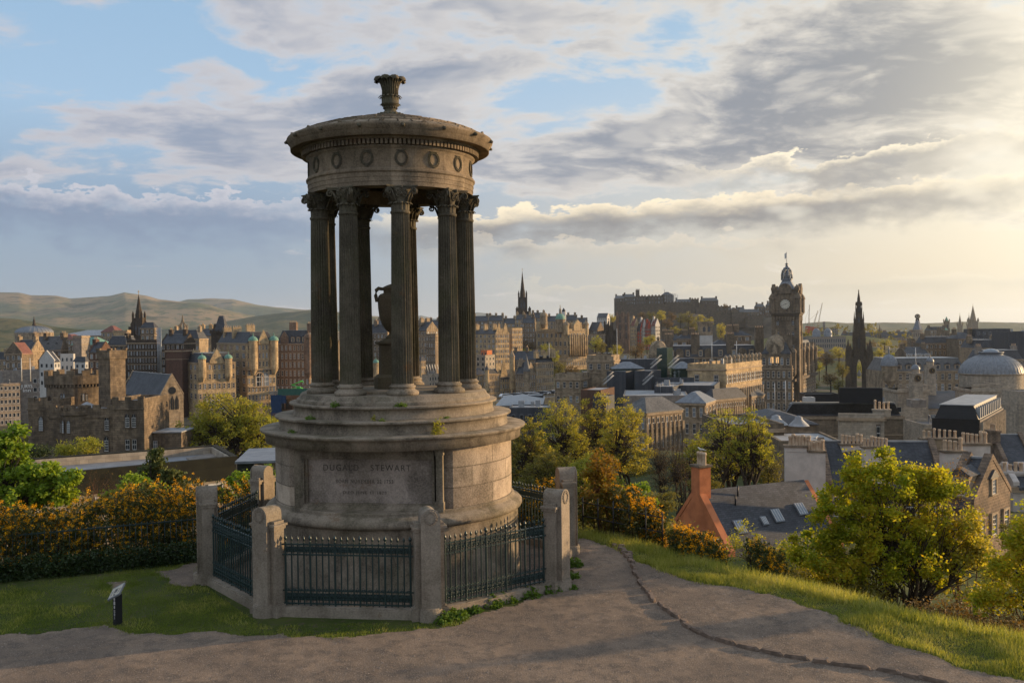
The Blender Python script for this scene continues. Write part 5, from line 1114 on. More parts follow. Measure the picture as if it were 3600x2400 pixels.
# chapel and small houses in the valley
i = T_('chapel', 'small gothic chapel with a lit gable, rose window and pointed lancets', 'church', 430, 566, 645, 1392, 205, 52, wm='stone_tan', rows=0, roof=('gx', 4.4), corn=False, strs=0)
for k, yy in enumerate((.3, .5, .7)): put_win(i['e'], 'lancet', 'R', 0, i['wR'] * yy, i['H'] - 3.0, .75, 2.6)
b = MB(); b.prism([(i['wR'] / 2 + .8 * math.cos(t), i['H'] + 1.1 + .8 * math.sin(t)) for t in np.linspace(0, 2 * PI, 17)[:-1]], 0, .06, 0, 'x'); b.build('rose_window', 'glass', i['e'])
i = T_('villa', 'small golden stone villa with gables and a pointed corner roof, left of the chapel', 'house', 428, 520, 548, 1396, 225, 20, wm='stone_gold', rows=3, nl=5, nr=2, fh=2.6, wh=1.3, roof=('gx', 2.6), chim=((.3, .4, 1, 1.4, 2.2, 3, 2), (.75, .4, 1, 1.4, 2.2, 3, 2)))
turret(i['e'], 0, 0, 1.1, i['H'] - 5, i['H'] + .4, 'cone', 'slate', 'stone_gold', 3.4)

# the twin-domed hotels at the bridge head
i = T_('domed_hotel', 'lower golden hotel with a central gable between two green domed turrets', 'hotel', 650, 694, 828, 1275, 415, 54, wm='stone_gold', rows=4, nl=3, nr=8, fh=4.2, wh=2.1, roof=('mans', 4), chim=((.3, .2, 1.6, 3, 5, 3), (.3, .75, 1.6, 3, 5, 3)))
e = i['e']; H = i['H']; wr = i['wR']
b = MB(); b.prism([(wr * .32, H - .5), (wr * .68, H - .5), (wr * .68, H + .8), (wr * .5, H + 6.0), (wr * .32, H + .8)], -.3, .5, 0, 'x'); b.build('gable', 'stone_gold', e)
for f in (.11, .80): turret(e, .4, wr * f, 1.6, H - 6.5, H + 1.6, 'dome')
for f in (.33, .55): put_win(e, 'arch', 'R', .15, wr * f, H - 20.2, 3.4, 3.8)
i = T_('grand_hotel', 'tall ornate golden hotel with two green domes flanking a pediment gable', 'hotel', 762, 868, 968, 1206, 430, 54, wm='stone_gold', rows=8, nl=5, nr=8, fh=3.75, wh=2.1, roof=('mans', 5), strs=3, chim=((.15, .25, 2, 4, 5, 4, 2), (.5, .2, 2, 4, 5, 4, 2), (.4, .8, 2, 4, 6, 4, 2)))
e = i['e']; H = i['H']; wr = i['wR']
b = MB(); b.prism([(wr * .40, H - .5), (wr * .75, H - .5), (wr * .75, H + 1), (wr * .575, H + 6), (wr * .40, H + 1)], -.3, .6, 0, 'x'); b.build('gable', 'stone_gold', e)
for f in (.20, .93): turret(e, .5, wr * f, 1.9, H - 12, H + 1.0, 'dome')
for f in (.42, .62): put_win(e, 'arch', 'R', .15, wr * f, H - 19.6, 3.2, 4.4)
b = MB(); b.box(.0, .8, .3, wr * .97, H - 12.2, H - 11.7); b.box(.0, .6, .3, wr * .97, H - 19.9, H - 19.4); b.build('balcony', 'trim_stone', e)
c = Comp('black_turret_block', 'black gothic tower with a steep truncated pyramid roof, left of the grand hotel', 'tower', 777, 500)
b = MB(); s_ = 500 / FPX; b.box(-26 * s_, 24 * s_, -4, 4, 0, c.Z(1165)); b.box(-30 * s_, 28 * s_, -4.6, 4.6, c.Z(1172), c.Z(1165)); 
for k in range(5): b.box((-29 + k * 13) * s_, (-23 + k * 13) * s_, -4.6, -3.8, c.Z(1165), c.Z(1160))
b.frust(-24 * s_, -6 * s_, -3, 1, c.Z(1165), c.Z(1138), .8, .8); b.build('wall', 'stone_soot', c.e)
b = MB(); b.frust(-17 * s_, 24 * s_, -3.6, 3.6, c.Z(1165), c.Z(1110), 13 * s_, 2.6); b.build('roof', 'slate', c.e)
i = T_('arcaded_block', 'red brown stone block with arched ground floor and mansard roof, right of the grand hotel', 'building', 970, 1086, 1112, 1206, 450, 12, wm='stone_red', rows=6, nl=8, nr=2, fh=4.0, wh=2.3, roof=('mans', 6, 2), strs=3, chim=((.45, .4, 3.5, 2, 4.6, 5, 5), (.95, .5, 3, 2, 4, 5, 5)))
e = i['e']; H = i['H']
turret(e, -.6, .6, 1.9, H - 14, H + 2.4, 'dome', 'stone_red', 'stone_red')
b = MB(); b.prism([(-i['wL'] * .85, H - .3), (-i['wL'] * .62, H - .3), (-i['wL'] * .62, H + 3), (-i['wL'] * .735, H + 5.6), (-i['wL'] * .85, H + 3)], -.3, .4, 0, 'y'); b.build('gable', 'stone_red', e)
for k in range(3): dormer(e, -i['wL'] * (.5 - k * .17), .5, H + .6, 1.8, 2.4)
for k in range(4): b = MB(); b.prism([(1.7 * math.cos(t), 1.7 * math.sin(t)) for t in np.linspace(0, PI, 9)] + [(-1.7, -3.5), (1.7, -3.5)], -.08, 0, 0, 'y'); o = b.build('archway', 'glass', e); o.location = (-i['wL'] * (.88 - .25 * k), 0, H - 27.5)
T_('tenement', 'stone tenement just beyond the left column, beside the arcaded block', 'building', 1108, 1190, None, 1196, 470, 4, t=14, wm='stone_tan', rows=6, nl=6, roof=('mans', 4))
# bridge works
P = at(973, 1388, 425); b = MB(); b.box(-2.4, 2.0, -1, 1, at(973, 1475, 425).z - P.z, 0); b.box(-2.5, 4.0, -.8, .8, -3.6, -.4)
o = b.build('scaffold_sheeting', 'scaffold_blue'); o.location = P; o.rotation_euler = (0, 0, -yaw); tag(o, 'dark blue sheeted scaffold below the bridge deck, left of the monument', 'scaffold')
e = empty('bridge', at(1040, 1376, 425), -yaw - .05, 'bridge deck under repair with green hoarding, between the grand hotel and the monument', 'bridge')
b = MB(); b.box(-12, 26, 0, 12, -1.2, 0); b.build('deck', 'concrete', e); b = MB(); b.box(-8, 14, -.2, 0, -1.6, 1.3); b.build('hoarding', 'hoarding_green', e)
b = MB()
for k in range(20): b.box(-12 + k * 2, -11.85 + k * 2, -.1, .1, 0, 2.4)
b.box(-12, 26, -.05, .05, 2.2, 2.35); b.box(-12, 26, -.05, .05, 1.2, 1.3); b.build('parapet_fence', 'steel_grey', e)
e = empty('telehandler', at(1044, 1377, 428), -yaw, 'bright green lifting machine with its boom raised, on the bridge deck', 'lift')
b = MB(); b.tube([(2.6, 0, 1.4), (-2.4, 0, 3.2)], .32, 6); b.tube([(-2.2, 0, 3.1), (2.6, 0, 4.9)], .26, 6); b.tube([(2.5, 0, 4.9), (2.9, 0, 3.9)], .2, 6); b.build('boom', 'machine_green', e)
b = MB(); b.box(-2.2, 2.2, -1, 1, .7, 1.7); b.box(0, 1.6, -.9, .9, 1.7, 2.5); b.build('body', 'machine_green', e)
for x_ in (-1.5, 1.5): b = MB(); b.lathe([(.6, -1.1), (.6, -.6)], 10, (0, 0, 0)); o = b.build('wheel', 'black_metal', e); o.rotation_euler = (PI / 2, 0, 0); o.location = (x_, -1.9 + .0, .6)

# steeples on the left
def steeple(name, label, px, ytip, yshould, ybase, wpx, d, wm='stone_soot', pin=True, stages=2, spr=.42, cross=True, twist=PI / 4):
    c = Comp(name, label, 'steeple', px, d); s_ = d / FPX; w = wpx * s_ / 2; Z = c.Z; zb, zs, zt = 0, Z(yshould), Z(ytip)
    b = MB(); h = zs
    b.box(-w, w, -w, w, 0, zs - 2)
    for sx in (-1, 1):
        for sy in (-1, 1): b.box(sx * w - .8 * w * .25, sx * w + .8 * w * .25, sy * w - .8 * w * .25, sy * w + .8 * w * .25, 0, zs - 1)
    b.box(-w * 1.1, w * 1.1, -w * 1.1, w * 1.1, zs - 2, zs - 1.3); b.build('tower', wm, c.e)
    b = MB()
    for sx in (-1, 1):
        for sy in (-1, 1): pinnacle(b, sx * w, sy * w, zs - 1, zs + (zt - zs) * .22, w * .2)
    if pin: b.build('pinnacles', wm, c.e)
    b = MB(); n = 8; r0 = w * spr * 2; b.lathe([(r0, zs - 1.3), (r0 * .96, zs + (zt - zs) * .08), (r0 * .5, zs + (zt - zs) * .5), (.02, zt)], 8, sm=False, a0=PI / 8, a1=2 * PI + PI / 8)
    for k in range(1, 4): t = k / 4.2; rr = r0 * (1 - t) * 1.0; b.lathe([(rr * 1.0, zs + (zt - zs) * t - .25), (rr * 1.12, zs + (zt - zs) * t), (rr * .98, zs + (zt - zs) * t + .25)], 8, sm=False, a0=PI / 8, a1=2 * PI + PI / 8)
    for k in range(4): a = k * PI / 2; b.frust(-r0 * .18 + r0 * .8 * math.cos(a), r0 * .18 + r0 * .8 * math.cos(a), -r0 * .18 + r0 * .8 * math.sin(a), r0 * .18 + r0 * .8 * math.sin(a), zs - 1, zs + (zt - zs) * .2, r0 * .16, r0 * .16)
    b.build('spire', wm, c.e)
    if cross: b = MB(); b.box(-.12, .12, -.12, .12, zt - 1, zt + 2.2); b.box(-.7, .7, -.1, .1, zt + 1.1, zt + 1.35); b.build('cross', 'gold', c.e)
    for f in (0, 1):
        for k in (-1, 1): put_win(c.e, 'lancet', 'LR'[f], (k * w * .36 if f == 0 else w), (-w if f == 0 else k * w * .36), zs - 12, w * .35, 6)
    return c
c = steeple('dark_steeple', 'black church steeple with a slender needle spire in front of the hills', 490, 1032, 1110, 1195, 30, 600, spr=.40)
b = MB(); s_ = 600 / FPX
for sx in (-1, 1):
    pinnacle(b, sx * 24 * s_, 0, c.Z(1150), c.Z(1128), .8); b.box(sx * 24 * s_ - 1.3, sx * 24 * s_ + 1.3, -3, 3, 0, c.Z(1148))
b.box(-24 * s_, 24 * s_, -2, 4, 0, c.Z(1152)); b.build('belfry_stage', 'stone_soot', c.e)
c = Comp('crown_steeple', 'pale spiky crown steeple poking above the roofs before the hills', 'steeple', 643, 760); b = MB(); s_ = 760 / FPX; w = 15 * s_; Z = c.Z
b.box(-w, w, -w, w, 0, Z(1158))
for k in range(8):
    a = k * PI / 4; b.tube([(w * 1.1 * math.cos(a), w * 1.1 * math.sin(a), Z(1160)), (w * .7 * math.cos(a), w * .7 * math.sin(a), Z(1142)), (.15 * math.cos(a), .15 * math.sin(a), Z(1128))], [.5, .45, .3], 5); pinnacle(b, w * 1.05 * math.cos(a), w * 1.05 * math.sin(a), Z(1160), Z(1140), .5)
b.frust(-1, 1, -1, 1, Z(1134), Z(1106), .9, .9); b.build('crown', 'stone_tan', c.e)
c = Comp('glass_dome_hall', 'large shallow ribbed dome with a lantern at the foot of the hills, far left', 'dome', 121, 1100); Z = c.Z; s_ = 1100 / FPX; R_ = 62 * s_
b = MB(); b.lathe([(R_, 0), (R_, Z(1170)), (R_ * .99, Z(1168))], 40, sm=False); b.build('wall', 'stone_tan', c.e)
b = MB(); b.lathe([(R_ * math.cos(t), Z(1169) + (Z(1146) - Z(1169)) * math.sin(t)) for t in np.linspace(0, PI / 2 - .1, 10)], 40); b.build('dome', 'lead', c.e)
b = MB(); b.lathe([(8 * s_, Z(1148)), (6 * s_, Z(1140)), (4 * s_, Z(1136)), (4 * s_, Z(1128)), (2 * s_, Z(1122)), (.2, Z(1112))], 12); b.build('lantern', 'stone_soot', c.e)
b = MB()
for k in range(28): a = k * 2 * PI / 28; b.tube([(R_ * 1.002 * math.cos(t) * math.cos(a), R_ * 1.002 * math.cos(t) * math.sin(a), Z(1169) + (Z(1146) - Z(1169)) * 1.02 * math.sin(t)) for t in np.linspace(0, PI / 2 - .1, 6)], .35, 4)
b.build('dome_ribs', 'lead', c.e)

# seen between the columns
T_('tenement', 'brown tenement seen between the two left columns and the urn', 'building', 1300, 1362, 1372, 1170, 560, 10, wm='stone_brown', rows=6, nl=5, fh=3.6, roof=('gx', 5), chim=((.3, .5, 1.6, 3, 3, 4, 4), (.8, .5, 1.6, 3, 3, 4, 4)))
i = T_('turreted_house', 'golden house with a small green dome turret seen just left of the urn pedestal', 'building', 1290, 1312, 1332, 1290, 470, 50, wm='stone_gold', rows=4, nr=3, fh=3.2, roof=('flat', .5)); turret(i['e'], 0, i['wR'] * .5, 1.5, i['H'] - 8, i['H'] + 2, 'dome')
T_('tenement', 'tenement with lit chimneys seen right of the front middle column', 'building', 1468, 1500, 1540, 1160, 590, 35, wm='stone_tan', rows=6, nl=3, nr=4, fh=3.6, roof=('gx', 5), chim=((.1, .3, 1.6, 3, 4, 4, 3), (.1, .8, 1.6, 3, 4, 4, 3)))
T_('tenement', 'flat topped brown tenement seen left of the fourth column', 'building', 1498, 1530, 1545, 1178, 540, 12, wm='stone_brown', rows=6, nl=4, fh=3.8, roof=('flat', .8))
i = T_('modern_block', 'pale modern block with steel framed attic, seen right of the urn', 'building', 1484, 1508, 1545, 1318, 480, 40, wm='stone_pale', rows=3, nr=4, fh=3.2, roof=('flat', .4), win='plain', corn=False)
b = MB()
for k in range(5): yy = i['wR'] * k / 4; b.tube([(-3, yy, i['H']), (-1.4, yy, i['H'] + 5), (0, yy, i['H'])], .18, 4)
b.build('attic_frame', 'white_paint', i['e'])
T_('domed_block', 'golden stone block with a curved front behind the pale modern block', 'building', 1470, 1480, 1496, 1268, 500, 45, wm='stone_gold', rows=6, nr=3, fh=3.4, roof=('hip', 2))
# ---------------- centre: old town ridge
def row(items, d, base_y, wm, gm='tenement'):
    for (xa, xb, yt, col, lab, chs) in items:
        block(gm, lab, 'building', xa, xb, None, yt, d, 3, t=16, wm=col, rows=2, nl=max(2, int((xb - xa) / 14)), fh=3.5, roof=('gx', 4.5), chim=[(u, .5, 2.0, 3.4, 3.2, 4, 3.2) for u in chs])
row([(1660, 1716, 1128, 'stone_brown', 'slate roofed tenement on the ridge, just right of the rightmost column', (.1, .9)), (1716, 1768, 1126, 'stone_tan', 'tenement with three chimneys on the ridge, second right of the columns', (.1, .5, .95)),
     (1768, 1812, 1136, 'stone_tan', 'low lit tenement left of the tall black needle spire', (.2, .9)), (1812, 1868, 1122, 'stone_gold', 'tenement with wide chimneys at the foot of the tall black needle spire', (.1, .5, .9)),
     (1868, 1916, 1116, 'stone_brown', 'tall chimneyed tenement right of the tall black needle spire', (.1, .45, .9)), (1916, 1964, 1128, 'stone_tan', 'tenement left of the small green dome', (.3, .9)),
     (1990, 2030, 1124, 'stone_tan', 'tenement right of the small green dome', (.2, .8)), (2026, 2066, 1134, 'stone_brown', 'tenement with pointed roof behind the lit bank front', (.5,)),
     (1310, 1372, 1140, 'stone_tan', 'ridge tenement seen between the left columns', (.3, .8)), (1460, 1545, 1142, 'stone_brown', 'ridge tenement seen between the right columns', (.2, .6, .9))], 850, 0, None)
i = T_('crow_stepped_tenement', 'tall tenement with two lit stepped gables, first right of the columns', 'building', 1655, 1742, 1790, 1172, 660, 50, wm='stone_gold', rows=6, nl=6, nr=6, fh=3.5, wh=1.9, roof=('gx', 3), chim=((.1, .3, 1.6, 3, 4, 4, 2), (.45, .3, 1.6, 3, 4, 4, 2), (.8, .3, 1.6, 3, 4, 4, 2)))
for f in (.25, .72):
    b = MB(); w_ = i['wR'] * .21; y_ = i['wR'] * f
    for k in range(5): b.box(-.4, .25, y_ - w_ * (1 - k / 5), y_ + w_ * (1 - k / 5), i['H'] + k * 1.4 - .2, i['H'] + (k + 1) * 1.4)
    b.build('stepped_gable', 'stone_gold', i['e'])
T_('tenement', 'lit flat topped tenement beside the stepped gables', 'building', 1786, 1800, 1836, 1158, 680, 45, wm='stone_gold', rows=6, nl=2, nr=5, fh=3.6, roof=('flat', 1), strs=3)
T_('tenement', 'sooty tall tenement between the stepped gables and the bank', 'building', 1834, 1880, None, 1134, 700, 5, t=14, wm='stone_brown', rows=8, nl=5, fh=3.6, roof=('gx', 4), chim=((.2, .5, 1.6, 3, 3, 4, 3), (.85, .5, 1.6, 3, 3, 4, 3)))
i = T_('bank_palace', 'huge domed classical bank with a lit columned front and green dome', 'bank', 1872, 1994, 2066, 1162, 700, 48, wm='stone_gold', rows=5, nl=8, nr=7, fh=6.2, wh=3.0, top=1.8, roof=('flat', 1.2), strs=4)
e = i['e']; H = i['H']; wr = i['wR']; wl = i['wL']
b = MB(); b.box(-wl * .25, -1, wr * .25, wr * .75, H, H + 6); b.prism([(wr * .30, H), (wr * .70, H), (wr * .70, H + 4), (wr * .5, H + 8), (wr * .30, H + 4)], -1.0, .6, 0, 'x'); b.box(-wl * .97, -wl * .80, 1, 9, H, H + 7); b.build('attic', 'stone_gold', e)
for k in range(9):
    b = MB(); y_ = wr * (.08 + .84 * k / 8); b.tube([(.9, y_, H - 19), (.9, y_, H - 3)], .55, 8); b.build('column', 'stone_gold', e)
for f in (.02, .98): turret(e, -1.5, wr * f, 2.2, H - 3, H + 4, 'dome', 'stone_tan', 'stone_gold')
dome = MB(); s_ = 700 / FPX; rd = 17.5 * s_; dx = -wl * .10; dy_ = wr * .55
dx = W = (at(1970, 1140, 705) - i['base']); dxl = Vector((dx.dot(-i['dl']), dx.dot(i['dr']), 0)); zz = lambda y: at(1970, y, 705).z - i['base'].z
b = MB(); b.lathe([(rd * .95, H - 1), (rd * .95, zz(1126)), (rd * 1.06, zz(1125)), (rd * 1.06, zz(1122))], 24, (dxl.x, dxl.y, 0), sm=False); dr_ = b.build('dome_drum', 'stone_tan', e)
b = MB(); b.lathe([(rd * math.cos(t), zz(1122) + (zz(1102) - zz(1122)) * math.sin(t)) for t in np.linspace(0, PI / 2 - .25, 9)], 24, (dxl.x, dxl.y, 0)); b.build('dome', 'copper_green', dr_)
b = MB(); b.lathe([(5 * s_, zz(1103)), (4.4 * s_, zz(1092)), (5 * s_, zz(1091)), (3 * s_, zz(1085)), (1 * s_, zz(1081)), (1.3 * s_, zz(1076)), (.1, zz(1071))], 12, (dxl.x, dxl.y, 0)); b.build('lantern', 'stone_pale', dr_)
turret(e, -wl * .78, 4, 2.8, H + 5, H + 11, 'dome', 'stone_tan', 'stone_tan')
T_('terrace_wall', 'lit arched terrace wall below the great bank', 'wall', 1960, 1990, 2082, 1268, 690, 50, t=10, wm='stone_gold', rows=2, nr=12, fh=5, wh=2.6, roof=('flat', 1))
c = Comp('camera_obscura_tower', 'little white tower with a black dome behind the green dome', 'tower', 1983, 900); b = MB(); s_ = 900 / FPX; b.lathe([(9 * s_, 0), (9 * s_, c.Z(1098)), (7 * s_, c.Z(1096))], 12); b.build('wall', 'render_white_far', c.e); b = MB(); b.lathe([(7 * s_, c.Z(1098)), (6 * s_, c.Z(1090)), (3 * s_, c.Z(1086)), (.1, c.Z(1082))], 12); b.build('dome', 'black_metal', c.e)
steeple('needle_spire', 'tall black gothic church spire standing above the ridge, right of the columns', 1839, 951, 1040, 1120, 27, 950, spr=.36)
c = steeple('tall_gothic_steeple_shoulders', 'dark buttressed belfry base wrapped round the needle spire', 1841, 1030, 1090, 1140, 44, 955, pin=True, spr=.3, cross=False)
# lower sunlit row
i = T_('sunlit_block', 'sunlit stone block with a slate roof and turret, at the foot of the rightmost column', 'building', 1650, 1678, 1712, 1316, 480, 48, wm='stone_gold', rows=4, nl=2, nr=4, fh=3.2, roof=('hip', 3), strs=2)
i = T_('sunlit_block', 'sunlit five storey block with rows of small windows, second in the lower row', 'building', 1700, 1712, 1755, 1314, 470, 50, wm='stone_gold', rows=6, nl=1, nr=8, fh=3.1, roof=('mans', 2.2), strs=2); turret(i['e'], 0, 0, 1, i['H'] - 8, i['H'] + 2, 'cone', 'slate')
i = T_('crow_stepped_house', 'golden house with stepped gable and bay windows in the lower row', 'house', 1750, 1757, 1798, 1322, 475, 52, wm='stone_gold', rows=4, nr=5, fh=3.3, roof=('gy', 3))
b = MB(); w_ = i['wR'] * .28; y_ = i['wR'] * .35
for k in range(6): b.box(-.4, .25, y_ - w_ * (1 - k / 6), y_ + w_ * (1 - k / 6), i['H'] + k * 1.3 - .2, i['H'] + (k + 1) * 1.3)
b.build('stepped_gable', 'stone_gold', i['e'])
i = T_('battlemented_tower', 'thin round battlemented tower between the stepped gable and the gothic block', 'tower', 1796, 1800, 1812, 1340, 470, 50, wm='stone_gold', rows=2, nr=1, roof=('flat', .5)); turret(i['e'], -1, 1, 1.3, i['H'] - 4, i['H'] + 12, 'cone', 'stone_tan')
i = T_('gothic_block', 'stone block with pointed slate spirelets in the lower row', 'building', 1812, 1852, 1882, 1312, 460, 40, wm='stone_tan', rows=5, nl=5, nr=4, fh=3.6, roof=('gx', 5), chim=((.2, .4, 1.6, 3, 3, 4, 3),))
turret(i['e'], 0, 0, 1.6, i['H'] - 10, i['H'] + 1, 'cone', 'slate_light', 'stone_tan', 7.5)
i = T_('corner_block', 'tall sunlit block at the right end of the lower row, with a chimneyed roof', 'building', 1876, 1884, 1946, 1274, 465, 50, wm='stone_gold', rows=7, nl=1, nr=9, fh=3.5, roof=('mans', 3), strs=3, chim=((.5, .1, 2, 2, 3, 4, 2), (.5, .5, 2, 2, 3, 4, 2), (.5, .95, 3, 3, 4, 4, 2)))
T_('dark_block', 'dark roofed older block behind the gothic block of the lower row', 'building', 1800, 1900, None, 1262, 500, 5, t=14, wm='stone_brown', rows=1, nl=8, roof=('gx', 4), chim=((.1, .5, 1.6, 2.4, 3, 4, 3), (.5, .5, 1.6, 2.4, 3, 4, 3)))
T_('modern_pink_block', 'pink rendered modern block with an orange upper box, below the stepped gables', 'building', 1655, 1706, 1740, 1250, 560, 35, wm='stone_pale', rows=3, nl=3, nr=3, fh=3.2, roof=('flat', .4), win='plain', corn=False)
T_('orange_box_block', 'small orange rendered roof box above the pink modern block', 'building', 1690, 1712, 1730, 1233, 568, 35, wm='orange_harling', rows=1, nl=2, roof=('flat', .3), win='plain', corn=False)
# station bridge with cars
e = empty('station_parapet', at(1760, 1408, 400), -yaw - .9, 'long sunlit parapet wall of the bridge by the station', 'wall')
b = MB(); b.box(-.4, .2, -4, 75, -7, 0); b.build('wall', 'stone_gold', e); b = MB(); b.box(-14, -.4, -4, 75, -1.2, -.9); b.build('deck', 'concrete', e)
carm = []
for colr in ('car_white', 'car_dark', 'steel_grey'):
    b = MB(); b.prism([(-2.1, .3), (2.1, .3), (2.15, .8), (1.3, .95), (.7, 1.45), (-1.2, 1.45), (-1.9, .95), (-2.15, .8)], -.85, .85, 0, 'y'); body = b.mesh('body', colr)
    b = MB(); b.prism([(1.2, .95), (.68, 1.38), (-1.15, 1.38), (-1.7, .95)], -.87, .87, 0, 'y'); win_ = b.mesh('side_windows', 'glass'); carm.append((body, win_))
b = MB(); b.lathe([(.01, -.1), (.33, -.1), (.33, .1), (.01, .1)], 12); whm = b.mesh('wheel', 'black_metal')
def car(P, rz, k, label, group):
    e = empty('parked_car', P, rz, label, 'car', group); link('body', carm[k][0], e); link('side_windows', carm[k][1], e)
    for x_ in (-1.35, 1.35):
        for y_ in (-.85, .85): o = link('wheel', whm, e); o.location = (x_, y_, .33); o.rotation_euler = (PI / 2, 0, 0)
for k in range(14):
    t = k / 13; q = at(1772 + 175 * t, 1396 - 13 * t, 405 + 25 * t); car(q, -yaw + .65, (0, 0, 1, 2, 0, 1, 0)[k % 7], 'tiny car in the sunlit queue on the station bridge', 'cars queued on the station bridge')
for k in range(5): q = at(2112 + 9 * k, 1243, 760); car(q, -yaw, (0, 1, 0, 2, 0)[k], 'tiny parked car on the mound below the dark twin towers', 'cars parked below the twin towers')
T_('station_roof', 'low glazed station roof behind the treetops right of the monument', 'station', 1745, 1905, None, 1424, 300, 3, t=40, wm='concrete', rows=1, nl=14, roof=('hip', 1.2), rm='lead_light', win='plain', corn=False)
# twin towered college
c = Comp('twin_tower_college', 'dark gothic college with pinnacled twin towers', 'college', 2170, 850); Z = c.Z; s_ = 850 / FPX
def gtower(b, px, w, yt, yp):
    x = c.X(px); b.box(x - w * s_, x + w * s_, -w * s_, w * s_, 0, Z(yt))
    for sx in (-1, 1):
        for sy in (-1, 1): b.lathe([(w * s_ * .3, 0), (w * s_ * .3, Z(yt) + 2)], 8, (x + sx * w * s_, sy * w * s_, 0), sm=False); pinnacle(b, x + sx * w * s_, sy * w * s_, Z(yt) + 1, Z(yp), w * s_ * .25)
    for k in (-.33, .33): b.box(x + k * w * s_ * 1.2 - .3, x + k * w * s_ * 1.2 + .3, -w * s_ - .5, -w * s_, 0, Z(yt) + 1)
b = MB(); gtower(b, 2179, 9, 1108, 1094); b.build('tower', 'stone_red', c.e); b = MB(); gtower(b, 2200, 9, 1106, 1096); b.build('tower', 'stone_red', c.e)
b = MB(); gtower(b, 2133, 7, 1140, 1126); gtower(b, 2147, 7, 1144, 1130); b.build('tower', 'stone_soot', c.e)
b = MB(); b.box(c.X(2126), c.X(2215), 3, 12, 0, Z(1160)); b.box(c.X(2150), c.X(2170), -1, 5, 0, Z(1180)); b.build('hall', 'stone_soot', c.e)
for px in (2179, 2200):
    for k in range(3): put_win(c.e, 'lancet', 'L', c.X(px), -9 * s_, Z(1135 + 28 * k), 2.0, 5.5)
T_('white_castle_house', 'white harled house with dark gables on the slope below the castle', 'house', 2098, 2134, 2144, 1116, 1080, 15, wm='render_white_far', rows=4, nl=5, nr=1, fh=3.6, roof=('gx', 5), win='plain', corn=False)
for (xa, xb, xc, yt, wm, rm, lab) in [(2216, 2232, 2248, 1142, 'stone_gold', 'red_tile', 'golden gabled house right of the twin towers'), (2246, 2262, 2272, 1146, 'render_white_far', 'red_tile', 'white and red timbered house with a red roof below the castle'),
        (2268, 2278, 2290, 1152, 'red_harling', 'red_tile', 'red harled gabled house below the castle'), (2288, 2304, 2320, 1143, 'render_white_far', 'red_tile', 'rightmost white house with a red tiled gable below the castle'), (2228, 2252, 2262, 1160, 'red_harling', 'slate', 'red stone lower house among the white gables')]:
    block('timbered_house', lab, 'house', xa, xb, xc, yt, 900, 40, wm=wm, rows=6, nl=3, nr=3, fh=3.3, wh=1.8, roof=('gx', 6), rm=rm, corn=False, chim=((.3, .4, 1.4, 2, 4, 3, 4),))
block('stone_house', 'brown gabled stone hall left of the dark twin towers', 'building', 2070, 2100, 2124, 1160, 850, 35, wm='stone_brown', rows=3, nl=4, nr=3, roof=('gx', 7))
block('gallery_block', 'low brown block beneath the white castle house', 'building', 2066, 2128, None, 1176, 830, 5, t=12, wm='stone_brown', rows=2, nl=6, roof=('flat', 1), rm='lead_light')

# ---------------- castle on its rock
def rockmesh():
    n1, n2 = 110, 46; V = []; 
    for j in range(n2):
        dd = 1150 + 330 * j / (n2 - 1)
        for i_ in range(n1):
            px = 2060 + 760 * i_ / (n1 - 1); P = at(px, 1200, dd); x, y = P.x, P.y
            top = np.interp(px, [2060, 2110, 2165, 2400, 2520, 2620, 2720, 2760, 2820], [1172, 1150, 1112, 1104, 1108, 1116, 1118, 1160, 1200])
            zt = at(px, top, 1240).z; zb = hz(x, y) - 4
            f = smooth01((dd - 1150) / (70 + 25 * math.sin(px * .02))); f2 = smooth01((1480 - dd) / 100)
            n_ = float(fbm(np.array([px * .35]), np.array([dd * .5]), 20, 4, 3)[0]) - .5
            f = min(1, max(0, f + n_ * .35 * (0 < f < 1))); V.append((x, y, zb + (zt - zb) * min(f, f2) + n_ * 5 * (1 - abs(2 * f - 1))))
    me = np_mesh('castle_rock', np.array(V), grid_faces(n1, n2), ['rock']); return me
struct('castle_rock', rockmesh())
def cas(name, lab, parts, wm='stone_castle', d=1240, cat='castle building'):
    px0 = parts[0][0]; c = Comp(name, lab, cat, px0, d, zb=at(px0, 1130, d).z); b = MB(); rb = MB()
    for p in parts:
        xa, xb, yt, dy, th = p[:5]; rf = p[5] if len(p) > 5 else None; x0, x1 = c.X(xa), c.X(xb); zt = c.Z(yt, 0)
        b.box(x0, x1, dy, dy + th, -8, zt)
        if rf == 'c':
            n = max(2, int((x1 - x0) / 4)); st = (x1 - x0) / (2 * n + 1)
            for k in range(0, 2 * n + 1, 2): b.box(x0 + k * st, x0 + (k + 1) * st, dy, dy + .8, zt, zt + 1.4)
        elif rf == 'g': b.prism([(x0, zt), (x1, zt), ((x0 + x1) / 2, zt + (x1 - x0) * .42)], dy, dy + 1, 0, 'y'); rb.prism([(x0 - .5, zt), (x1 + .5, zt), ((x0 + x1) / 2, zt + (x1 - x0) * .44)], dy + 1, dy + th, 0, 'y')
        elif rf == 'r': rb.frust(x0 - .4, x1 + .4, dy, dy + th, zt, zt + 4, 2, th / 2.2); [b.box(x, x + 2, dy + th / 2 - 1, dy + th / 2 + 1, zt, zt + 6) for x in (x0 + .3, x1 - 2.3)]
    b.build('wall', wm, c.e)
    if rb.v: rb.build('roof', 'slate_light', c.e)
    n = 0
    for p in parts:
        if len(p) > 6:
            x0, x1 = c.X(p[0]), c.X(p[1]); k = p[6]
            for r in range(p[7] if len(p) > 7 else 1):
                for q in range(k): put_win(c.e, 'dark', 'L', x0 + (x1 - x0) * (q + .5) / k, p[3], c.Z(p[2]) - 4.5 - r * 5, 1.3, 2.4)
    return c
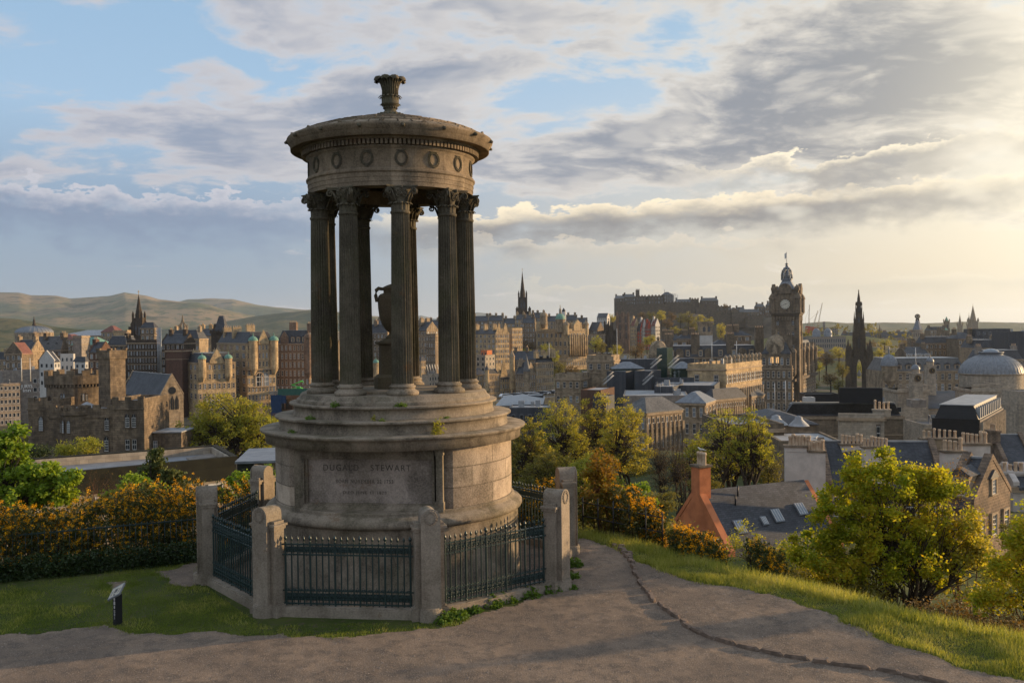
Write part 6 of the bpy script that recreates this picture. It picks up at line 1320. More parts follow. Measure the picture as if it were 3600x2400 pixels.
cas('castle_palace', 'castle palace block with a flag turret, left on top of the rock', [(2168, 2200, 1049, 0, 26, 'r', 3, 2), (2198, 2236, 1044, 1, 22, 'r', 5, 2), (2236, 2272, 1042, 0, 24, 'c', 4, 2), (2239, 2251, 1020, 3, 5, 'c')])
cas('castle_great_hall', 'square battlemented castle gatehouse between the flag turret and the scaffold', [(2281, 2335, 1040, 2, 24, 'c', 5, 2), (2272, 2283, 1052, 2, 18)])
c = cas('castle_chapel', 'scaffolded castle hall with a steep roof on the rock', [(2334, 2370, 1036, 0, 22, None, 3, 2)])
b = MB(); b.frust(c.X(2334), c.X(2366), 0, 20, c.Z(1036), c.Z(1026), 4, 8); b.box(c.X(2338), c.X(2339), 2, 2.4, c.Z(1030), c.Z(1018)); b.build('roof', 'slate', c.e)
b = MB()
for k in range(8): x = c.X(2340 + 6 * k); b.box(x, x + .35, -3, -2.7, c.Z(1066), c.Z(1030 + max(0, k - 4) * 2))
for k in range(8): z = c.Z(1066 - 4.6 * k); b.box(c.X(2336), c.X(2384 - k), -3, -2.75, z, z + .3)
b.build('scaffolding', 'steel_grey', c.e)
cas('castle_wall', 'great curved curtain wall below the castle palace', [(2163, 2340, 1072, -16, 14, 'c'), (2335, 2440, 1066, -10, 12, 'c'), (2163, 2200, 1060, -8, 8)], cat='castle wall')
cas('castle_barracks', 'long low castle range with chimneys, middle of the rock', [(2380, 2436, 1062, 2, 16, 'r', 6, 1), (2433, 2458, 1052, 0, 14, 'c'), (2456, 2512, 1068, -2, 14, 'c'), (2472, 2530, 1058, 6, 14, 'r', 6, 2)])
cas('castle_battery', 'stepped gun battery walls with grass on top, right of the middle of the rock', [(2440, 2514, 1082, -14, 16, 'c'), (2480, 2516, 1074, -8, 10), (2506, 2572, 1078, 2, 14, 'c', 5, 1)], cat='castle wall')
cas('castle_cottages', 'row of small gabled castle houses left of the clock tower', [(2570, 2596, 1092, 0, 12, 'g', 2), (2592, 2622, 1090, 2, 12, 'r', 3), (2598, 2668, 1098, -4, 14, 'r', 8)], wm='stone_brown')
cas('castle_hospital', 'gabled stone castle range just left of the clock tower', [(2662, 2690, 1078, 0, 14, 'r', 3, 2), (2688, 2704, 1086, -3, 12, 'g', 2, 2), (2700, 2722, 1074, -3, 14, 'r', 3, 2)], wm='stone_brown')
cas('castle_lower_wall', 'lower curtain wall on the cliff with a lit bastion', [(2470, 2600, 1104, -40, 12, 'c'), (2545, 2585, 1100, -46, 10), (2585, 2640, 1122, -60, 10, 'c'), (2600, 2760, 1112, -34, 10, 'c')], cat='castle wall')

# ---------------- clock tower hotel
i = T_('clock_tower_hotel', 'grand brown stone hotel with balconies and turrets beneath the tall clock tower', 'hotel', 2673, 2784, 2868, 1294, 440, 26, wm='stone_brown', rows=5, nl=6, nr=12, fh=5.0, wh=3.0, top=1.2, roof=('flat', 1.2), strs=4, sink=3)
e = i['e']; H = i['H']; wl, wr = i['wL'], i['wR']
b = MB(); b.box(-wl + .5, -.6, .8, wr - 1, H, H + 6.5); b.build('upper_storey', 'stone_brown', e)
b = MB(); b.frust(-wl + .3, -.4, .6, wr - .8, H + 6.5, H + 12, 3, 3); b.build('mansard_roof', 'slate', e)
for k in range(5): put_win(e, 'arch', 'L', -wl + (k + .6) * wl / 5.3, .8, H + 1.6, 1.3, 2.4)
for k in range(10): put_win(e, 'arch', 'R', -.6, wr * (k + .5) / 10, H + 1.6, wr * .035, 2.4)
for k in range(6):
    yy = wr * (.06 + .18 * k); turret(e, -.2, yy, 1.5, H - 3, H + 7, 'dome', 'stone_brown', 'stone_brown', 2.2, 10)
    if k < 5: b = MB(); y2 = yy + wr * .09; b.prism([(y2 - 2.0, H + 6.4), (y2 + 2.0, H + 6.4), (y2 + 2.0, H + 8.4), (y2, H + 11), (y2 - 2.0, H + 8.4)], -1.2, .2, 0, 'x'); b.build('dormer', 'stone_brown', e)
for zz_ in (H - 6.2, H - 16.2): b = MB(); b.box(.02, 1.3, .5, wr - .5, zz_, zz_ + .35); b.box(1.1, 1.3, .5, wr - .5, zz_ + .35, zz_ + 1.2); b.build('balcony', 'trim_dark', e)
b = MB(); cxl = -wl * .55; b.lathe([(5.6 * math.cos(t), H + 6.5 + 9.0 * math.sin(t) ** .8) for t in np.linspace(0, PI / 2 - .12, 9)] + [(.5, H + 16.2), (.4, H + 17.5), (.01, H + 18.5)], 8, (cxl, 5.5, 0), sm=False); b.build('stone_dome', 'stone_tan', e)
b = MB(); b.prism([(cxl - 2.6, H + 6), (cxl + 2.6, H + 6), (cxl + 2.6, H + 9.5), (cxl, H + 12), (cxl - 2.6, H + 9.5)], .4, 1.4, 0, 'y'); b.build('gable', 'stone_brown', e)
for k in (-1, 1): put_win(e, 'lit', 'L', cxl + k * 1.2, .78, H + 2.2, 1.5, 3.0)  # two panes with the painted warm reflection
chimney(e, -2.5, 6, H + 6, 4, 3, 9, 4, 'stone_brown')
# the tower itself
cl = Comp('clock_tower', 'tall brown stone clock tower with a white dial, lead roof and open crown', 'tower', 2768, 452, ang=24); e = cl.e; Z = cl.Z; s_ = 452 / FPX; w = 43 * s_
b = MB(); b.box(-w, w, -w, w, 0, Z(1104)); 
for k in range(9): xx = -w + 2 * w * (k + .5) / 9; b.box(xx - .35, xx + .35, -w - .6, -w, Z(1128), Z(1112)); b.box(w, w + .6, xx - .35, xx + .35, Z(1128), Z(1112))
for sx in (-1, 1): b.box(sx * w * .95 - .8, sx * w * .95 + .8, -w - .35, -w + .5, 0, Z(1104)); b.box(w - .5, w + .35, sx * w * .95 - .8, sx * w * .95 + .8, 0, Z(1104))
b.build('shaft', 'stone_brown', e)
b = MB(); b.box(-w * 1.2, w * 1.2, -w * 1.2, w * 1.2, Z(1104), Z(1100)); b.box(-w * 1.12, w * 1.12, -w * 1.12, w * 1.12, Z(1110), Z(1104)); b.build('balcony_cornice', 'trim_dark', e)
w2 = w * 1.04; b = MB(); b.box(-w2, w2, -w2, w2, Z(1100), Z(1018))
for sx in (-1, 1):
    for sy in (-1, 1): b.lathe([(w2 * .24, Z(1100)), (w2 * .24, Z(1052)), (w2 * .30, Z(1051)), (w2 * .20, Z(1040)), (.2, Z(1030))], 8, (sx * w2 * .98, sy * w2 * .98, 0), sm=False)
b.box(-w2 * 1.06, w2 * 1.06, -w2 * 1.06, w2 * 1.06, Z(1022), Z(1018)); b.build('clock_stage', 'stone_brown', e)
b = MB()
for f in range(4):
    a = f * PI / 2; ca, sa = math.cos(a), math.sin(a); tr = lambda q: Vector((q.x * ca - q.y * sa, q.x * sa + q.y * ca, q.z)); o = len(b.v)
    b.prism([(-w2 * .5, Z(1034))] + [(w2 * .5 * -math.cos(t), Z(1020) + w2 * .5 * math.sin(t)) for t in np.linspace(0, PI, 9)] + [(w2 * .5, Z(1034))], -w2 - .7, -w2 + .6, 0, 'y'); b.v[o:] = [tuple(tr(Vector(v))) for v in b.v[o:]]
b.build('arched_gable', 'stone_brown', e)
for sx in (-1, 1):
    for sy in (-1, 1): b = MB(); x, y = sx * w2 * .88, sy * w2 * .88; b.box(x - 1.1, x + 1.1, y - 1.1, y + 1.1, Z(1018), Z(1012)); b.lathe([(1.1, Z(1012)), (1.0, Z(1009)), (.4, Z(1006)), (.5, Z(1004)), (.1, Z(1002))], 8, (x, y, 0)); b.build('corner_finial', 'stone_brown', e)
b = MB(); b.frust(-w2 * .66, w2 * .66, -w2 * .66, w2 * .66, Z(1018), Z(985), w2 * .36, w2 * .36); b.box(-w2 * .40, w2 * .40, -w2 * .40, w2 * .40, Z(985), Z(980)); b.build('lead_roof', 'lead', e)
b = MB(); b.lathe([(w2 * .22, Z(980)), (w2 * .22, Z(962)), (w2 * .28, Z(961)), (.1, Z(950))], 6, sm=False); 
for k in range(8):
    a = k * PI / 4 + PI / 8; ca, sa = math.cos(a), math.sin(a); b.tube([(w2 * r * ca, w2 * r * sa, Z(y)) for r, y in ((.40, 980), (.40, 967), (.37, 957), (.27, 948), (.10, 940), (.03, 936))], [.42, .4, .38, .34, .3, .25], 5)
    for (r, y) in ((.40, 967), (.33, 952), (.2, 944)): b.ball((w2 * r * ca, w2 * r * sa, Z(y)), .5, 5, 4)
b.lathe([(w2 * .42, Z(968)), (w2 * .42, Z(966.5))], 8); b.lathe([(.3, Z(937)), (.8, Z(933)), (.3, Z(930)), (.9, Z(928)), (.1, Z(924))], 8); b.build('open_crown', 'lead', e)
b = MB(); b.tube([(0, 0, Z(926)), (0, 0, Z(884))], [.16, .1], 5); b.add([(0, 0, Z(887)), (-1.0, 0, Z(893)), (-.9, .1, Z(912)), (0, 0, Z(906))], [(0, 1, 2, 3)]); b.build('flagpole', 'white_paint', e)
zc = Z(1070); clock(e, (0, -w2 - .02, zc), 16.5 * s_, 'L', False, (.35, .35 + PI)); clock(e, (w2 + .02, 0, zc), 16.5 * s_, 'R', False, (.35, .35 + PI))
for f, k in (('L', -.6), ('L', .6), ('R', -.5), ('R', .5)):
    for yy in (1142, 1180, 1225): put_win(e, 'sashd', f, (k * w if f == 'L' else w), (-w if f == 'L' else k * w), Z(yy), 1.0, 1.8)
# long mansard wing to its left
i = T_('mansard_wing', 'long mansard roofed hotel wing with dormers, left of the clock tower', 'hotel', 2300, 2678, None, 1253, 470, 4, t=26, wm='stone_brown', rows=1, nl=14, roof=('mans', 5.5, 3), sink=2, chim=((.14, .1, 4, 3, 11, 5), (.39, .1, 4, 3, 11, 5), (.715, .1, 3.6, 3, 11, 5), (.985, .1, 4, 3, 14, 5)))
for px in (2366, 2421, 2466, 2536, 2582, 2643): dormer(i['e'], (at(px, 1250, 470) - i['base']).dot(Rh), .6, i['H'] + .5, 2.2, 3.2)
for px in (2392, 2494, 2612): b = MB(); x = (at(px, 1250, 470) - i['base']).dot(Rh); b.prism([(x - 1.9, i['H']), (x + 1.9, i['H'])] + [(x + 1.9 * math.cos(t), i['H'] + 2.4 + 1.9 * math.sin(t)) for t in np.linspace(0, PI, 9)], -.3, 2, 0, 'y'); b.build('round_dormer', 'stone_brown', i['e'])
c = Comp('scaled_stone_dome', 'low stone scaled corner dome at the left end of the mansard wing', 'dome', 2314, 462); s_ = 462 / FPX; b = MB(); b.lathe([(34 * s_, 0), (34 * s_, c.Z(1246))], 8, sm=False); b.build('wall', 'stone_brown', c.e); b = MB(); b.lathe([(34 * s_ * math.cos(t), c.Z(1246) + (c.Z(1196) - c.Z(1246)) * math.sin(t) ** .85) for t in np.linspace(0, PI / 2 - .1, 9)] + [(.6, c.Z(1194)), (.9, c.Z(1190)), (.1, c.Z(1182))], 8, sm=False); b.build('dome', 'stone_tan', c.e)
c = Comp('white_belvedere', 'white rendered lift tower with an arched stone belvedere above the mansard wing', 'tower', 2480, 500); s_ = 500 / FPX; w = 21 * s_; b = MB(); b.box(-w, w, -w, w, 0, c.Z(1178)); b.build('shaft', 'render_white_far', c.e)
b = MB(); b.box(-w * 1.05, w * 1.05, -w * 1.05, w * 1.05, c.Z(1178), c.Z(1134)); b.box(-w * 1.2, w * 1.2, -w * 1.2, w * 1.2, c.Z(1136), c.Z(1130)); b.build('belvedere', 'stone_tan', c.e)
for f, k in (('L', -.4), ('L', .4), ('R', -.4), ('R', .4)): put_win(c.e, 'lancet', f, k * w if f == 'L' else w * 1.05, -w * 1.05 if f == 'L' else k * w, c.Z(1166), 1.4, 2.6)
for (xa, xb, yt, lab, chs) in [(2330, 2420, 1196, 'dark slate roof with chimneys left of the white belvedere', (.1, .35, .9)), (2560, 2640, 1178, 'dark block with a stepped gable between belvedere and clock tower', (.1, .4)), (2380, 2450, 1190, 'grey rooftop block left of the white belvedere', (.8,)), (2500, 2570, 1214, 'low pale rooftop block right of the white belvedere', ())]:
    block('rooftop_block', lab, 'building', xa, xb, None, yt, 520, 4, t=14, wm='stone_brown', rows=1, nl=3, roof=('hip', 3), chim=[(u, .3, 3, 2.4, 5, 5) for u in chs])
# ---------------- gothic rocket-shaped monument
c = Comp('gothic_monument', 'black gothic rocket shaped monument with an open arch', 'monument', 3020, 684, ang=20); Z = c.Z; s_ = 684 / FPX; e = c.e
b = MB(); w = 25 * s_
for k in range(4):
    a = k * PI / 2 + PI / 4; x, y = 1.05 * w * math.cos(a), 1.05 * w * math.sin(a); b.box(x - w * .42, x + w * .42, y - w * .42, y + w * .42, 0, Z(1250))
    x2, y2 = 2.05 * w * math.cos(a), 2.0 * w * math.sin(a); b.box(x2 - w * .38, x2 + w * .38, y2 - w * .38, y2 + w * .38, 0, Z(1258)); pinnacle(b, x2, y2, Z(1262), Z(1192), w * .26)
    for q in (-1, 1): x3, y3 = x2 + q * w * .34 * math.sin(a), y2 - q * w * .34 * math.cos(a); pinnacle(b, x3, y3, Z(1262), Z(1215), w * .13)
    for q in (0, .1, .2): b.tube([(x2, y2, Z(1262 - 30 * q)), ((x + x2) / 2, (y + y2) / 2, Z(1244 - 30 * q)), (x, y, Z(1232 - 30 * q))], .8, 4)

for k in range(4):
    a = k * PI / 2 + PI / 4; ca, sa = math.cos(a), math.sin(a); o = len(b.v); b.prism([(1.2 * w, Z(1300)), (1.3 * w, Z(1285)), (1.55 * w, Z(1272)), (1.8 * w, Z(1285)), (1.9 * w, Z(1300)), (2.0 * w, Z(1262)), (1.5 * w, Z(1240)), (1.1 * w, Z(1240))], -w * .2, w * .2, 0, 'y'); b.v[o:] = [(v[0] * ca - v[1] * sa, v[0] * sa + v[1] * ca, v[2]) for v in b.v[o:]]
for sx in (-1, 1):
    for q in (-.5, .5): pinnacle(b, sx * w * 1.1, q * w, Z(1250), Z(1205), w * .13); pinnacle(b, q * w, sx * w * 1.1, Z(1250), Z(1205), w * .13)
b.build('buttresses', 'stone_soot', e)
b = MB()
n = 10
for f in range(4):                         # pointed arches between the piers
    a = f * PI / 2; ca, sa = math.cos(a), math.sin(a); o = len(b.v); W_ = w * .75
    hw_ = w * .42; zs, zt = Z(1300), Z(1262)
    pts = [(-W_, Z(1250)), (-W_, zs), (-hw_, zs)] + [(-hw_ * (1 - t) , zs + (zt - zs) * math.sin(t * PI / 2)) for t in np.linspace(0.1, 1, 6)]
    L_ = [(p[0], p[1]) for p in pts] + [(0, Z(1250))]
    b.prism(L_, -w * .85, -w * .6, 0, 'y'); b.prism([(-p[0], p[1]) for p in L_][::-1], -w * .85, -w * .6, 0, 'y'); b.v[o:] = [(v[0] * ca - v[1] * sa, v[0] * sa + v[1] * ca, v[2]) for v in b.v[o:]]
b.box(-w * .95, w * .95, -w * .95, w * .95, Z(1250), Z(1238)); b.build('arch_stage', 'stone_soot', e)
def stage(nm, wa, wb, y0, y1, pins):
    b = MB(); b.frust(-wa, wa, -wa, wa, Z(y0), Z(y1), wa - wb, wa - wb)
    for sx in (-1, 1):
        for sy in (-1, 1): pinnacle(b, sx * wa, sy * wa, Z(y0), Z(y1) + pins, wa * .16); pinnacle(b, sx * wa * .45, sy * wa * 1.02, Z(y0), Z(y1) - 2, wa * .12); pinnacle(b, sx * wa * 1.02, sy * wa * .45, Z(y0), Z(y1) - 2, wa * .12)
    b.box(-wa * 1.12, wa * 1.12, -wa * 1.12, wa * 1.12, Z(y0) - 1, Z(y0)); b.build(nm, 'stone_soot', e)
    for f in (0, 1): put_win(e, 'lancet', 'LR'[f], 0 if f == 0 else wa, -wa if f == 0 else 0, Z(y0) + 3, wa * .4, (Z(y1) - Z(y0)) * .45)
stage('lower_stage', 19 * s_, 16 * s_, 1238, 1150, 2); stage('middle_stage', 15 * s_, 11 * s_, 1150, 1108, 3); stage('upper_stage', 10 * s_, 7 * s_, 1108, 1074, 3)
b = MB(); b.lathe([(7 * s_, Z(1076)), (9 * s_, Z(1072)), (6 * s_, Z(1068)), (5 * s_, Z(1050)), (1.4 * s_, Z(1026)), (2 * s_, Z(1024)), (.1, Z(1017))], 8, sm=False)
for k in range(8): a = k * PI / 4; pinnacle(b, 8.5 * s_ * math.cos(a), 8.5 * s_ * math.sin(a), Z(1074), Z(1060), .6)
b.build('pinnacle_spire', 'stone_soot', e)
b = MB(); b.lathe([(1.2, Z(1322)), (1.6, Z(1314)), (.8, Z(1306)), (.5, Z(1302)), (.1, Z(1299))], 10); b.build('statue', 'white_paint', e)
# ---------------- far right
for (px, yt, ys, wp, d, lab) in [(3421, 1072, 1128, 24, 2180, 'tallest of the three distant cathedral spires on the right'), (3407, 1104, 1142, 11, 2230, 'slim distant cathedral spire close beside the tallest'), (3375, 1104, 1142, 13, 2100, 'distant cathedral spire standing left of the other two')]:
    c = Comp('cathedral_spire', lab, 'spire', px, d); s_ = d / FPX; w = wp * s_ / 2; b = MB(); b.box(-w, w, -w, w, 0, c.Z(ys)); [pinnacle(b, sx * w, sy * w, c.Z(ys) - 2, c.Z(ys - 12), w * .2) for sx in (-1, 1) for sy in (-1, 1)]; b.build('tower', 'stone_brown', c.e); b = MB(); b.lathe([(w * .98, c.Z(ys)), (.1, c.Z(yt))], 8, sm=False); b.box(-.2, .2, -.2, .2, c.Z(yt), c.Z(yt - 4)); b.build('spire', 'stone_brown', c.e)
for (px, yt, ys, yb, wp, d, rm, lab) in [(3328, 1112, 1128, 1185, 14, 1300, 'copper_green', 'distant church tower with a green pointed cap'), (3093, 1140, 1162, 1190, 8, 1250, 'stone_brown', 'tiny dark steeple beside the gothic monument, before the red hotel'), (3306, 1150, 1156, 1185, 14, 900, 'slate', 'turreted roof left of the green capped tower'), (3325, 1152, 1160, 1185, 18, 880, 'copper_green', 'squat dark tower with a small green dome')]:
    c = Comp('church_tower', lab, 'tower', px, d); s_ = d / FPX; w = wp * s_ / 2; b = MB(); b.box(-w, w, -w, w, 0, c.Z(ys)); b.box(-w * 1.15, w * 1.15, -w * 1.15, w * 1.15, c.Z(ys) - 2, c.Z(ys)); [pinnacle(b, sx * w, sy * w, c.Z(ys), c.Z(ys - 8), w * .2) for sx in (-1, 1) for sy in (-1, 1)]; b.build('tower', 'stone_brown', c.e); b = MB(); b.lathe([(w * 1.0, c.Z(ys)), (.1, c.Z(yt))], 8, sm=False); b.build('cap', rm, c.e)
    for f in (0, 1): put_win(c.e, 'lancet', 'LR'[f], 0 if f == 0 else w, -w if f == 0 else 0, c.Z(ys) - 12, w * .7, 7)
T_('red_railway_hotel', 'very long distant red stone hotel with a row of white dormers', 'hotel', 2972, 3216, None, 1186, 1300, 2, t=30, wm='stone_red', rows=3, nl=28, fh=5, wh=2.6, roof=('mans', 8), sink=2, chim=[(u, .3, 4, 3, 4, 4, 6) for u in (.02, .2, .4, .6, .8, .98)])
i = T_('domed_office_block', 'modern office block with two grey ribbed domes left of the gothic monument', 'building', 2836, 2974, None, 1186, 900, 2, t=40, wm='concrete', rows=2, nl=18, fh=5, wh=3.6, roof=('flat', 1), win='plain', wfill=.5)
for px in (2866, 2906): b = MB(); x = (at(px, 1180, 915) - i['base']).dot(Rh); b.lathe([(14 * .27, i['H']), (14 * .27, i['H'] + 4)] + [(14 * .27 * math.cos(t), i['H'] + 4 + 5 * math.sin(t)) for t in np.linspace(0, PI / 2 - .1, 7)], 16, (x, 12, 0)); b.build('dome', 'lead', i['e'])
T_('grey_office', 'plain grey office block with a chimney behind the two ribbed domes', 'building', 2888, 2946, None, 1152, 1300, 2, t=20, wm='concrete', rows=4, nl=9, fh=3.4, roof=('flat', .5), win='plain', chim=((.25, .4, 2.4, 2.4, 8, 2),))
i = T_('globe_tower_store', 'stone corner store below the slate cap and metal globe', 'building', 3205, 3252, None, 1196, 560, 5, t=8, wm='stone_brown', rows=4, nl=3, fh=4.6, wh=2.6, roof=('flat', 1))
c = Comp('globe_tower', 'octagonal grey lead tower carrying an open metal globe', 'tower', 3226, 562, zb=i['base'].z + i['H'] - 2); s_ = 562 / FPX; Z = c.Z
b = MB(); b.lathe([(17 * s_, 0), (17 * s_, Z(1165)), (19 * s_, Z(1163)), (19 * s_, Z(1158))], 8, sm=False); b.build('lantern_room', 'stone_pale', c.e); b = MB(); b.lathe([(18 * s_, Z(1158)), (12 * s_, Z(1145)), (7 * s_, Z(1128)), (6 * s_, Z(1126))], 8, sm=False); b.build('cap', 'lead', c.e)
b = MB(); R_ = 8 * s_; zc = Z(1112)
for k in range(5): a = k * PI / 5; b.tube([(R_ * math.cos(t) * math.cos(a), R_ * math.cos(t) * math.sin(a), zc + R_ * math.sin(t)) for t in np.linspace(0, 2 * PI, 17)], .16, 4)
for f in (-.4, 0, .4): b.tube([(R_ * 1.1 * math.cos(t), R_ * 1.1 * math.sin(t), zc + f * R_) for t in np.linspace(0, 2 * PI, 17)], .16, 4)
for k in range(4): a = k * PI / 2 + .7; b.tube([(1.0 * math.cos(a), 1.0 * math.sin(a), Z(1127)), (.5 * math.cos(a), .5 * math.sin(a), zc - R_)], .35, 5)
b.build('globe', 'black_metal', c.e)
for k in range(5): put_win(c.e, 'lancet', (k - 2) * PI / 4, 17 * s_ * .93 * math.sin((k - 2) * PI / 4), -17 * s_ * .93 * math.cos((k - 2) * PI / 4), Z(1182), 1.2, 2.2)
for (xa, xb, yt, d, wm, rm, rf, lab, k) in [(3252, 3372, 1205, 540, 'stone_brown', 'slate', 'mans', 'long dark roofed building right of the globe tower', 8), (3430, 3552, 1158, 520, 'zinc_dark', 'roof_felt', 'flat', 'dark zinc clad block on the skyline below the cathedral spires', 6),
        (3368, 3432, 1190, 520, 'stone_brown', 'slate', 'hip', 'stone block with plant on its roof between globe tower and zinc block', 4), (3424, 3520, 1222, 430, 'stone_tan', 'slate', 'mans', 'grey mansard roof with white arched dormers above the great ribbed dome', 6),
        (3546, 3700, 1168, 400, 'zinc_dark', 'roof_felt', 'flat', 'tall dark zinc block at the right edge', 0), (3518, 3600, 1214, 460, 'stone_red', 'slate', 'gx', 'red gabled block left of the tall zinc block', 3), (3184, 3268, 1244, 500, 'stone_brown', 'slate', 'gx', 'dark block with a row of orange chimney pots behind the roof sign', 4),
        (3270, 3330, 1160, 1000, 'stone_brown', 'slate', 'mans', 'distant mansard block right of the globe', 5), (3456, 3600, 1262, 380, 'concrete', 'slate', 'mans', 'grey roofed range behind the great ribbed dome', 9)]:
    block('city_block', lab, 'building', xa, xb, None, yt, d, 3, t=16, wm=wm, rows=3, nl=k, fh=3.6, roof=(rf, 3.5 if rf != 'flat' else .5), rm=rm, win='plain' if 'zinc' in wm else 'sash', chim=() if 'zinc' in wm else ((.05, .4, 2, 2, 3, 4, 2), (.93, .4, 2, 2, 3, 4, 2)), corn='zinc' not in wm)
# hotel with the rooftop sign
i = T_('roof_sign_hotel', 'stone hotel with a grey mansard roof carrying the ROYAL BRITISH HOTEL letters', 'hotel', 3104, 3400, None, 1302, 390, 3, t=22, wm='stone_tan', rows=4, nl=12, fh=4.4, wh=2.6, roof=('mans', 5, 2.4), rm='slate_light', sink=2, strs=3)
e = i['e']; H = i['H']
for k in range(7): dormer(e, -i['wL'] * (.80 - .115 * k), .6, H + .5, 2.0, 2.0, win='plain')
me = text_mesh('ROYAL BRITISH HOTEL', 1, .06, 1.15); co = np.array([v_.co for v_ in me.vertices]); ww_ = (3266 - 3182) * 400 / FPX; me.transform(Matrix.Diagonal((ww_ / (co[:, 0].max() - co[:, 0].min()), 1.5 / co[:, 1].max(), 1, 1)))
put_text(me, 'roof_sign', Vector(((at(3224, 1255, 400) - i['base']).dot(Rh), 9, at(3224, 1255, 400).z - i['base'].z)), Vector((1, 0, 0)), Zu, e, 'white_paint')
b = MB(); xs_ = (at(3224, 1255, 400) - i['base']).dot(Rh); zz_ = at(3224, 1255, 400).z - i['base'].z; b.box(xs_ - ww_ / 2, xs_ + ww_ / 2, 9.1, 9.2, zz_ - .5, zz_ - .3)
for k in range(9): b.box(xs_ - ww_ / 2 + k * ww_ / 8 - .05, xs_ - ww_ / 2 + k * ww_ / 8 + .05, 9.1, 9.2, H + 4, zz_ + .2)
b.build('sign_frame', 'steel_grey', e)
turret(e, (at(3135, 1280, 390) - i['base']).dot(Rh), 1.5, 26 * 390 / FPX, H - 4, H + 2.2, 'dome', 'lead', 'stone_tan', 4.6, 16)
# registry house with the great dome and two clock turrets
e = empty('registry_house', (0, 0, 0), 0)  # placeholder replaced below
bpy.data.objects.remove(e)
i = T_('registry_house', 'long classical stone hall under the great ribbed lead dome', 'building', 3160, 3640, None, 1432, 300, 2, t=36, wm='stone_pale', rows=2, nl=10, fh=6.5, wh=3.2, top=1.5, roof=('hip', 4.2), rm='slate', sink=2, ww=1.7)
e = i['e']; H = i['H']; B_ = i['base']; lx = lambda px, d: (at(px, 1300, d) - B_).dot(-i['dl']); lz = lambda py, d, px=3400: at(px, py, d).z - B_.z
d_ = 335; R_ = 104 * d_ / FPX; cx_ = lx(3483, d_); cy_ = d_ - 300
b = MB(); b.lathe([(R_ * .98, 0), (R_ * .98, lz(1316, d_)), (R_ * 1.03, lz(1314, d_)), (R_ * 1.03, lz(1311, d_))], 56, (cx_, cy_, 0), sm=False); dd_ = b.build('dome_drum', 'stone_pale', e)
prof = [(R_ * (1.02 if t == 0 else 1) * math.cos(t), lz(1311, d_) + (lz(1243, d_) - lz(1311, d_)) * math.sin(t)) for t in np.linspace(0, PI / 2 - .36, 12)]
b = MB(); b.lathe(prof, 56, (cx_, cy_, 0)); b.lathe([(R_ * .37, lz(1248, d_)), (R_ * .37, lz(1240, d_)), (R_ * .40, lz(1240, d_)), (R_ * .40, lz(1238, d_)), (.1, lz(1235, d_))], 32, (cx_, cy_, 0)); b.build('dome', 'lead', dd_)
b = MB()
for k in range(48): a = k * PI / 24; b.tube([(cx_ + r * 1.004 * math.cos(a), cy_ + r * 1.004 * math.sin(a), z + .02) for r, z in prof[::2]], .07, 4)
b.build('dome_ribs', 'lead_light', dd_)
b = MB(); b.lathe([(R_ * .26 * math.cos(t), lz(1239, d_) + 1.3 * math.sin(t)) for t in np.linspace(0, 1.4, 6)], 16, (cx_, cy_, 0)); b.build('lantern', 'glass_sky', dd_)
for (xa, xb, yt) in ((3166, 3272, 1352), (3424, 3524, 1352)):
    b = MB(); x0, x1 = lx(xa, 295), lx(xb, 295); zt = lz(yt + 18, 295); b.box(x0, x1, -4, 8, 0, zt); b.box(x0 - .4, x1 + .4, -4.4, 8.4, zt - .8, zt)
    b.box(x0, x1, -4, -3.7, zt, zt + .5); b.box(x0, x1, -4, -3.7, zt + 1.3, zt + 1.6); b.box(x1 - .3, x1, -3.7, 8, zt + 1.3, zt + 1.6)
    for k in range(18): x = x0 + (x1 - x0) * (k + .5) / 18; b.box(x - .12, x + .12, -3.95, -3.75, zt + .5, zt + 1.3)
    b.build('pavilion', 'stone_pale', e)
put_win(e, 'sash', 'L', lx(3505, 295) + 1.0, -4, lz(1455, 295), 1.6, 2.4)
def clockturret(px, ydial, ytop, d, wp, dark, lab):
    c = Comp('clock_turret', lab, 'turret', px, d, zb=at(px, 1375, d).z); s_ = d / FPX; w = wp * s_ / 2; b = MB(); b.box(-w, w, -w, w, -4, c.Z(ydial - 17)); b.box(-w * 1.15, w * 1.15, -w * 1.15, w * 1.15, c.Z(ydial - 15), c.Z(ydial - 18)); b.lathe([(w * .8, c.Z(ydial - 18)), (w * .8, c.Z(ydial - 30)), (w * .92, c.Z(ydial - 31))], 12, sm=False); b.build('tower', 'stone_pale', c.e)
    b = MB(); b.lathe([(w * .9 * math.cos(t), c.Z(ydial - 31) + w * 1.0 * math.sin(t)) for t in np.linspace(0, 1.4, 7)] + [(.25, c.Z(ydial - 31) + w * 1.1), (.05, c.Z(ytop))], 14); b.build('dome', 'lead', c.e)
    clock(c.e, (0, -w - .02, c.Z(ydial)), w * .62, 'L', True); return c
clockturret(3218, 1329, 1262, 290, 34, True, 'nearer pale clock turret with black dial, left of the pair'); clockturret(3269, 1302, 1245, 315, 30, True, 'farther clock turret with black and gold dial, right of the pair')
b = MB(); P = at(3219, 1270, 290); b.tube([(0, 0, -2), (0, 0, at(3219, 1222, 290).z - P.z)], .1, 5); o = b.build('flagpole', 'white_paint'); o.location = P; tag(o, 'white flagpole on the left clock turret', 'pole')
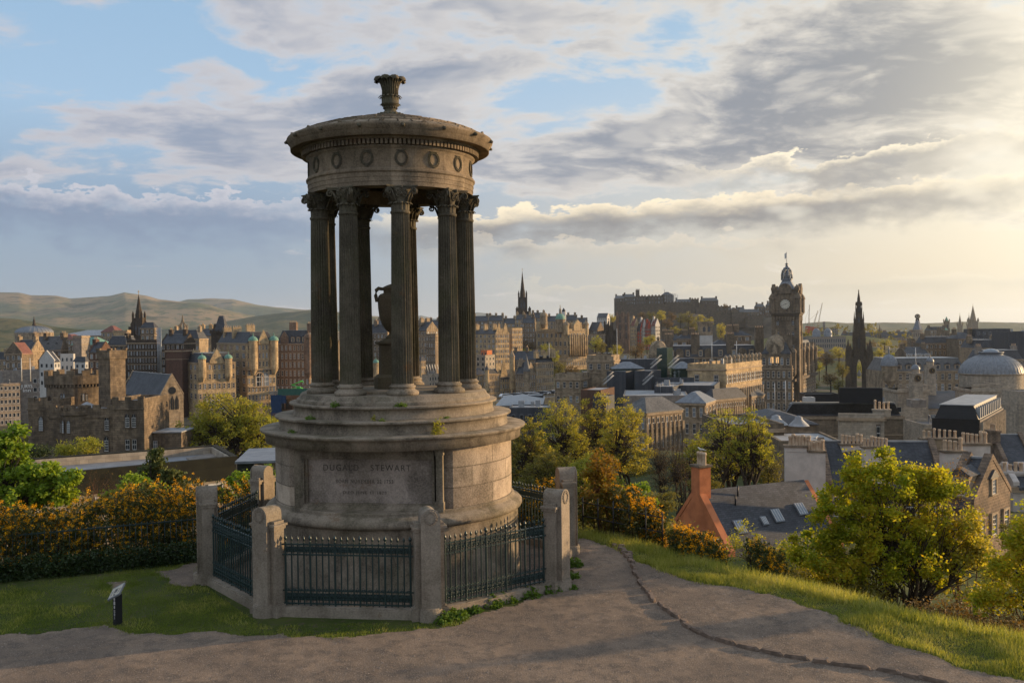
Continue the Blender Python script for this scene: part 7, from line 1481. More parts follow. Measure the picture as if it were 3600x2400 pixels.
# construction cranes
for (px, pb, yb, pt, yt, m_, lab) in [(2850, 2843, 1150, 2846, 1071, 'crane_pale', 'leftmost construction crane jib close to the clock tower'), (2870, 2858, 1152, 2875, 1092, 'crane_pale', 'short middle construction crane jib'), (2878, 2874, 1154, 2891, 1064, 'crane_pale', 'tallest construction crane jib right of the clock tower')]:
    A = at(pb, yb, 1500); T2 = at(pt, yt, 1500); c = empty('construction_crane', (A.x, A.y, A.z), 0, lab, 'crane'); b = MB(); V_ = T2 - A
    for dx in (-.9, .9): b.tube([(dx, 0, 0), (V_.x + dx * .3, V_.y, V_.z)], .28, 4)
    for k in range(12): t0, t1 = k / 12, (k + 1) / 12; sg = 1 if k % 2 else -1; b.tube([(V_.x * t0 + .9 * sg * (1 - .7 * t0), V_.y * t0, V_.z * t0), (V_.x * t1 - .9 * sg * (1 - .7 * t1), V_.y * t1, V_.z * t1)], .2, 4)
    b.build('jib', m_, c); b = MB(); b.box(-1, 1, -1, 1, -14, 0); b.box(-5, 1.5, -1.2, 1.2, -1, 1.6); b.build('mast', 'crane_red', c)
    b = MB(); b.tube([(-4, 0, 1.5), (-6, 0, 12), (V_.x * .85, V_.y * .85, V_.z * .85)], .12, 4); b.build('cable', 'black_metal', c)
T_('red_hoarding_block', 'red hoarding around a construction site beside the clock tower', 'building', 2836, 2862, None, 1156, 1480, 2, t=10, wm='red_harling', rows=0, roof=('flat', .4), corn=False)

# ---------------- rooftops in the middle distance
def zb(lab, xa, xb, xc, yt, d, ang, t=8, wm='zinc_dark', rm='roof_white', name='rooftop_block', **k): return block(name, lab, 'building', xa, xb, xc, yt, d, ang, t=t, wm=wm, rm=rm, **{**dict(rows=0, roof=('flat', .25), corn=False), **k})
zb('long dark zinc wall behind the glazed pavilion roofs', 2140, 2312, None, 1264, 330, 2, 10); zb('dark zinc rooftop wall right of the green glass tower', 2360, 2440, None, 1262, 330, 2, 10)
i = zb('dark zinc base storey carrying the terrace roofs', 2060, 2480, None, 1318, 312, 2, 36, rm='roof_felt')
zb('left zinc plant box with a pale roof on the terrace', 2133, 2200, 2228, 1308, 285, 25); zb('right zinc plant box with a pale roof on the terrace', 2230, 2290, 2324, 1306, 280, 28)
zb('roof garden terrace with a steel railing and clipped shrubs', 2303, 2440, 2460, 1330, 275, 10, 14, rm='moss_stone'); zb('wide dark plant box with a pale flat roof, middle of the rooftops', 2300, 2512, 2552, 1358, 255, 16); zb('small dark plant box in front of the wide one', 2300, 2368, 2402, 1362, 250, 20)
zb('big pale flat roof in front of the plant boxes', 2190, 2420, None, 1392, 240, 8, 22, wm='concrete', roof=('flat', .15))
zb('pink brick stair block among the treetops', 2042, 2112, 2160, 1374, 235, 22, wm='brick_brown'); zb('small glazed roof box right of the pink brick block', 2084, 2130, 2160, 1398, 225, 22)
zb('low dark block with a glass wall just right of the monument', 1790, 1935, None, 1436, 190, 3, wm='black_metal' if False else 'zinc_dark', rows=1, nl=5, win='plain', fh=3, wh=2)
zb('dark box on the station roof right of the monument', 1856, 1908, None, 1392, 330, 4, 10)
for (xa, xb, yt, lab) in ((2154, 2262, 1291, 'glazed pavilion with a flared grey roof, left of the green glass tower'), (2372, 2440, 1291, 'glazed pavilion with a flared grey roof, right of the green glass tower')):
    i = zb(lab, xa, xb, None, yt + 3, 292, 2, 8, wm='glass_green', name='glazed_pavilion', roof=('hip', 1.9), rm='lead')
zb('green glass lift tower rising from the dark roofs', 2309, 2345, 2365, 1226, 298, 20, wm='glass_green', name='glass_tower')
for (x, y, lab) in ((2122, 1352, 'white steel roof stair left of the plant boxes'), (2262, 1352, 'white steel roof stair between the plant boxes'), (2290, 1294, 'white steel roof ladder left of the green glass tower'), (2352, 1294, 'white steel roof ladder right of the green glass tower')):
    P = at(x, y, 270); b = MB(); L_ = 3.2; Hh = 2.6
    for k in (0, .8): b.tube([(0, k, 0), (L_, k, Hh)], .06, 4); b.tube([(0, k, 1), (L_, k, Hh + 1)], .05, 4)
    for k in range(10): b.box(L_ * k / 10, L_ * k / 10 + .3, 0, .8, Hh * k / 10, Hh * k / 10 + .05)
    o = b.build('roof_stair', 'white_paint'); o.location = P; o.rotation_euler = (0, 0, -yaw + .3); tag(o, lab, 'stair')
i = T_('post_office_block', 'classical stone block with urns on its parapet and a lit colonnade', 'building', 2417, 2552, 2678, 1296, 275, 32, wm='stone_gold', rows=3, nl=2, nr=16, fh=4.6, wh=2.6, top=1.6, roof=('flat', 1.4), rm='roof_white', strs=2, ww=1.3)
for k in range(10): b = MB(); b.lathe([(.45, 0), (.5, .6), (.25, .8), (.6, 1.5), (.5, 2.0), (.1, 2.5)], 8, (-.4, i['wR'] * (.03 + .105 * k), i['H'] + 1.4)); b.build('roof_urn', 'stone_tan', i['e'])
for k in range(16): b = MB(); yy = i['wR'] * (k) / 16 + .2; b.tube([(.7, yy, i['H'] - 12.5), (.7, yy, i['H'] - 6.2)], .45, 8); b.build('column', 'stone_tan', i['e'])
T_('stone_pavilion', 'sandstone end pavilion with a balustrade left of the plant boxes', 'building', 2063, 2150, 2178, 1266, 300, 20, wm='stone_tan', rows=1, nl=3, nr=1, fh=4, roof=('flat', 1.6), rm='roof_felt', chim=((.1, .1, 1.4, 1.4, .3, 1),))
T_('stone_pavilion', 'sandstone wing with balustrade and stepped attic below the bank', 'building', 1951, 2040, 2072, 1330, 290, 20, wm='stone_tan', rows=2, nl=4, nr=1, fh=4.4, roof=('flat', 1.4), rm='roof_felt')
for (px, y0, y1, d) in ((1931, 1248, 1205, 330), (2170, 1262, 1155, 340), (2503, 1256, 1200, 300), (2590, 1254, 1198, 300), (2724, 1412, 1346, 250), (2762, 1412, 1338, 250)):
    P = at(px, y0, d); b = MB(); b.tube([(0, 0, -1), (0, 0, at(px, y1, d).z - P.z)], [.14, .09], 5); o = b.build('flagpole', 'white_paint'); o.location = P
    tag(o, {1931: 'flagpole on the lower row right of the monument', 2170: 'tall white flagpole before the dark twin towers', 2503: 'flagpole with a small flag before the mansard wing', 2590: 'flagpole right of the flagged one before the mansard wing', 2724: 'left flagpole in front of the clock tower hotel', 2762: 'right flagpole in front of the clock tower hotel'}[px], 'pole')
# classical street on the right of the trees
def pil(i, n, col='stone_tan', h=8, top=2.2):
    for k in range(n + 1):
        b = MB(); yy = i['wR'] * k / n; b.box(.02, .38, yy - .3, yy + .3, i['H'] - top - h, i['H'] - top); b.build('pilaster', col, i['e'])
i = T_('classical_block', 'classical stone block with a hipped slate roof rising from the trees, nearest of the street', 'building', 2187, 2272, 2398, 1450, 185, 50, wm='stone_tan', rows=4, nl=4, nr=8, fh=3.9, wh=2.2, roof=('hip', 2.6), rm='slate_light', strs=2); pil(i, 8)
i = T_('classical_block', 'stone block with white sash windows and a lit return front, second of the street', 'building', 2378, 2478, 2512, 1416, 215, 24, wm='stone_tan', rows=5, nl=4, nr=3, fh=3.8, wh=2.2, roof=('hip', 2.2), rm='lead'); pil(i, 3)
i = T_('classical_block', 'long low stone range running back towards the clock tower hotel', 'building', 2470, 2508, 2620, 1404, 235, 50, wm='stone_tan', rows=4, nl=2, nr=14, fh=3.8, wh=2.1, roof=('hip', 2.4)); pil(i, 14)
i = T_('classical_block', 'stone block with a slate hipped roof in front of the clock tower hotel', 'building', 2590, 2640, 2686, 1392, 290, 40, wm='stone_tan', rows=4, nl=3, nr=5, fh=3.8, roof=('hip', 2.6), rm='slate'); pil(i, 5)
zb('dark flat roofed block behind the stone street', 2420, 2596, 2620, 1392, 250, 10, 14, wm='concrete', rm='roof_felt')
i = T_('pediment_block', 'dark classical front with white sash windows and pilasters, left of the white chimney gable', 'building', 2560, 2756, None, 1502, 120, -2, t=14, wm='stone_brown', rows=3, nl=5, fh=3.0, wh=1.75, top=1.0, roof=('flat', .5), rm='lead', strs=2, ww=1.0)
for k in range(6): b = MB(); x = -i['wL'] * k / 5; b.box(max(x, -i['wL']) - .22, x + .22, -.3, -.02, i['H'] - 7.5, i['H'] - 1.2); b.build('pilaster', 'stone_brown', i['e'])
for (px, py, r) in ((2728, 1478, 1.6), (2808, 1482, 1.4)):
    P = at(px, py + 14, 128); b = MB(); b.lathe([(r, 0), (r * .35, .9), (r * .35, 1.15), (.05, 1.35)], 16); o = b.build('roof_cupola', 'lead_light'); o.location = P; tag(o, 'conical ribbed glass rooflight, left of the pair' if px < 2750 else 'conical rooflight with slate skirt, right of the pair', 'rooflight')
zb('pale flat roof behind the white chimney gable', 2740, 2960, None, 1556, 112, 4, 10, wm='stone_brown', rm='roof_white'); zb('low slate roofed range with skylights behind the dark classical front', 2650, 2870, None, 1490, 135, 3, 14, wm='stone_brown', rm='slate', roof=('hip', 1.4))
i = T_('square_stone_tower', 'plain square stone tower block with carved letters on its right face', 'building', 2948, 3109, 3152, 1466, 150, 14, wm='stone_pale', rows=0, roof=('flat', .5), rm='roof_felt', corn=True)
put_win(i['e'], 'dark', 'L', -.9, 0, i['H'] - 3.6, .5, 2.2)
chimney(i['e'], -.2, 1.6, i['H'], 2.6, 1.0, .9, 4, 'stone_pale', True, ph=1.2)
i = T_('black_mansard_office', 'wide office roof with black slated slopes and small dormer lights', 'building', 2752, 3175, 3300, 1462, 200, 6, wm='stone_brown', rows=0, roof=('mans', 2.6, 1.6), rm='slate', corn=True)
for k in range(5): put_win(i['e'], 'plain', 'L', -i['wL'] * .45 + k * 2.6, .75, i['H'] + .8, .9, 1.0)
b = MB(); b.box(-i['wL'] + 2, -2, 2, i['wR'] - 2, i['H'] + 2.75, i['H'] + 2.9); b.build('flat_roof', 'roof_felt', i['e'])
i = block('plant_screen', 'big black louvred plant box on the office roof', 'plant box', 2950, 3103, 3136, 1372, 195, 18, t=6, wm='cladding_black', rows=0, roof=('flat', .5), rm='black_metal', corn=False, zb=at(2950, 1420, 195).z)
i = block('air_handling_unit', 'pale louvred air unit on the roof right of the black plant box', 'plant', 3208, 3256, None, 1408, 205, 4, t=4, wm='steel_grey' if False else 'concrete', rows=0, roof=('flat', .2), rm='roof_white', corn=False, zb=at(3208, 1432, 205).z)
i = block('air_handling_unit', 'small white air unit left of the black plant box', 'plant', 2832, 2866, None, 1400, 205, 4, t=3, wm='render_white_far', rows=0, roof=('flat', .2), rm='roof_white', corn=False, zb=at(2832, 1414, 205).z)
i = block('plant_screen', 'low dark plant box behind the small white air unit', 'plant box', 2830, 2950, None, 1388, 225, 4, t=6, wm='cladding_black', rows=0, roof=('flat', .3), rm='black_metal', corn=False, zb=at(2832, 1414, 225).z)
i = T_('ribbed_office', 'office block with pale vertical fins, black slated side and sloping roof lights', 'building', 3277, 3446, 3528, 1478, 165, 34, wm='concrete', rows=0, roof=('mans', 2.4, .9), rm='cladding_black', corn=False)
b = MB()
for k in range(22): yy = i['wR'] * (k + .5) / 22; b.box(.02, .45, yy - .14, yy + .14, 0, i['H'] - .3)
b.build('fins', 'stone_pale', i['e'])
b = MB()
for k in range(12): yy = i['wR'] * (k + .7) / 13; b.box(-.9, -.15, yy - .2, yy + .2, i['H'] + .2, i['H'] + 2.1)
b.build('sloping_lights', 'lead_light', i['e'])
b = MB(); b.box(-i['wL'], -.01, -.25, -.003, i['H'] - 4.5, i['H'] + .2); b.build('black_side', 'cladding_black', i['e'])
T_('plain_stone_range', 'plain stone range with pediment window beneath the great dome', 'building', 3250, 3640, None, 1500, 250, 3, t=16, wm='stone_pale', rows=2, nl=6, fh=5, wh=2.4, ww=1.4, roof=('flat', .8), rm='slate')
T_('rubble_house', 'dark rubble stone house with slate roof at the right edge', 'house', 3526, 3640, None, 1622, 125, 8, t=9, wm='rubble', rows=3, nl=3, fh=3, roof=('gx', 3), chim=((.0, .4, 1.2, 2, 1.5, 4, 2),))
i = T_('white_chimney_house', 'white rendered house end with a row of pale chimney pots at the right edge', 'house', 3562, 3640, None, 1706, 90, 5, t=5, wm='render_white', rows=0, roof=('gx', 1.5), near=True, chim=((.3, .3, 3, .8, .9, 6),), chm='render_white')
T_('edge_pale_block', 'pale concrete block corner at the right edge below the tall zinc block', 'building', 3583, 3680, None, 1380, 230, 3, t=9, wm='stone_pale', rows=0, roof=('flat', .3), corn=False)

# ---------------- near tenements at the right
i = block('white_gable_tenement', 'tenement with a tall blank white rendered gable and clay pots', 'house', 2760, 2902, 2932, 1592, 78, 12, t=2.0, wm='render_white', rows=0, roof=('flat', .05), rm='rubble', corn=False, near=True)
e = i['e']; H = i['H']; wl = i['wL']
b = MB(); b.box(-wl, -wl * .46, 0, 1.1, H, H + .42); b.box(-wl * .42, 0, 0, 1.1, H + .0, H + .03); b.build('chimney_head', 'render_white', e)
b = MB(); b.box(-wl - .1, -wl * .46 + .08, -.1, 1.2, H + .42, H + .55); b.box(-wl * .43, .1, -.1, 1.2, H + .03, H + .16); b.build('coping', 'stone_brown', e)
for k in range(7): o = link('chimney_pot', pot_mesh((.75, .95, .8, .8, .85, .75, .8)[k], .135), e); o.location = (-wl + .45 + k * (wl * .5) / 6.4, .55, H + .55)
for k in range(6): o = link('chimney_pot', pot_mesh((.95, .75, .7, .8, .75, .9)[k], .135), e); o.location = (-wl * .40 + k * (wl * .36) / 5.2, .55, H + .16)
b = MB(); b.prism([(0.0, H - 3.4), (0, H - 1.0), (-.0, H - .8)], 0, 0) if False else None
i2 = block('slate_tenement', 'slate roofed tenement joining the white gable, mostly behind the bright tree', 'house', 2905, 3330, None, 1705, 84, 8, t=8, wm='rubble', rows=2, nl=5, roof=('gx', 3.3), rm='slate', near=True, chm='render_white', corn=False)
for (xa, xb, ya, yb, n, d, lab) in ((2960, 3040, 1566, 1640, 6, 88, 'rendered chimney stack with six buff pots, left above the bright tree'), (3040, 3128, 1576, 1640, 7, 84, 'rendered chimney stack with seven pots peeping over the bright tree'), (3246, 3374, 1546, 1640, 7, 92, 'wide stone chimney stack behind the ribbed office'), (3322, 3396, 1592, 1680, 4, 70, 'pale rendered chimney stack with four pots above the slate roofs'),
        (3388, 3482, 1566, 1720, 6, 74, 'tall grey rendered chimney gable with six pots, right of the bright tree')):
    P = at((xa + xb) / 2, ya, d); zb_ = at(xa, yb + 60, d).z; w_ = (xb - xa) * d / FPX; e = empty('chimney_stack', (P.x, P.y, zb_), -yaw, lab, 'chimney'); Hh = P.z - zb_
    b = MB(); b.box(-w_ / 2, w_ / 2, 0, .9, 0, Hh); b.build('stack', 'render_white' if xa != 3246 else 'stone_tan', e); b = MB(); b.box(-w_ / 2 - .1, w_ / 2 + .1, -.1, 1.0, Hh, Hh + .15); b.build('coping', 'stone_brown', e)
    for k in range(n): o = link('chimney_pot', pot_mesh((.7, .85, .75, .95, .8)[(k * 3 + n) % 5], .125), e); o.location = (-w_ / 2 + w_ * (k + .5) / n, .45, Hh + .15)
i = block('rubble_tenement', 'rubble stone tenement with white sash windows, right behind the bright tree', 'house', 3320, 3425, 3552, 1775, 62, 46, wm='rubble', rows=4, nl=2, nr=3, fh=2.4, wh=1.45, ww=.85, win='sash6', roof=('gx', 2.6), rm='slate', near=True, corn=False)
dormer(i['e'], -1.0, .2, i['H'] + .3, 1.2, 1.5, 2, win='sash6')
dormer(i['e'], .0, i['wR'] * .5, i['H'] + .1, 1.2, 1.3, 2, 'R', win='sash6')
# orange house
i = block('orange_house', 'orange harled house with a grey slate roof, four skylights and an orange chimney', 'house', 2346, 2560, 2965, 1958, 62, 64, wm='orange_harling', rows=1, nl=2, fh=3, wh=.85, ww=.6, top=1.0, win='dark', roof=('gy', 3.75), rm='slate', corn=False, near=True)
e = i['e']; H = i['H']; wl, wr = i['wL'], i['wR']; m_ = -wl / 2; rh = 3.75
for x_ in (m_ - .9, m_ + .95): put_win(e, 'dark', 'L', x_, 0, H + .35, .5, .8)
ch_ = MB(); ch_.box(m_ - .46, m_ + .46, -.02, .9, H + rh - .9, H + rh + 1.65); q = ch_.build('chimney', 'orange_harling', e); b = MB(); b.box(m_ - .55, m_ + .55, -.12, 1.0, H + rh + 1.65, H + rh + 1.8); b.build('coping', 'stone_brown', q)
for k in range(3): o = link('chimney_pot', pot_mesh(.85, .15), q); o.location = (m_ - .28 + .28 * k, .5, H + rh + 1.8)
sl_ = Vector((-wl / 2, 0, rh)).normalized(); nrm = Vector((rh, 0, wl / 2)).normalized()
for (fy, ft, w_, h_) in ((.20, .30, .66, .92), (.42, .38, .36, .55), (.55, .40, .66, .9), (.78, .46, .66, .85)):
    o_ = Vector((0, wr * fy, H)) + sl_ * (ft * math.hypot(wl / 2, rh)); b = MB()
    def tr(q): return o_ + Vector((0, 1, 0)) * q.x + sl_ * q.y + nrm * q.z
    b.box(-w_ / 2 - .06, w_ / 2 + .06, -.06, h_ + .06, .06, .16, 0, tr); sk = b.build('skylight', 'lead', e); b = MB(); b.box(-w_ / 2, w_ / 2, 0, h_, .16, .18, 0, tr); b.build('skylight_glass', 'glass_sky', sk)
    b = MB(); [b.box(-w_ / 2 + w_ * k / 3 - .015, -w_ / 2 + w_ * k / 3 + .015, 0, h_, .18, .20, 0, tr) for k in range(4)]; b.build('glazing_bars', 'white_paint', sk)
for (fy, ft) in ((.26, .72), (.32, .86)):
    o_ = Vector((0, wr * fy, H)) + sl_ * (ft * math.hypot(wl / 2, rh)); b = MB(); b.tube([o_, o_ + Vector((0, 0, .75))], .06, 6); b.build('vent_pipe', 'black_metal', e)
# gulls on the chimneys
def gull(P, rz, lab):
    e = empty('gull', P, rz, lab, 'bird'); b = MB(); b.v = []; prof = [(-.26, .02), (-.16, .05), (-.05, .085), (.07, .09), (.15, .055)]
    b.tube([(-.30, 0, .13), (-.18, 0, .15), (-.05, 0, .17), (.08, 0, .19), (.15, 0, .235), (.19, 0, .30), (.235, 0, .315), (.27, 0, .305)], [.008, .045, .075, .075, .052, .040, .036, .012], 10); b.build('body', 'white_paint', e)
    for sg in (-1, 1): b = MB(); b.tube([(.06, sg * .06, .20), (-.08, sg * .075, .19), (-.22, sg * .045, .15), (-.34, sg * .015, .13)], [.02, .045, .035, .006], 7); b.build('wing', 'steel_grey', e); b = MB(); b.tube([(.0, sg * .03, .11), (.0, sg * .03, .0)], .008, 4); b.build('leg', 'chimney_pot', e)
    b = MB(); b.tube([(.26, 0, .307), (.32, 0, .298)], [.012, .004], 6); b.build('beak', 'gold', e)
P = Matrix.Translation(i['base']) @ Matrix.Rotation(-yaw - math.radians(64), 4, 'Z') @ Vector((m_, .5, H + rh + 2.62)); gull(P, 2.6, 'white gull perched on the orange house chimney pots'); P = at(2867, 1546, 78); gull(P, .3, 'white gull standing on the clay pots of the white gable')
P = at(2478, 1628, 61.5)

# small background buildings at the horizon
rnd = random.Random(11)
far = []
for k in range(70):
    px = rnd.choice([rnd.uniform(2840, 3600), rnd.uniform(700, 1100), rnd.uniform(1310, 1540), rnd.uniform(180, 700)]); d = rnd.uniform(1400, 3600) if px > 2000 else rnd.uniform(1500, 4500)
    P = at(px, 1200, d); z = hz(P.x, P.y); w_, h_, t_ = rnd.uniform(10, 34), rnd.uniform(9, 20), rnd.uniform(8, 14)
    e = empty('distant_house', (P.x, P.y, z - 1), rnd.uniform(-.5, .3), 'tiny distant house in the suburbs beyond the old town', 'house', 'distant houses of the suburbs')
    b = MB(); b.box(-w_ / 2, w_ / 2, 0, t_, 0, h_); b.build('wall', rnd.choice(['stone_tan', 'stone_pale', 'render_white_far', 'stone_brown']), e); b = MB(); b.frust(-w_ / 2 - .3, w_ / 2 + .3, -.3, t_ + .3, h_, h_ + 4, 2, t_ / 2.2); b.build('roof', rnd.choice(['slate', 'slate_light', 'red_tile']), e)
# hills
def hills(name, pts, d0, d1, seed, matn, rough=1.0, zfloor=-70, n2=44):
    n1 = 260; xs = np.linspace(pts[0][0], pts[-1][0], n1); V = []
    for j in range(n2):
        t = j / (n2 - 1); dd = d0 + (d1 - d0) * t * 1.35
        for x_ in xs:
            yt = np.interp(x_, [p[0] for p in pts], [p[1] for p in pts]); P = at(x_, 1200, dd); zt = at(x_, yt, d1).z
            s_ = t * 1.35
            prof = smooth01(min(1, s_)) ** 1.15 if s_ <= 1 else 1 - (s_ - 1) * 1.2
            V.append((P.x, P.y, zfloor + (zt - zfloor) * prof, s_))
    V = np.array(V); n_ = fbm(V[:, 0], V[:, 1], 1500 * rough, 6, seed) - .5; rg = 1 - np.abs(2 * fbm(V[:, 0] + 777, V[:, 1], 2300 * rough, 5, seed + 4) - 1)
    V[:, 2] += (n_ * 230 + (rg - .75) * 170) * rough * np.clip(V[:, 3] * 1.6, 0, 1) * np.clip((1.0 - V[:, 3]) * 3.2, 0.06, 1)
    me = np_mesh(name, V[:, :3], grid_faces(n1, n2), [matn]); me.polygons.foreach_set('use_smooth', np.ones(len(me.polygons), bool)); return struct(name, me)
hills('hills', [(-500, 1040), (0, 1027), (70, 1028), (110, 1037), (200, 1039), (250, 1049), (320, 1045), (390, 1040), (440, 1028), (520, 1040), (560, 1052), (630, 1060), (700, 1064), (800, 1090), (900, 1110), (1000, 1125), (1400, 1150)], 4600, 8500, 3, 'hill_grass')
hills('hills', [(520, 1150), (600, 1075), (660, 1056), (740, 1053), (820, 1054), (900, 1072), (960, 1079), (1030, 1085), (1120, 1092), (1200, 1096), (1330, 1112), (1420, 1120), (1500, 1128)], 6800, 10500, 8, 'hill_grass')
hills('hills', [(-600, 1100), (0, 1118), (60, 1121), (120, 1130), (180, 1145), (300, 1158)], 2600, 3600, 5, 'hill_wood', .35)
hills('hills', [(560, 1158), (700, 1150), (800, 1128), (900, 1112), (1000, 1100), (1100, 1094), (1250, 1108), (1400, 1128), (1500, 1146)], 4200, 6000, 6, 'hill_wood', .5)
hills('hills', [(1380, 1140), (1480, 1108), (1530, 1120), (1600, 1112), (1680, 1097), (1720, 1102), (1770, 1116), (1860, 1134), (1990, 1150)], 13000, 17000, 7, 'hill_wood', .8)
hills('hills', [(2560, 1150), (2800, 1140), (2860, 1134), (2900, 1131), (2980, 1138), (3050, 1140), (3160, 1136), (3260, 1138), (3380, 1130), (3480, 1132), (3600, 1134), (4000, 1128)], 4200, 6800, 9, 'hill_wood', .32, -55)
# ------------------------------------------------------------------ trees and shrubs
def leaves_np(C, spread, per, size, rs, flat=.5, droop=0.0, elong=1.0):
    """C: clump centres (n,3), spread per clump; returns quads"""
    n = len(C) * per; r = rs; c = np.repeat(C, per, 0); s_ = np.repeat(spread, per)
    g = r.normal(size=(n, 3)) * s_[:, None] * np.array([1, 1, .75]); P = c + g
    a = r.normal(size=(n, 3)); a[:, 2] *= flat; a /= np.linalg.norm(a, axis=1)[:, None]
    b = np.cross(a, r.normal(size=(n, 3))); b /= np.linalg.norm(b, axis=1)[:, None]
    sz = size * (.6 + .8 * r.rand(n)); a *= (sz * elong)[:, None]; b *= (sz * .7)[:, None]
    V = np.stack([P - a * .5, P + b * .5 + a * .05, P + a * .5, P - b * .5 + a * .05], 1).reshape(-1, 3)
    return V
def quads(name, V, mats): return np_mesh(name, V, np.arange(len(V)).reshape(-1, 4), mats)
def clumps(blobs, m, rs, lo=.45):
    """blobs: (centre xyz, radius xyz) -> m clump centres spread through the volume"""
    w = np.array([b[1][0] * b[1][1] * b[1][2] for b in blobs]) ** .7; w /= w.sum(); out = []
    for (c, rad), k in zip(blobs, np.maximum(2, (w * m).astype(int))):
        d = rs.normal(size=(k, 3)); d /= np.linalg.norm(d, axis=1)[:, None]; q = (lo + (1 - lo) * rs.rand(k) ** .6); out.append(np.array(c) + d * q[:, None] * np.array(rad))
    return np.concatenate(out)
def limb(b, A, B_, r0, r1, rs, n=5, wob=.12, seg=5, sag=0.0):
    A = Vector(A); B_ = Vector(B_); L_ = (B_ - A).length; pts = []
    for i in range(n + 1):
        t = i / n; p = A.lerp(B_, t) + Vector(rs.normal(size=3) * wob * L_ * .5 * math.sin(PI * t) * .5); p.z += L_ * .12 * math.sin(PI * t) * (1 - sag); pts.append(p)
    b.tube(pts, [r0 + (r1 - r0) * (i / n) for i in range(n + 1)], seg, cap=False); return pts
def tree(name, label, base, blobs, size, n, leafm, barkm='bark', seed=1, stems=1, cl=90, spread=.16, tr=.12, group=None, cat='tree', twigs=0, lo=.45, flat=.5, leaf2=None, split=None, hb=0.35):
    """base: world point; blobs in world: (centre, radii)"""
    rs = np.random.RandomState(seed); e = empty(name, base, 0, label, cat, group); B0 = Vector(base)
    bl = [(np.array(Vector(c) - B0), np.array(r)) for c, r in blobs]; C = clumps(bl, cl, rs, lo); mr = np.mean([r[0] for _, r in bl])
    top = C[:, 2].max(); b = MB(); heads = []
    if stems == 1:
        h = max(.3, C[:, 2].min() * .6 + top * .25); P = limb(b, (0, 0, -.3), (rs.normal() * .05 * top, rs.normal() * .05 * top, h), tr, tr * .7, rs, 4, .05, 8); heads = [(Vector(P[-1]), tr * .62), (Vector(P[-2]), tr * .6)]
    else:
        for k in range(stems):
            t = C[rs.randint(len(C))]; a = rs.rand() * 2 * PI; o = Vector((math.cos(a), math.sin(a), 0)) * tr * 2.2
            mid = o + (Vector(t) - o) * (.4 + .25 * rs.rand()); mid.z = max(mid.z, top * .25); r_ = tr * (.45 + .4 * rs.rand()); P = limb(b, o + Vector((0, 0, -.2)), mid, r_, r_ * .6, rs, 4, .08, 6); heads.append((Vector(P[-1]), r_ * .55)); heads.append((Vector(P[2]), r_ * .5))
    H_ = np.array([h[0] for h in heads])
    for c in C:
        d2 = ((H_ - c) ** 2).sum(1) + 3 * np.maximum(0, H_[:, 2] - c[2]) ** 2; k = int(np.argmin(d2)) if rs.rand() < .7 else rs.randint(len(heads)); hd, hr = heads[k]
        P = limb(b, hd, c, hr * .5, hr * .10, rs, 4, .18, 4)
        for _ in range(twigs): q = Vector(P[rs.randint(2, 5)]); limb(b, q, q + Vector(rs.normal(size=3) * spread * mr * 1.3) + Vector((0, 0, spread * mr)), hr * .14, hr * .04, rs, 2, .1, 3)
    b.build('trunk', barkm, e)
    sp = np.full(len(C), spread * mr) * (.7 + .6 * rs.rand(len(C))); V = leaves_np(C, sp, max(1, n // len(C)), size, rs, flat)
    if leaf2 is None: link('crown', quads('crown', V, [leafm]), e)
    else:
        me = quads('crown', V, [leafm, leaf2]); cx = V.reshape(-1, 4, 3).mean(1); f = (cx @ np.array(split[0])) / split[1] + split[2] + (rs.rand(len(cx)) - .5) * .9; me.polygons.foreach_set('material_index', (f > 0).astype(np.int32)); me.update(); link('crown', me, e)
    return e
def wb_(px, py, rx, ry, d, dr=None):
    """picture ellipse at depth d -> world blob"""
    P = at(px, py, d); return (P, (rx * d / FPX, (dr if dr is not None else rx * d / FPX * .9), ry * d / FPX))
def gbase(px, d): P = at(px, 1300, d); return (P.x, P.y, hz(P.x, P.y))
# the bright maple on the right slope
d = 25.5; bs = gbase(3185, d)
tree('maple_tree', 'big bright yellow green many stemmed maple on the slope at the right', bs, [wb_(3040, 1850, 190, 200, d), wb_(3130, 1720, 170, 130, d), wb_(2930, 1985, 140, 120, d), wb_(3300, 1850, 150, 190, d), wb_(3400, 2000, 130, 130, d), wb_(2870, 1930, 90, 90, d), wb_(2950, 1800, 100, 90, d), wb_(3420, 1880, 90, 110, d), wb_(3170, 1960, 180, 110, d), wb_(3030, 1655, 90, 60, d), wb_(3120, 1630, 70, 50, d), wb_(3270, 1700, 120, 80, d)],
     .080, 52000, 'leaf_maple', 'bark', 3, 18, 290, .12, .11, twigs=1, lo=.25, leaf2='leaf_spring', split=((Rh.x, Rh.y, -.15), 1.6, -.55))
d = 26; tree('red_twig_shrub', 'thin reddish twigs rising from the right shoulder of the bright maple', gbase(3380, d), [wb_(3345, 1700, 70, 90, d), wb_(3440, 1830, 50, 60, d)], .04, 900, 'leaf_red', 'twig_red', 4, 8, 60, .2, .03, cat='shrub', twigs=3)
d = 21; tree('yellow_shrub', 'yellow green leafy shrub at the right edge beside the maple', gbase(3600, d), [wb_(3590, 1990, 110, 120, d), wb_(3640, 1880, 80, 110, d), wb_(3500, 2120, 80, 60, d)], .075, 9000, 'leaf_maple', 'bark', 5, 8, 110, .18, .05, cat='shrub', twigs=1)
d = 24.5; tree('dark_shrub', 'dark tangled undergrowth at the foot of the maple, left part', gbase(2880, 27), [wb_(2860, 2050, 130, 60, 27), wb_(2980, 2090, 120, 45, 25)], .07, 8000, 'leaf_olive', 'bark', 6, 7, 90, .2, .04, cat='shrub', twigs=2)
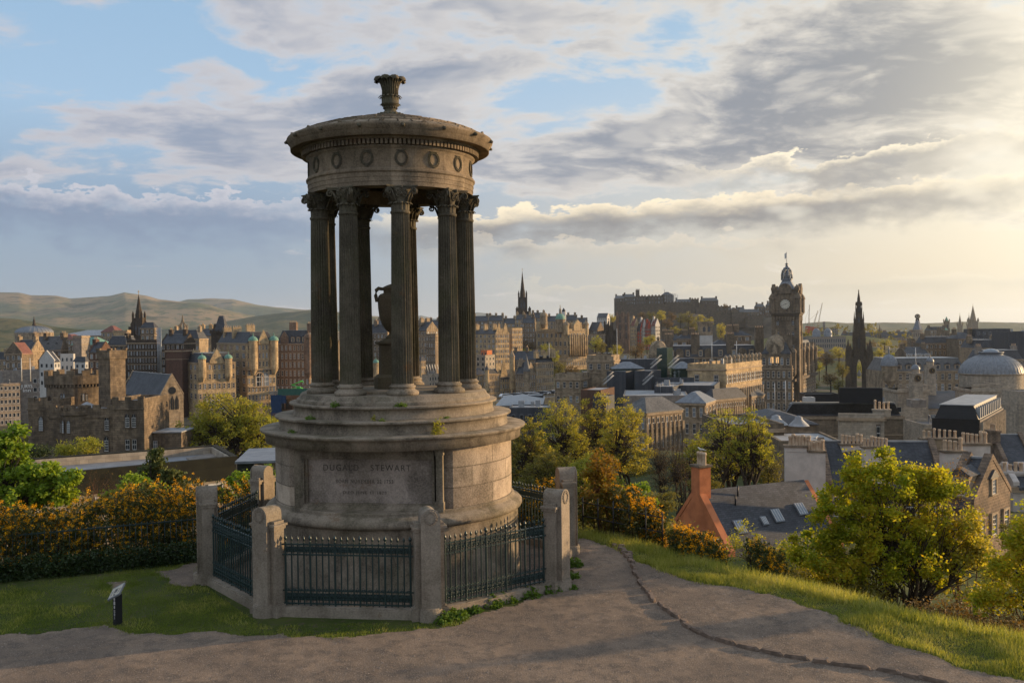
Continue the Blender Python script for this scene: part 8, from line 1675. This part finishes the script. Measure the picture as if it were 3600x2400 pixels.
d = 22; tree('dark_shrub', 'dark tangled undergrowth at the foot of the maple, right part', gbase(3420, d), [wb_(3330, 2175, 150, 40, d), wb_(3500, 2220, 130, 45, 20.5)], .06, 7000, 'leaf_brown', 'bark', 7, 8, 90, .2, .03, cat='shrub', twigs=2)
d = 34; tree('green_shrub', 'dark green shrub against the orange house, left of the maple', gbase(2790, d), [wb_(2770, 1990, 110, 80, d), wb_(2700, 2040, 90, 50, d), wb_(2880, 1960, 80, 80, d)], .10, 8000, 'leaf_olive', 'bark', 8, 6, 80, .2, .05, cat='shrub', leaf2='leaf_spring_green', split=((0, 0, 1), 1.0, -.5))
d = 33; tree('sapling', 'small airy sapling in front of the slate roof of the orange house', gbase(2640, d), [wb_(2620, 1890, 55, 60, d), wb_(2560, 1930, 40, 50, d), wb_(2660, 1960, 40, 60, d)], .07, 1500, 'leaf_spring_green', 'bark_grey', 9, 5, 60, .22, .035, twigs=2)
d = 29.5; tree('red_leaved_shrub', 'tall upright shrub with reddish young leaves right of the last stone post', gbase(2110, d), [wb_(2100, 1750, 65, 120, d), wb_(2160, 1790, 60, 90, d), wb_(2050, 1790, 45, 80, d), wb_(2120, 1640, 50, 70, d)], .085, 6500, 'leaf_red', 'twig_red', 10, 16, 150, .20, .035, cat='shrub', twigs=1, leaf2='leaf_olive', split=((0, 0, -1), 1.5, .9))
d = 31; tree('green_sapling', 'light green leafy sapling between the reddish shrub and the gorse', gbase(2250, d), [wb_(2245, 1760, 50, 60, d), wb_(2280, 1800, 40, 50, d)], .09, 2600, 'leaf_sycamore', 'bark', 11, 5, 50, .2, .03)
d = 45
for k, (px, d, lab) in enumerate([(2180, 38, 'olive undergrowth beyond the brow, below the bare trees'), (2330, 46, 'olive undergrowth left of the orange gable'), (2000, 40, 'olive bush behind the right hand railing'), (1860, 40, 'dark bush seen past the drum through the right rear railing')]):
    tree('olive_bush', lab, gbase(px, d), [wb_(px, 1915 if d == 46 else 1905, 130 if d == 46 else 150, 50 if d == 46 else 75, d), wb_(px + 80, 1935 if d == 46 else 1870, 100, 50, d)], .13, 7000, 'leaf_olive', 'bark', 20 + k, 7, 80, .2, .05, cat='shrub', group=None)
# middle distance trees
mid = [(1850, 1600, 85, 130, 100, 'leaf_olive', 'brownish broad tree touching the right side of the monument'), (1965, 1560, 110, 160, 108, 'leaf_spring_green', 'green and gold tree right of the monument, in front of the stone street'), (2085, 1540, 105, 150, 112, 'leaf_olive', 'olive tree in the middle of the clump right of the monument'), (2195, 1560, 95, 150, 106, 'leaf_spring', 'golden tree at the right end of the clump, before the classical block'),
       (1930, 1680, 110, 90, 92, 'leaf_olive', 'dark low tree below the clump right of the monument'), (2060, 1690, 110, 90, 90, 'leaf_spring_green', 'low green tree behind the reddish shrub'), (2540, 1580, 120, 130, 98, 'leaf_spring_green', 'wide airy green tree left of the orange chimney'), (2640, 1550, 85, 110, 95, 'leaf_spring_green', 'airy tree in front of the dark classical front'), (2440, 1630, 70, 100, 100, 'leaf_spring_green', 'slender tree before the second classical block')]
for k, (px, py, rx, ry, d, m_, lab) in enumerate(mid):
    tree('street_tree', lab, gbase(px, d), [wb_(px, py, rx, ry * .85, d), wb_(px - rx * .6, py + ry * .3, rx * .6, ry * .55, d), wb_(px + rx * .6, py + ry * .25, rx * .6, ry * .55, d), wb_(px + rx * .1, py - ry * .6, rx * .6, ry * .5, d)], .16, 12500 if k < 6 else 6500, m_, 'bark', 30 + k, 4, 190, .10, .34, twigs=1, lo=.35, leaf2='leaf_spring' if k < 4 else None, split=((Rh.x, Rh.y, .8), 5.0, -1.2) if k < 4 else None)
for k, (px, d, lab) in enumerate([(2330, 85, 'bare twiggy tree before the classical block, left of the pair'), (2390, 80, 'bare twiggy tree behind the orange gable, right of the pair')]):
    tree('bare_tree', lab, gbase(px, d), [wb_(px, 1660, 70, 105, d), wb_(px, 1600, 50, 60, d)], .09, 900, 'leaf_brown', 'bark', 50 + k, 5, 130, .25, .16, twigs=4, lo=.2)
# left side
d = 150; tree('big_spring_tree', 'big rounded golden tree with dark limbs below the domed hotels', gbase(800, d), [wb_(800, 1460, 120, 85, d), wb_(700, 1520, 90, 75, d), wb_(900, 1510, 85, 85, d), wb_(790, 1540, 150, 70, d), wb_(650, 1560, 60, 45, d), wb_(945, 1570, 50, 50, d)], .26, 26000, 'leaf_spring', 'bark', 60, 5, 330, .10, .7, twigs=1, lo=.4, leaf2='leaf_spring_green', split=((0, 0, -1), 3.5, 2.4))
d = 104; tree('small_spring_tree', 'small fresh green tree in front of the castellated house', gbase(275, d), [wb_(275, 1568, 65, 32, d), wb_(240, 1580, 40, 22, d), wb_(315, 1565, 35, 30, d)], .16, 3600, 'leaf_spring_green', 'bark', 61, 4, 70, .18, .12)
d = 110; tree('dark_evergreen', 'dark evergreen bush at the left foot of the castellated house', gbase(120, d), [wb_(120, 1590, 50, 25, d)], .16, 3000, 'leaf_dark', 'bark', 62, 3, 50, .2, .1, cat='shrub')
d = 31; tree('sycamore_tree', 'bright green sycamore at the left edge behind the gorse hedge', gbase(20, d), [wb_(40, 1720, 150, 90, d), wb_(190, 1720, 80, 65, d), wb_(20, 1590, 75, 60, d), wb_(235, 1672, 50, 38, d), wb_(140, 1660, 80, 45, d), wb_(-60, 1640, 90, 120, d), wb_(40, 1520, 40, 30, d)], .13, 17000, 'leaf_sycamore', 'bark_grey', 63, 4, 230, .13, .11, twigs=0, lo=.4)
d = 36; tree('pine_tree', 'dark ragged pine in front of the long mossy parapet', gbase(560, d), [wb_(556, 1610, 22, 40, d), wb_(525, 1660, 42, 18, d), wb_(590, 1665, 45, 18, d), wb_(545, 1695, 60, 18, d), wb_(620, 1705, 40, 20, d), wb_(560, 1735, 80, 20, d), wb_(480, 1700, 40, 14, d)], .11, 13000, 'pine_needle', 'bark', 64, 1, 130, .20, .12, lo=.3, flat=1.4)
d = 33; tree('leafy_shrub', 'fresh green leafy shrub in front of the pine', gbase(500, d), [wb_(470, 1715, 55, 40, d), wb_(550, 1735, 60, 40, d), wb_(420, 1750, 50, 30, d)], .12, 5500, 'leaf_sycamore', 'bark', 65, 6, 80, .2, .05, cat='shrub')
d = 33; tree('leafy_shrub', 'small leafy branch tips between the left post and the low annexe', gbase(850, d), [wb_(845, 1690, 45, 28, d), wb_(880, 1720, 30, 30, d), wb_(780, 1745, 40, 25, d)], .11, 2200, 'leaf_sycamore', 'bark', 66, 4, 45, .2, .04, cat='shrub')
d = 35; tree('leafy_shrub', 'green leaves poking out behind the left rear stone post', gbase(955, d), [wb_(955, 1660, 35, 45, d), wb_(960, 1740, 30, 40, d)], .12, 2200, 'leaf_sycamore', 'bark', 67, 4, 40, .2, .04, cat='shrub')
for k, (px, lab) in enumerate([(330, 'bare reddish twiggy shrub above the gorse hedge, left clump'), (410, 'bare reddish twiggy shrub above the gorse hedge, right clump')]):
    d = 30; tree('bare_shrub', lab, gbase(px, d), [wb_(px, 1710, 55, 60, d), wb_(px, 1760, 60, 40, d)], .03, 160, 'leaf_brown', 'twig_red', 68 + k, 12, 70, .2, .025, cat='shrub', twigs=3)
# ---- gorse
def gorse(name, label, pts, seed, n, size, fl=.5, hang=.0, cat='shrub', zmin=0.0, w=1.2, ivy=False):
    """pts: list of (x, y, ground z, height) along a line; bushes fill a band of half width w"""
    rs = np.random.RandomState(seed); P = np.array(pts); m = n // 26; k = rs.rand(m) * (len(P) - 1); i0 = np.minimum(k.astype(int), len(P) - 2); f = (k - i0)[:, None]; c = P[i0] * (1 - f) + P[i0 + 1] * f
    off = (rs.rand(m) * 2 - 1); ax = P[i0 + 1][:, :2] - P[i0][:, :2]; ax /= np.linalg.norm(ax, axis=1)[:, None]; nr = np.stack([-ax[:, 1], ax[:, 0]], 1)
    lump = .55 + .85 * fbm(c[:, 0] * 1.0, c[:, 1] + off, 1.0, 4, seed); hh = c[:, 3] * np.sqrt(np.maximum(.05, 1 - np.abs(off) ** 3)) * lump
    t = rs.rand(m) ** .55; C = np.stack([c[:, 0] + nr[:, 0] * off * w, c[:, 1] + nr[:, 1] * off * w, c[:, 2] + zmin + t * hh], 1)
    org = Vector(P[len(P) // 2][:3]); e = empty(name, org, 0, label, cat); o3 = np.array(org)
    V = leaves_np(C - o3, np.full(m, size * 1.6), 16, size * 1.15, rs, 1.2, elong=1.7); link('foliage', quads('foliage', V, ['gorse_green']), e)
    ft = fbm(C[:, 0], C[:, 1] + C[:, 2], .8, 3, seed + 3); sel = (rs.rand(m) < 1.15 * fl * np.clip(.22 + 1.7 * t * t, 0, 1.5) * np.clip(ft * 3 - .6, .15, 1.2)); Cf = C[sel] + np.array([0, 0, size * .8]) + rs.normal(size=(sel.sum(), 3)) * size * .5
    Cf = np.repeat(Cf, 3, 0) + rs.normal(size=(len(Cf) * 3, 3)) * np.array([.5, .5, 1.6]) * size * .9
    V = leaves_np(Cf - o3, np.full(len(Cf), size * .5), 15, size * .52, rs, 1.0); link('flowers', quads('flowers', V, ['gorse_flower']), e)
    b = MB(); r_ = random.Random(seed)
    for q in range(60): j = r_.randrange(m); a = Vector(C[j] - o3); z0 = c[j, 2] - o3[2]; b.tube([(a.x + r_.uniform(-.2, .2), a.y + r_.uniform(-.2, .2), z0 - .05), (a.x, a.y, (a.z + z0) / 2), a], [.02, .014, .005], 4)
    b.build('stems', 'bark', e)
    return e
def gline(px0, py0, px1, py1, n, h0, h1):
    out = []
    for i in range(n + 1): t = i / n; q = gp(px0 + (px1 - px0) * t, py0 + (py1 - py0) * t); out.append((q.x, q.y, hz(q.x, q.y), h0 + (h1 - h0) * t))
    return out
gorse('gorse_hedge', 'long hedge of dark gorse covered in yellow orange flowers, left of the monument', gline(-420, 2050, 690, 1918, 12, 1.42, 1.55), 1, 52000, .050, .85, cat='hedge', w=1.3)
gorse('gorse_bush', 'tall flowering gorse at the back of the hedge, below the sycamore', gline(60, 1915, 320, 1895, 2, 1.9, 1.9), 2, 9000, .055, .5, w=.9)
gorse('gorse_bush', 'tall flowering gorse rising behind the right end of the hedge', gline(420, 1885, 700, 1870, 2, 2.3, 1.9), 3, 11000, .055, .6, w=.9)
gorse('gorse_bush', 'flowering gorse seen through the left rear railings', gline(760, 1880, 1010, 1870, 2, 1.7, 1.5), 4, 9000, .055, .8, w=.8)
gorse('gorse_bush', 'flowering gorse seen through the right rear railings', gline(1820, 1868, 2010, 1860, 2, 1.5, 1.5), 5, 8000, .055, .9, w=.8)
def bushline(px0, px1, d, n, h0, h1):
    out = []
    for i in range(n + 1): t = i / n; P = at(px0 + (px1 - px0) * t, 1800, d); out.append((P.x, P.y, hz(P.x, P.y), h0 + (h1 - h0) * t))
    return out
gorse('gorse_bush', 'round orange flowered gorse bush left of the orange house, beside the verge', bushline(2205, 2325, 27.5, 2, 1.4, 1.1), 6, 15000, .055, .95, w=.8)
gorse('gorse_bush', 'round orange flowered gorse bush in front of the orange gable', bushline(2375, 2530, 25.5, 2, .72, .66), 7, 15000, .052, .95, w=.8)
gorse('gorse_bush', 'low straggling gorse right of the orange gable bushes', bushline(2640, 2760, 24.0, 2, 1.05, .75), 8, 5000, .05, .8, w=.5)
gorse('gorse_bush', 'mossy gorse between the reddish shrub and the round gorse', bushline(2150, 2240, 29, 2, 1.7, 1.6), 9, 5000, .055, .35, w=.7)
# ivy skirt and old fence in the hedge
rs = np.random.RandomState(12); m = 5200; t = rs.rand(m); A = gp(-420, 2095); B_ = gp(700, 1975); X = A.x + (B_.x - A.x) * t + rs.normal(size=m) * .08; Y = A.y + (B_.y - A.y) * t + rs.rand(m) * .5; Z = hgt(X, Y) + .55 * rs.rand(m) ** 1.5
V = leaves_np(np.stack([X, Y, Z], 1), np.full(m, .05), 3, .055, rs, .8); tag(link('ivy', quads('ivy', V, ['ivy_leaf'])), 'dark ivy skirt along the foot of the gorse hedge', 'ivy', None, 'stuff')
A = gp(-420, 2075); B_ = gp(700, 1958); dv = B_ - A; e = empty('hedge_fence', (A.x, A.y, hz(A.x, A.y)), math.atan2(dv.y, dv.x), 'thin old iron fence swallowed by the gorse hedge', 'fence'); L2 = dv.length
b = MB(); b.box(0, L2, -.014, .014, .98, 1.01); b.build('rail', 'iron_green', e); b = MB(); b.box(0, L2, -.014, .014, .18, .21); b.build('rail', 'iron_green', e)
pb = MB(); pb.tube([(0, 0, 0), (0, 0, 1.05)], .009, 4); pm = pb.mesh('bar', 'iron_green')
for k in range(int(L2 / .14)):
    if k < 98: o = link('bar', pm, e); o.location = (L2 - k * .14, 0, 0)
A = gp(2050, 1862); B_ = at(2330, 1950, 26.3); e = empty('hill_fence', (A.x, A.y, hz(A.x, A.y)), 0, 'low dark wire fence running down behind the reddish shrub', 'fence')
for z in (.55, .95): b = MB(); b.tube([(0, 0, z), (B_.x - A.x, B_.y - A.y, z + (hz(B_.x, B_.y) - hz(A.x, A.y)))], .018, 5); b.build('rail', 'black_metal', e)
for k in range(6): t = k / 5; b = MB(); x, y = (B_.x - A.x) * t, (B_.y - A.y) * t; z = hz(A.x + x, A.y + y) - hz(A.x, A.y); b.tube([(x, y, z - .1), (x, y, z + 1.1)], .022, 5); b.build('post', 'black_metal', e)
# ---- shared distant trees
UT = {}
def unit_tree(kind, v):
    if (kind, v) in UT: return UT[(kind, v)]
    rs = np.random.RandomState(100 + v); C = clumps([(np.array([0, 0, 0.]), np.array([.8, .8, .8])), (np.array([.35, .1, -.3]), np.array([.5, .5, .5])), (np.array([-.35, 0, -.25]), np.array([.5, .5, .5])), (np.array([rs.normal() * .2, 0, .45]), np.array([.42, .42, .42]))], 70, rs, .5)
    V = leaves_np(C, np.full(len(C), .11), 34, .085, rs, .6); cm = quads('crown', V, [kind]); b = MB()
    P = limb(b, (0, 0, -2.6), (0, 0, -.4), .09, .06, rs, 3, .04, 6)
    for c in C[::2]: limb(b, P[-1], c, .03, .008, rs, 3, .15, 4)
    UT[(kind, v)] = (cm, b.mesh('trunk', 'bark')); return UT[(kind, v)]
def ptree(px, py, rx, ry, d, kind, label, group=None, k=0, name='park_tree'):
    P = at(px, py, d); sx = rx * d / FPX; szz = ry * d / FPX; z0 = hz(P.x, P.y)
    e = empty(name, (P.x, P.y, z0), (k * 1.7) % 6.28, label, 'tree', group); cm, tm = unit_tree(kind, k % 3)
    for nm, me in (('crown', cm), ('trunk', tm)): o = link(nm, me, e); o.location = (0, 0, P.z - z0); o.scale = (sx, sx, szz)
    return e
K = ['leaf_spring', 'leaf_olive', 'leaf_spring_green', 'leaf_brown']
CT = [(2290, 1108, 22, 16, 1), (2325, 1108, 24, 22, 0), (2345, 1136, 26, 20, 3), (2362, 1112, 22, 20, 3), (2392, 1118, 22, 22, 1), (2420, 1116, 26, 26, 1), (2430, 1145, 30, 24, 1), (2458, 1120, 20, 18, 0), (2462, 1150, 24, 24, 2), (2490, 1130, 22, 18, 0), (2535, 1162, 26, 32, 0), (2560, 1180, 24, 18, 0), (2370, 1160, 30, 16, 0), (2400, 1172, 24, 14, 3), (2340, 1172, 22, 18, 3), (2550, 1075, 10, 10, 3), (2260, 1108, 22, 14, 3), (2150, 1118, 20, 18, 0), (2590, 1192, 20, 10, 3)]
wds = ['far left', 'left', 'rounded', 'russet', 'middle left', 'tall middle', 'lower middle', 'high middle', 'green middle', 'right middle', 'pear shaped', 'low right', 'low golden', 'low brown', 'low left', 'topmost tiny', 'uppermost left', 'leftmost by the white house', 'rightmost']
for k, (px, py, rx, ry, c) in enumerate(CT): ptree(px, py, rx, ry, 1120 + (k % 5) * 12, K[c], '%s tree on the slope below the castle walls' % wds[k], 'trees on the castle slope', k, 'slope_tree')
PT = [(1862, 1216, 28, 22, 700, 3, 'brown tree left of the great bank'), (1850, 1240, 30, 18, 690, 2, 'green tree at the left foot of the great bank'), (1925, 1228, 30, 24, 650, 2, 'bright green tree at the foot of the great bank'), (1950, 1252, 24, 28, 640, 2, 'green tree right of the lower row of houses'), (1962, 1300, 30, 34, 520, 1, 'olive tree below the terrace wall of the bank'), (2010, 1300, 34, 22, 560, 3, 'brown bare tree before the terrace wall'),
      (2095, 1208, 30, 34, 760, 2, 'green tree between the bank and the dark twin towers'), (2112, 1220, 22, 24, 755, 1, 'olive tree close to the right of the green one by the bank'), (2165, 1232, 32, 24, 700, 0, 'golden tree in front of the dark twin towers'), (2235, 1236, 34, 26, 690, 3, 'russet tree right of the dark twin towers'), (2275, 1198, 24, 18, 820, 2, 'green tree under the white and red houses'), (2290, 1190, 18, 16, 810, 0, 'small golden tree under the white and red houses'), (2255, 1218, 26, 20, 720, 3, 'brown tree between the twin towers and the stone dome'),
      (2870, 1236, 30, 26, 700, 0, 'golden park tree just right of the clock tower'), (2905, 1262, 34, 30, 690, 3, 'russet park tree right of the clock tower'), (2880, 1288, 20, 20, 560, 2, 'bright green tree by the hotel turrets'), (2950, 1240, 36, 26, 760, 0, 'golden park tree left of the gothic monument'), (2962, 1300, 28, 34, 560, 1, 'dark olive tree left of the gothic monument'), (2920, 1330, 34, 28, 540, 3, 'dark brown tree below the park, left of the gothic monument'), (2948, 1352, 30, 24, 520, 1, 'low olive tree at the foot of the gothic monument'), (2985, 1250, 16, 30, 720, 0, 'golden tree touching the left of the gothic monument'),
      (3092, 1240, 24, 20, 760, 0, 'golden park tree right of the gothic monument'), (3092, 1300, 22, 30, 720, 2, 'green tree right of the gothic monument'), (3140, 1252, 26, 14, 700, 2, 'bright green tree above the corner dome of the sign hotel'), (3110, 1204, 24, 14, 950, 0, 'golden tree before the red hotel'), (3175, 1210, 24, 18, 900, 3, 'brown tree below the red hotel'), (3020, 1300, 20, 34, 760, 2, 'green tree framed by the arch of the gothic monument'), (3060, 1208, 24, 14, 900, 3, 'brown tree behind the gothic monument'), (2860, 1350, 26, 24, 520, 1, 'dark tree in front of the clock tower hotel')]
for k, (px, py, rx, ry, d, c, lab) in enumerate(PT): ptree(px, py, rx, ry, d, K[c], lab, None, k)
# valley floor below the left hotels
for k, (px, py, rx, ry, d, c, lab) in enumerate([(420, 1520, 60, 34, 190, 1, 'olive tree in the valley left of the big golden tree'), (560, 1530, 50, 30, 200, 1, 'olive tree below the chapel'), (60, 1540, 50, 40, 210, 1, 'olive tree in front of the concrete hotel wing'), (1010, 1540, 60, 60, 160, 0, 'golden tree close to the left side of the monument'), (955, 1480, 40, 30, 260, 3, 'brown tree under the blue scaffold')]): ptree(px, py, rx, ry, d, K[c], lab, None, k)
for k, (px, py, rx, ry, d, c, lab) in enumerate([(3490, 2000, 70, 90, 45, 2, 'green tree below the rubble house at the right'), (3580, 1880, 70, 70, 50, 1, 'olive tree at the right edge under the white chimney house'), (2250, 1660, 70, 60, 120, 1, 'olive tree at the foot of the nearest classical block'), (2480, 1700, 80, 50, 92, 1, 'olive tree left of the orange chimney'), (2700, 1660, 60, 60, 100, 1, 'dark tree at the foot of the dark classical front'), (1790, 1560, 60, 80, 130, 1, 'olive tree hidden against the right of the drum'), (2320, 1760, 90, 50, 62, 1, 'olive tree below the bare trees')]): ptree(px, py, rx, ry, d, K[c], lab, None, k)
# far woods
rs = np.random.RandomState(77); C = []; 
for _ in range(2600):
    px = rs.uniform(-100, 3700); d = rs.uniform(900, 4200) if px > 2650 else rs.uniform(1500, 5200); P = at(px, 1200, d); z = hz(P.x, P.y); r = rs.uniform(5, 9); C.append((P.x, P.y, z + r * .6, r))
C = np.array(C); k = fbm(C[:, 0], C[:, 1], 500, 3, 2) > .45; C = C[k]; rep = 5; Q = np.repeat(C, rep, 0); Pn = Q[:, :3] + rs.normal(size=(len(Q), 3)) * Q[:, 3:4] * np.array([.5, .5, .3])
V = leaves_np(Pn, Q[:, 3] * .28, 7, 3.2, rs, .6); tag(link('distant_woods', quads('distant_woods', V, ['leaf_olive'])), 'belts of distant trees between the suburbs', 'trees', None, 'stuff')
# ------------------------------------------------------------------ small foreground things
P0 = gp(405, 2195); e = empty('information_sign', (P0.x, P0.y, hz(P0.x, P0.y)), -yaw - .50, 'small dark lectern sign with a pale tilted panel, standing on the lawn edge', 'sign')
b = MB(); b.box(-.062, -.006, -.03, .24, -.05, .60); b.build('leg', 'black_metal', e)
b = MB(); b.box(.0, .082, -.05, -.012, -.05, .64); b.box(.0, .082, -.012, .22, -.05, .62); b.build('leg', 'black_metal', e)
tl = Matrix.Rotation(.62, 4, 'X') @ Matrix.Identity(4); RX = Matrix.Translation((0, .07, .67)) @ Matrix.Rotation(-.30, 4, 'Y') @ Matrix.Rotation(.62, 4, 'X')
def tb(x0, x1, y0, y1, z0, z1, m, nm, par=None):
    b = MB(); b.box(x0, x1, y0, y1, z0, z1, 0, lambda q: RX @ q); return b.build(nm, m, par or e)
e.scale = (.62, .62, .98)
fr_ = tb(-.30, .30, -.17, .17, -.02, .02, 'steel_grey', 'panel_frame'); tb(-.265, .265, -.135, .135, .02, .024, 'clock_face', 'panel_sheet', fr_); tb(-.08, .08, -.05, .07, .024, .027, 'slate_light', 'panel_picture', fr_)
for k in range(3): tb(-.24, -.13, -.08 + k * .05, -.065 + k * .05, .024, .027, 'slate', 'panel_text', fr_); tb(.13, .23, -.08 + k * .05, -.065 + k * .05, .024, .027, 'slate', 'panel_text', fr_)
for z, r, kind in ((.545, .034, 'c'), (.46, .037, 's'), (.375, .033, 'c'), (.225, .034, 'c')):
    b = MB(); pts = [(.041 + r * math.cos(t), z + r * math.sin(t)) for t in np.linspace(0, 2 * PI, 17)[:-1]] if kind == 'c' else [(.005, z - .04), (.078, z - .036), (.078, z + .03), (.05, z + .042), (.015, z + .036), (.005, z + .01)]
    b.prism(pts, -.054, -.05, 0, 'y'); b.build('badge', 'white_paint' if z != .225 else 'roof_white', e)
b = MB()
for r in range(2):
    for k in range(4): x = .010 + k * .018; z = .315 - r * .028; b.box(x, x + .004, -.054, -.05, z - .018, z); b.box(x + .009, x + .013, -.054, -.05, z - .018, z); b.box(x + .004, x + .009, -.054, -.05, z - (.010 if k % 2 else .004), z - (.006 if k % 2 else .0))
b.build('lettering', 'white_paint', e)
b = MB(); b.prism([(.03, .14), (.052, .14), (.052, .185), (.03, .185)], -.054, -.05, 0, 'y'); b.tube([(.041 + .026 * math.cos(t), -.053, .15 + .022 * math.sin(t)) for t in np.linspace(PI, 2 * PI, 9)], .004, 4); b.build('badge', 'roof_white', e)
# kerb of rough stones dividing the path
KP = [(2170, 1918), (2215, 1962), (2240, 2020), (2262, 2065), (2300, 2115), (2352, 2152), (2420, 2205), (2500, 2248), (2600, 2278), (2720, 2302), (2860, 2325), (3000, 2345), (3120, 2362), (3240, 2388), (3400, 2420)]
W_ = [gp(*q) for q in KP]; L = [0]
for a, b_ in zip(W_, W_[1:]): L.append(L[-1] + (b_ - a).length)
s = 0; k = 0; rk_ = random.Random(5); kst = []
def ico_stone(lx, ly, lz, r):
    b = MB(); n = 9; vs = []; rings = 5
    for j in range(rings):
        f = j / (rings - 1); zz = -lz * .6 + 1.1 * lz * f; q = (1, 1.03, 1.0, .9, .72)[j]
        for i in range(n): a = 2 * PI * i / n; c_, s_ = math.cos(a), math.sin(a); pw = .55; vs.append((lx * .5 * q * abs(c_) ** pw * (1 if c_ >= 0 else -1) * (1 + r.uniform(-.10, .08)), ly * .5 * q * abs(s_) ** pw * (1 if s_ >= 0 else -1) * (1 + r.uniform(-.14, .10)), zz + r.uniform(-.008, .008)))
    fs = [(j * n + i, j * n + (i + 1) % n, (j + 1) * n + (i + 1) % n, (j + 1) * n + i) for j in range(rings - 1) for i in range(n)] + [tuple((rings - 1) * n + i for i in range(n))]
    b.add(vs, fs); return b.mesh('kerb_stone', 'kerb_stone')
for k in range(8): kst.append(ico_stone(1, 1, 1, rk_))
s = .05; k = 0
while s < L[-1] - .3:
    j = max(i for i in range(len(L) - 1) if L[i] <= s); t = (s - L[j]) / (L[j + 1] - L[j]); p = W_[j].lerp(W_[j + 1], t); dv = W_[j + 1] - W_[j]; far_ = p.y > 2.0
    ln = rk_.uniform(.16, .32) if p.y > -1.5 else rk_.uniform(.28, .60)
    o = link('kerb_stone', kst[k % 8]); off = rk_.uniform(-.03, .03) + (rk_.uniform(-.1, .1) if 0 < p.y < 3.5 else 0)
    o.location = (p.x + off, p.y + off * .5, hz(p.x, p.y) + .035); o.scale = (ln, rk_.uniform(.10, .15) * (1.5 if 0 < p.y < 3.5 else 1), rk_.uniform(.10, .14)); o.rotation_euler = (rk_.uniform(-.08, .08), rk_.uniform(-.06, .06), math.atan2(dv.y, dv.x) + rk_.uniform(-.12, .12))
    tag(o, 'rough reddish edging stone in the curved row that divides the path', 'stone', 'edging stones dividing the path'); s += ln * .93; k += 1
# weeds along the railings and plants on the ledges
def weed(label, P, r, n, seed, size=.035, h=.12, m_='weed_leaf', name='weed'):
    rs = np.random.RandomState(seed); m = n // 6; a = rs.rand(m) * 2 * PI; q = np.sqrt(rs.rand(m)) * r; C = np.stack([q * np.cos(a), q * np.sin(a), rs.rand(m) * h * np.sqrt(np.maximum(.1, 1 - (q / r) ** 2))], 1)
    e = empty(name, P, 0, label, 'plant'); link('leaves', quads('leaves', leaves_np(C, np.full(m, .02), 6, size, rs, .9), [m_]), e); b = MB()
    for i in range(0, m, 4): b.tube([(C[i][0] * .3, C[i][1] * .3, -.02), tuple(C[i])], [.004, .002], 3)
    b.build('stems', m_, e)
for k, (px, py, r, lab) in enumerate([(1600, 2172, .20, 'leafy weed clump right beside the nearest stone post'), (1560, 2185, .16, 'small weed at the foot of the nearest stone post'), (1665, 2150, .15, 'low weeds along the right front kerb, near the nearest post'), (1725, 2128, .20, 'leafy weed clump against the right front kerb'), (1775, 2112, .20, 'taller weed clump in the middle of the right front kerb'), (1860, 2098, .20, 'weeds against the kerb toward the right corner post'),
        (1930, 2080, .20, 'bushy weed beside the right corner post'), (2005, 2070, .12, 'small tuft in front of the right corner post'), (2020, 1990, .16, 'weed clump on the path behind the right corner post'), (2012, 2030, .14, 'lower weed on the path behind the right corner post')]):
    P = gp(px, py); weed(lab, (P.x, P.y, hz(P.x, P.y)), r * 1.35, int(620 * r / .18), 200 + k, .055, .22 if r > .15 else .12)
for k, (a, R, z, r, h, n, lab, m_) in enumerate([(-64, 1.385, -.119, .10, .14, 200, 'grass tuft on the top step, left of the front', 'weed_leaf'), (-86.5, 1.36, -.119, .13, .10, 260, 'bright green plant on the top step in front of the columns', 'weed_leaf'), (-71, 1.63, -.455, .14, .42, 420, 'tall wispy flowering weed growing on the wide cornice, right of the middle', 'leaf_spring_green'),
        (-100, 1.44, -.290, .05, .22, 80, 'thin pale stalk on the second step', 'leaf_spring_green'), (-96, 1.45, -.290, .07, .07, 90, 'tiny green plant on the second step', 'weed_leaf'), (-137, 1.45, -.290, .10, .09, 160, 'moss cushion with grass on the left of the second step', 'weed_leaf'), (-143, 1.62, -.455, .08, .12, 120, 'grass tuft at the far left of the wide cornice', 'weed_leaf'), (-63, 1.44, -.290, .05, .06, 70, 'little sprig on the second step at the right', 'weed_leaf')]):
    if k == 0: a = -122
    a = math.radians(a); weed(lab, (R * S * math.cos(a), R * S * math.sin(a), mz(z)), r, n, 300 + k, .035, h, m_, 'ledge_plant')
# haze: one even box of air round the whole scene
b = MB(); b.box(-23000, 23000, -400, 27500, -76, 430)
hz_ = b.mesh('haze', 'black_metal'); hz_.materials.clear(); hm = bpy.data.materials.new('air'); hm.use_nodes = True; T = NT(hm.node_tree); T.n.clear(); o_ = T.new('ShaderNodeOutputMaterial'); v_ = T.new('ShaderNodeVolumePrincipled')
v_.inputs['Color'].default_value = (.72, .84, 1, 1); v_.inputs['Density'].default_value = 4.0e-5; v_.inputs['Anisotropy'].default_value = .45
T.l.new(v_.outputs[0], o_.inputs['Volume']); hz_.materials.append(hm); tag(link('haze', hz_), None, None, None, 'stuff')
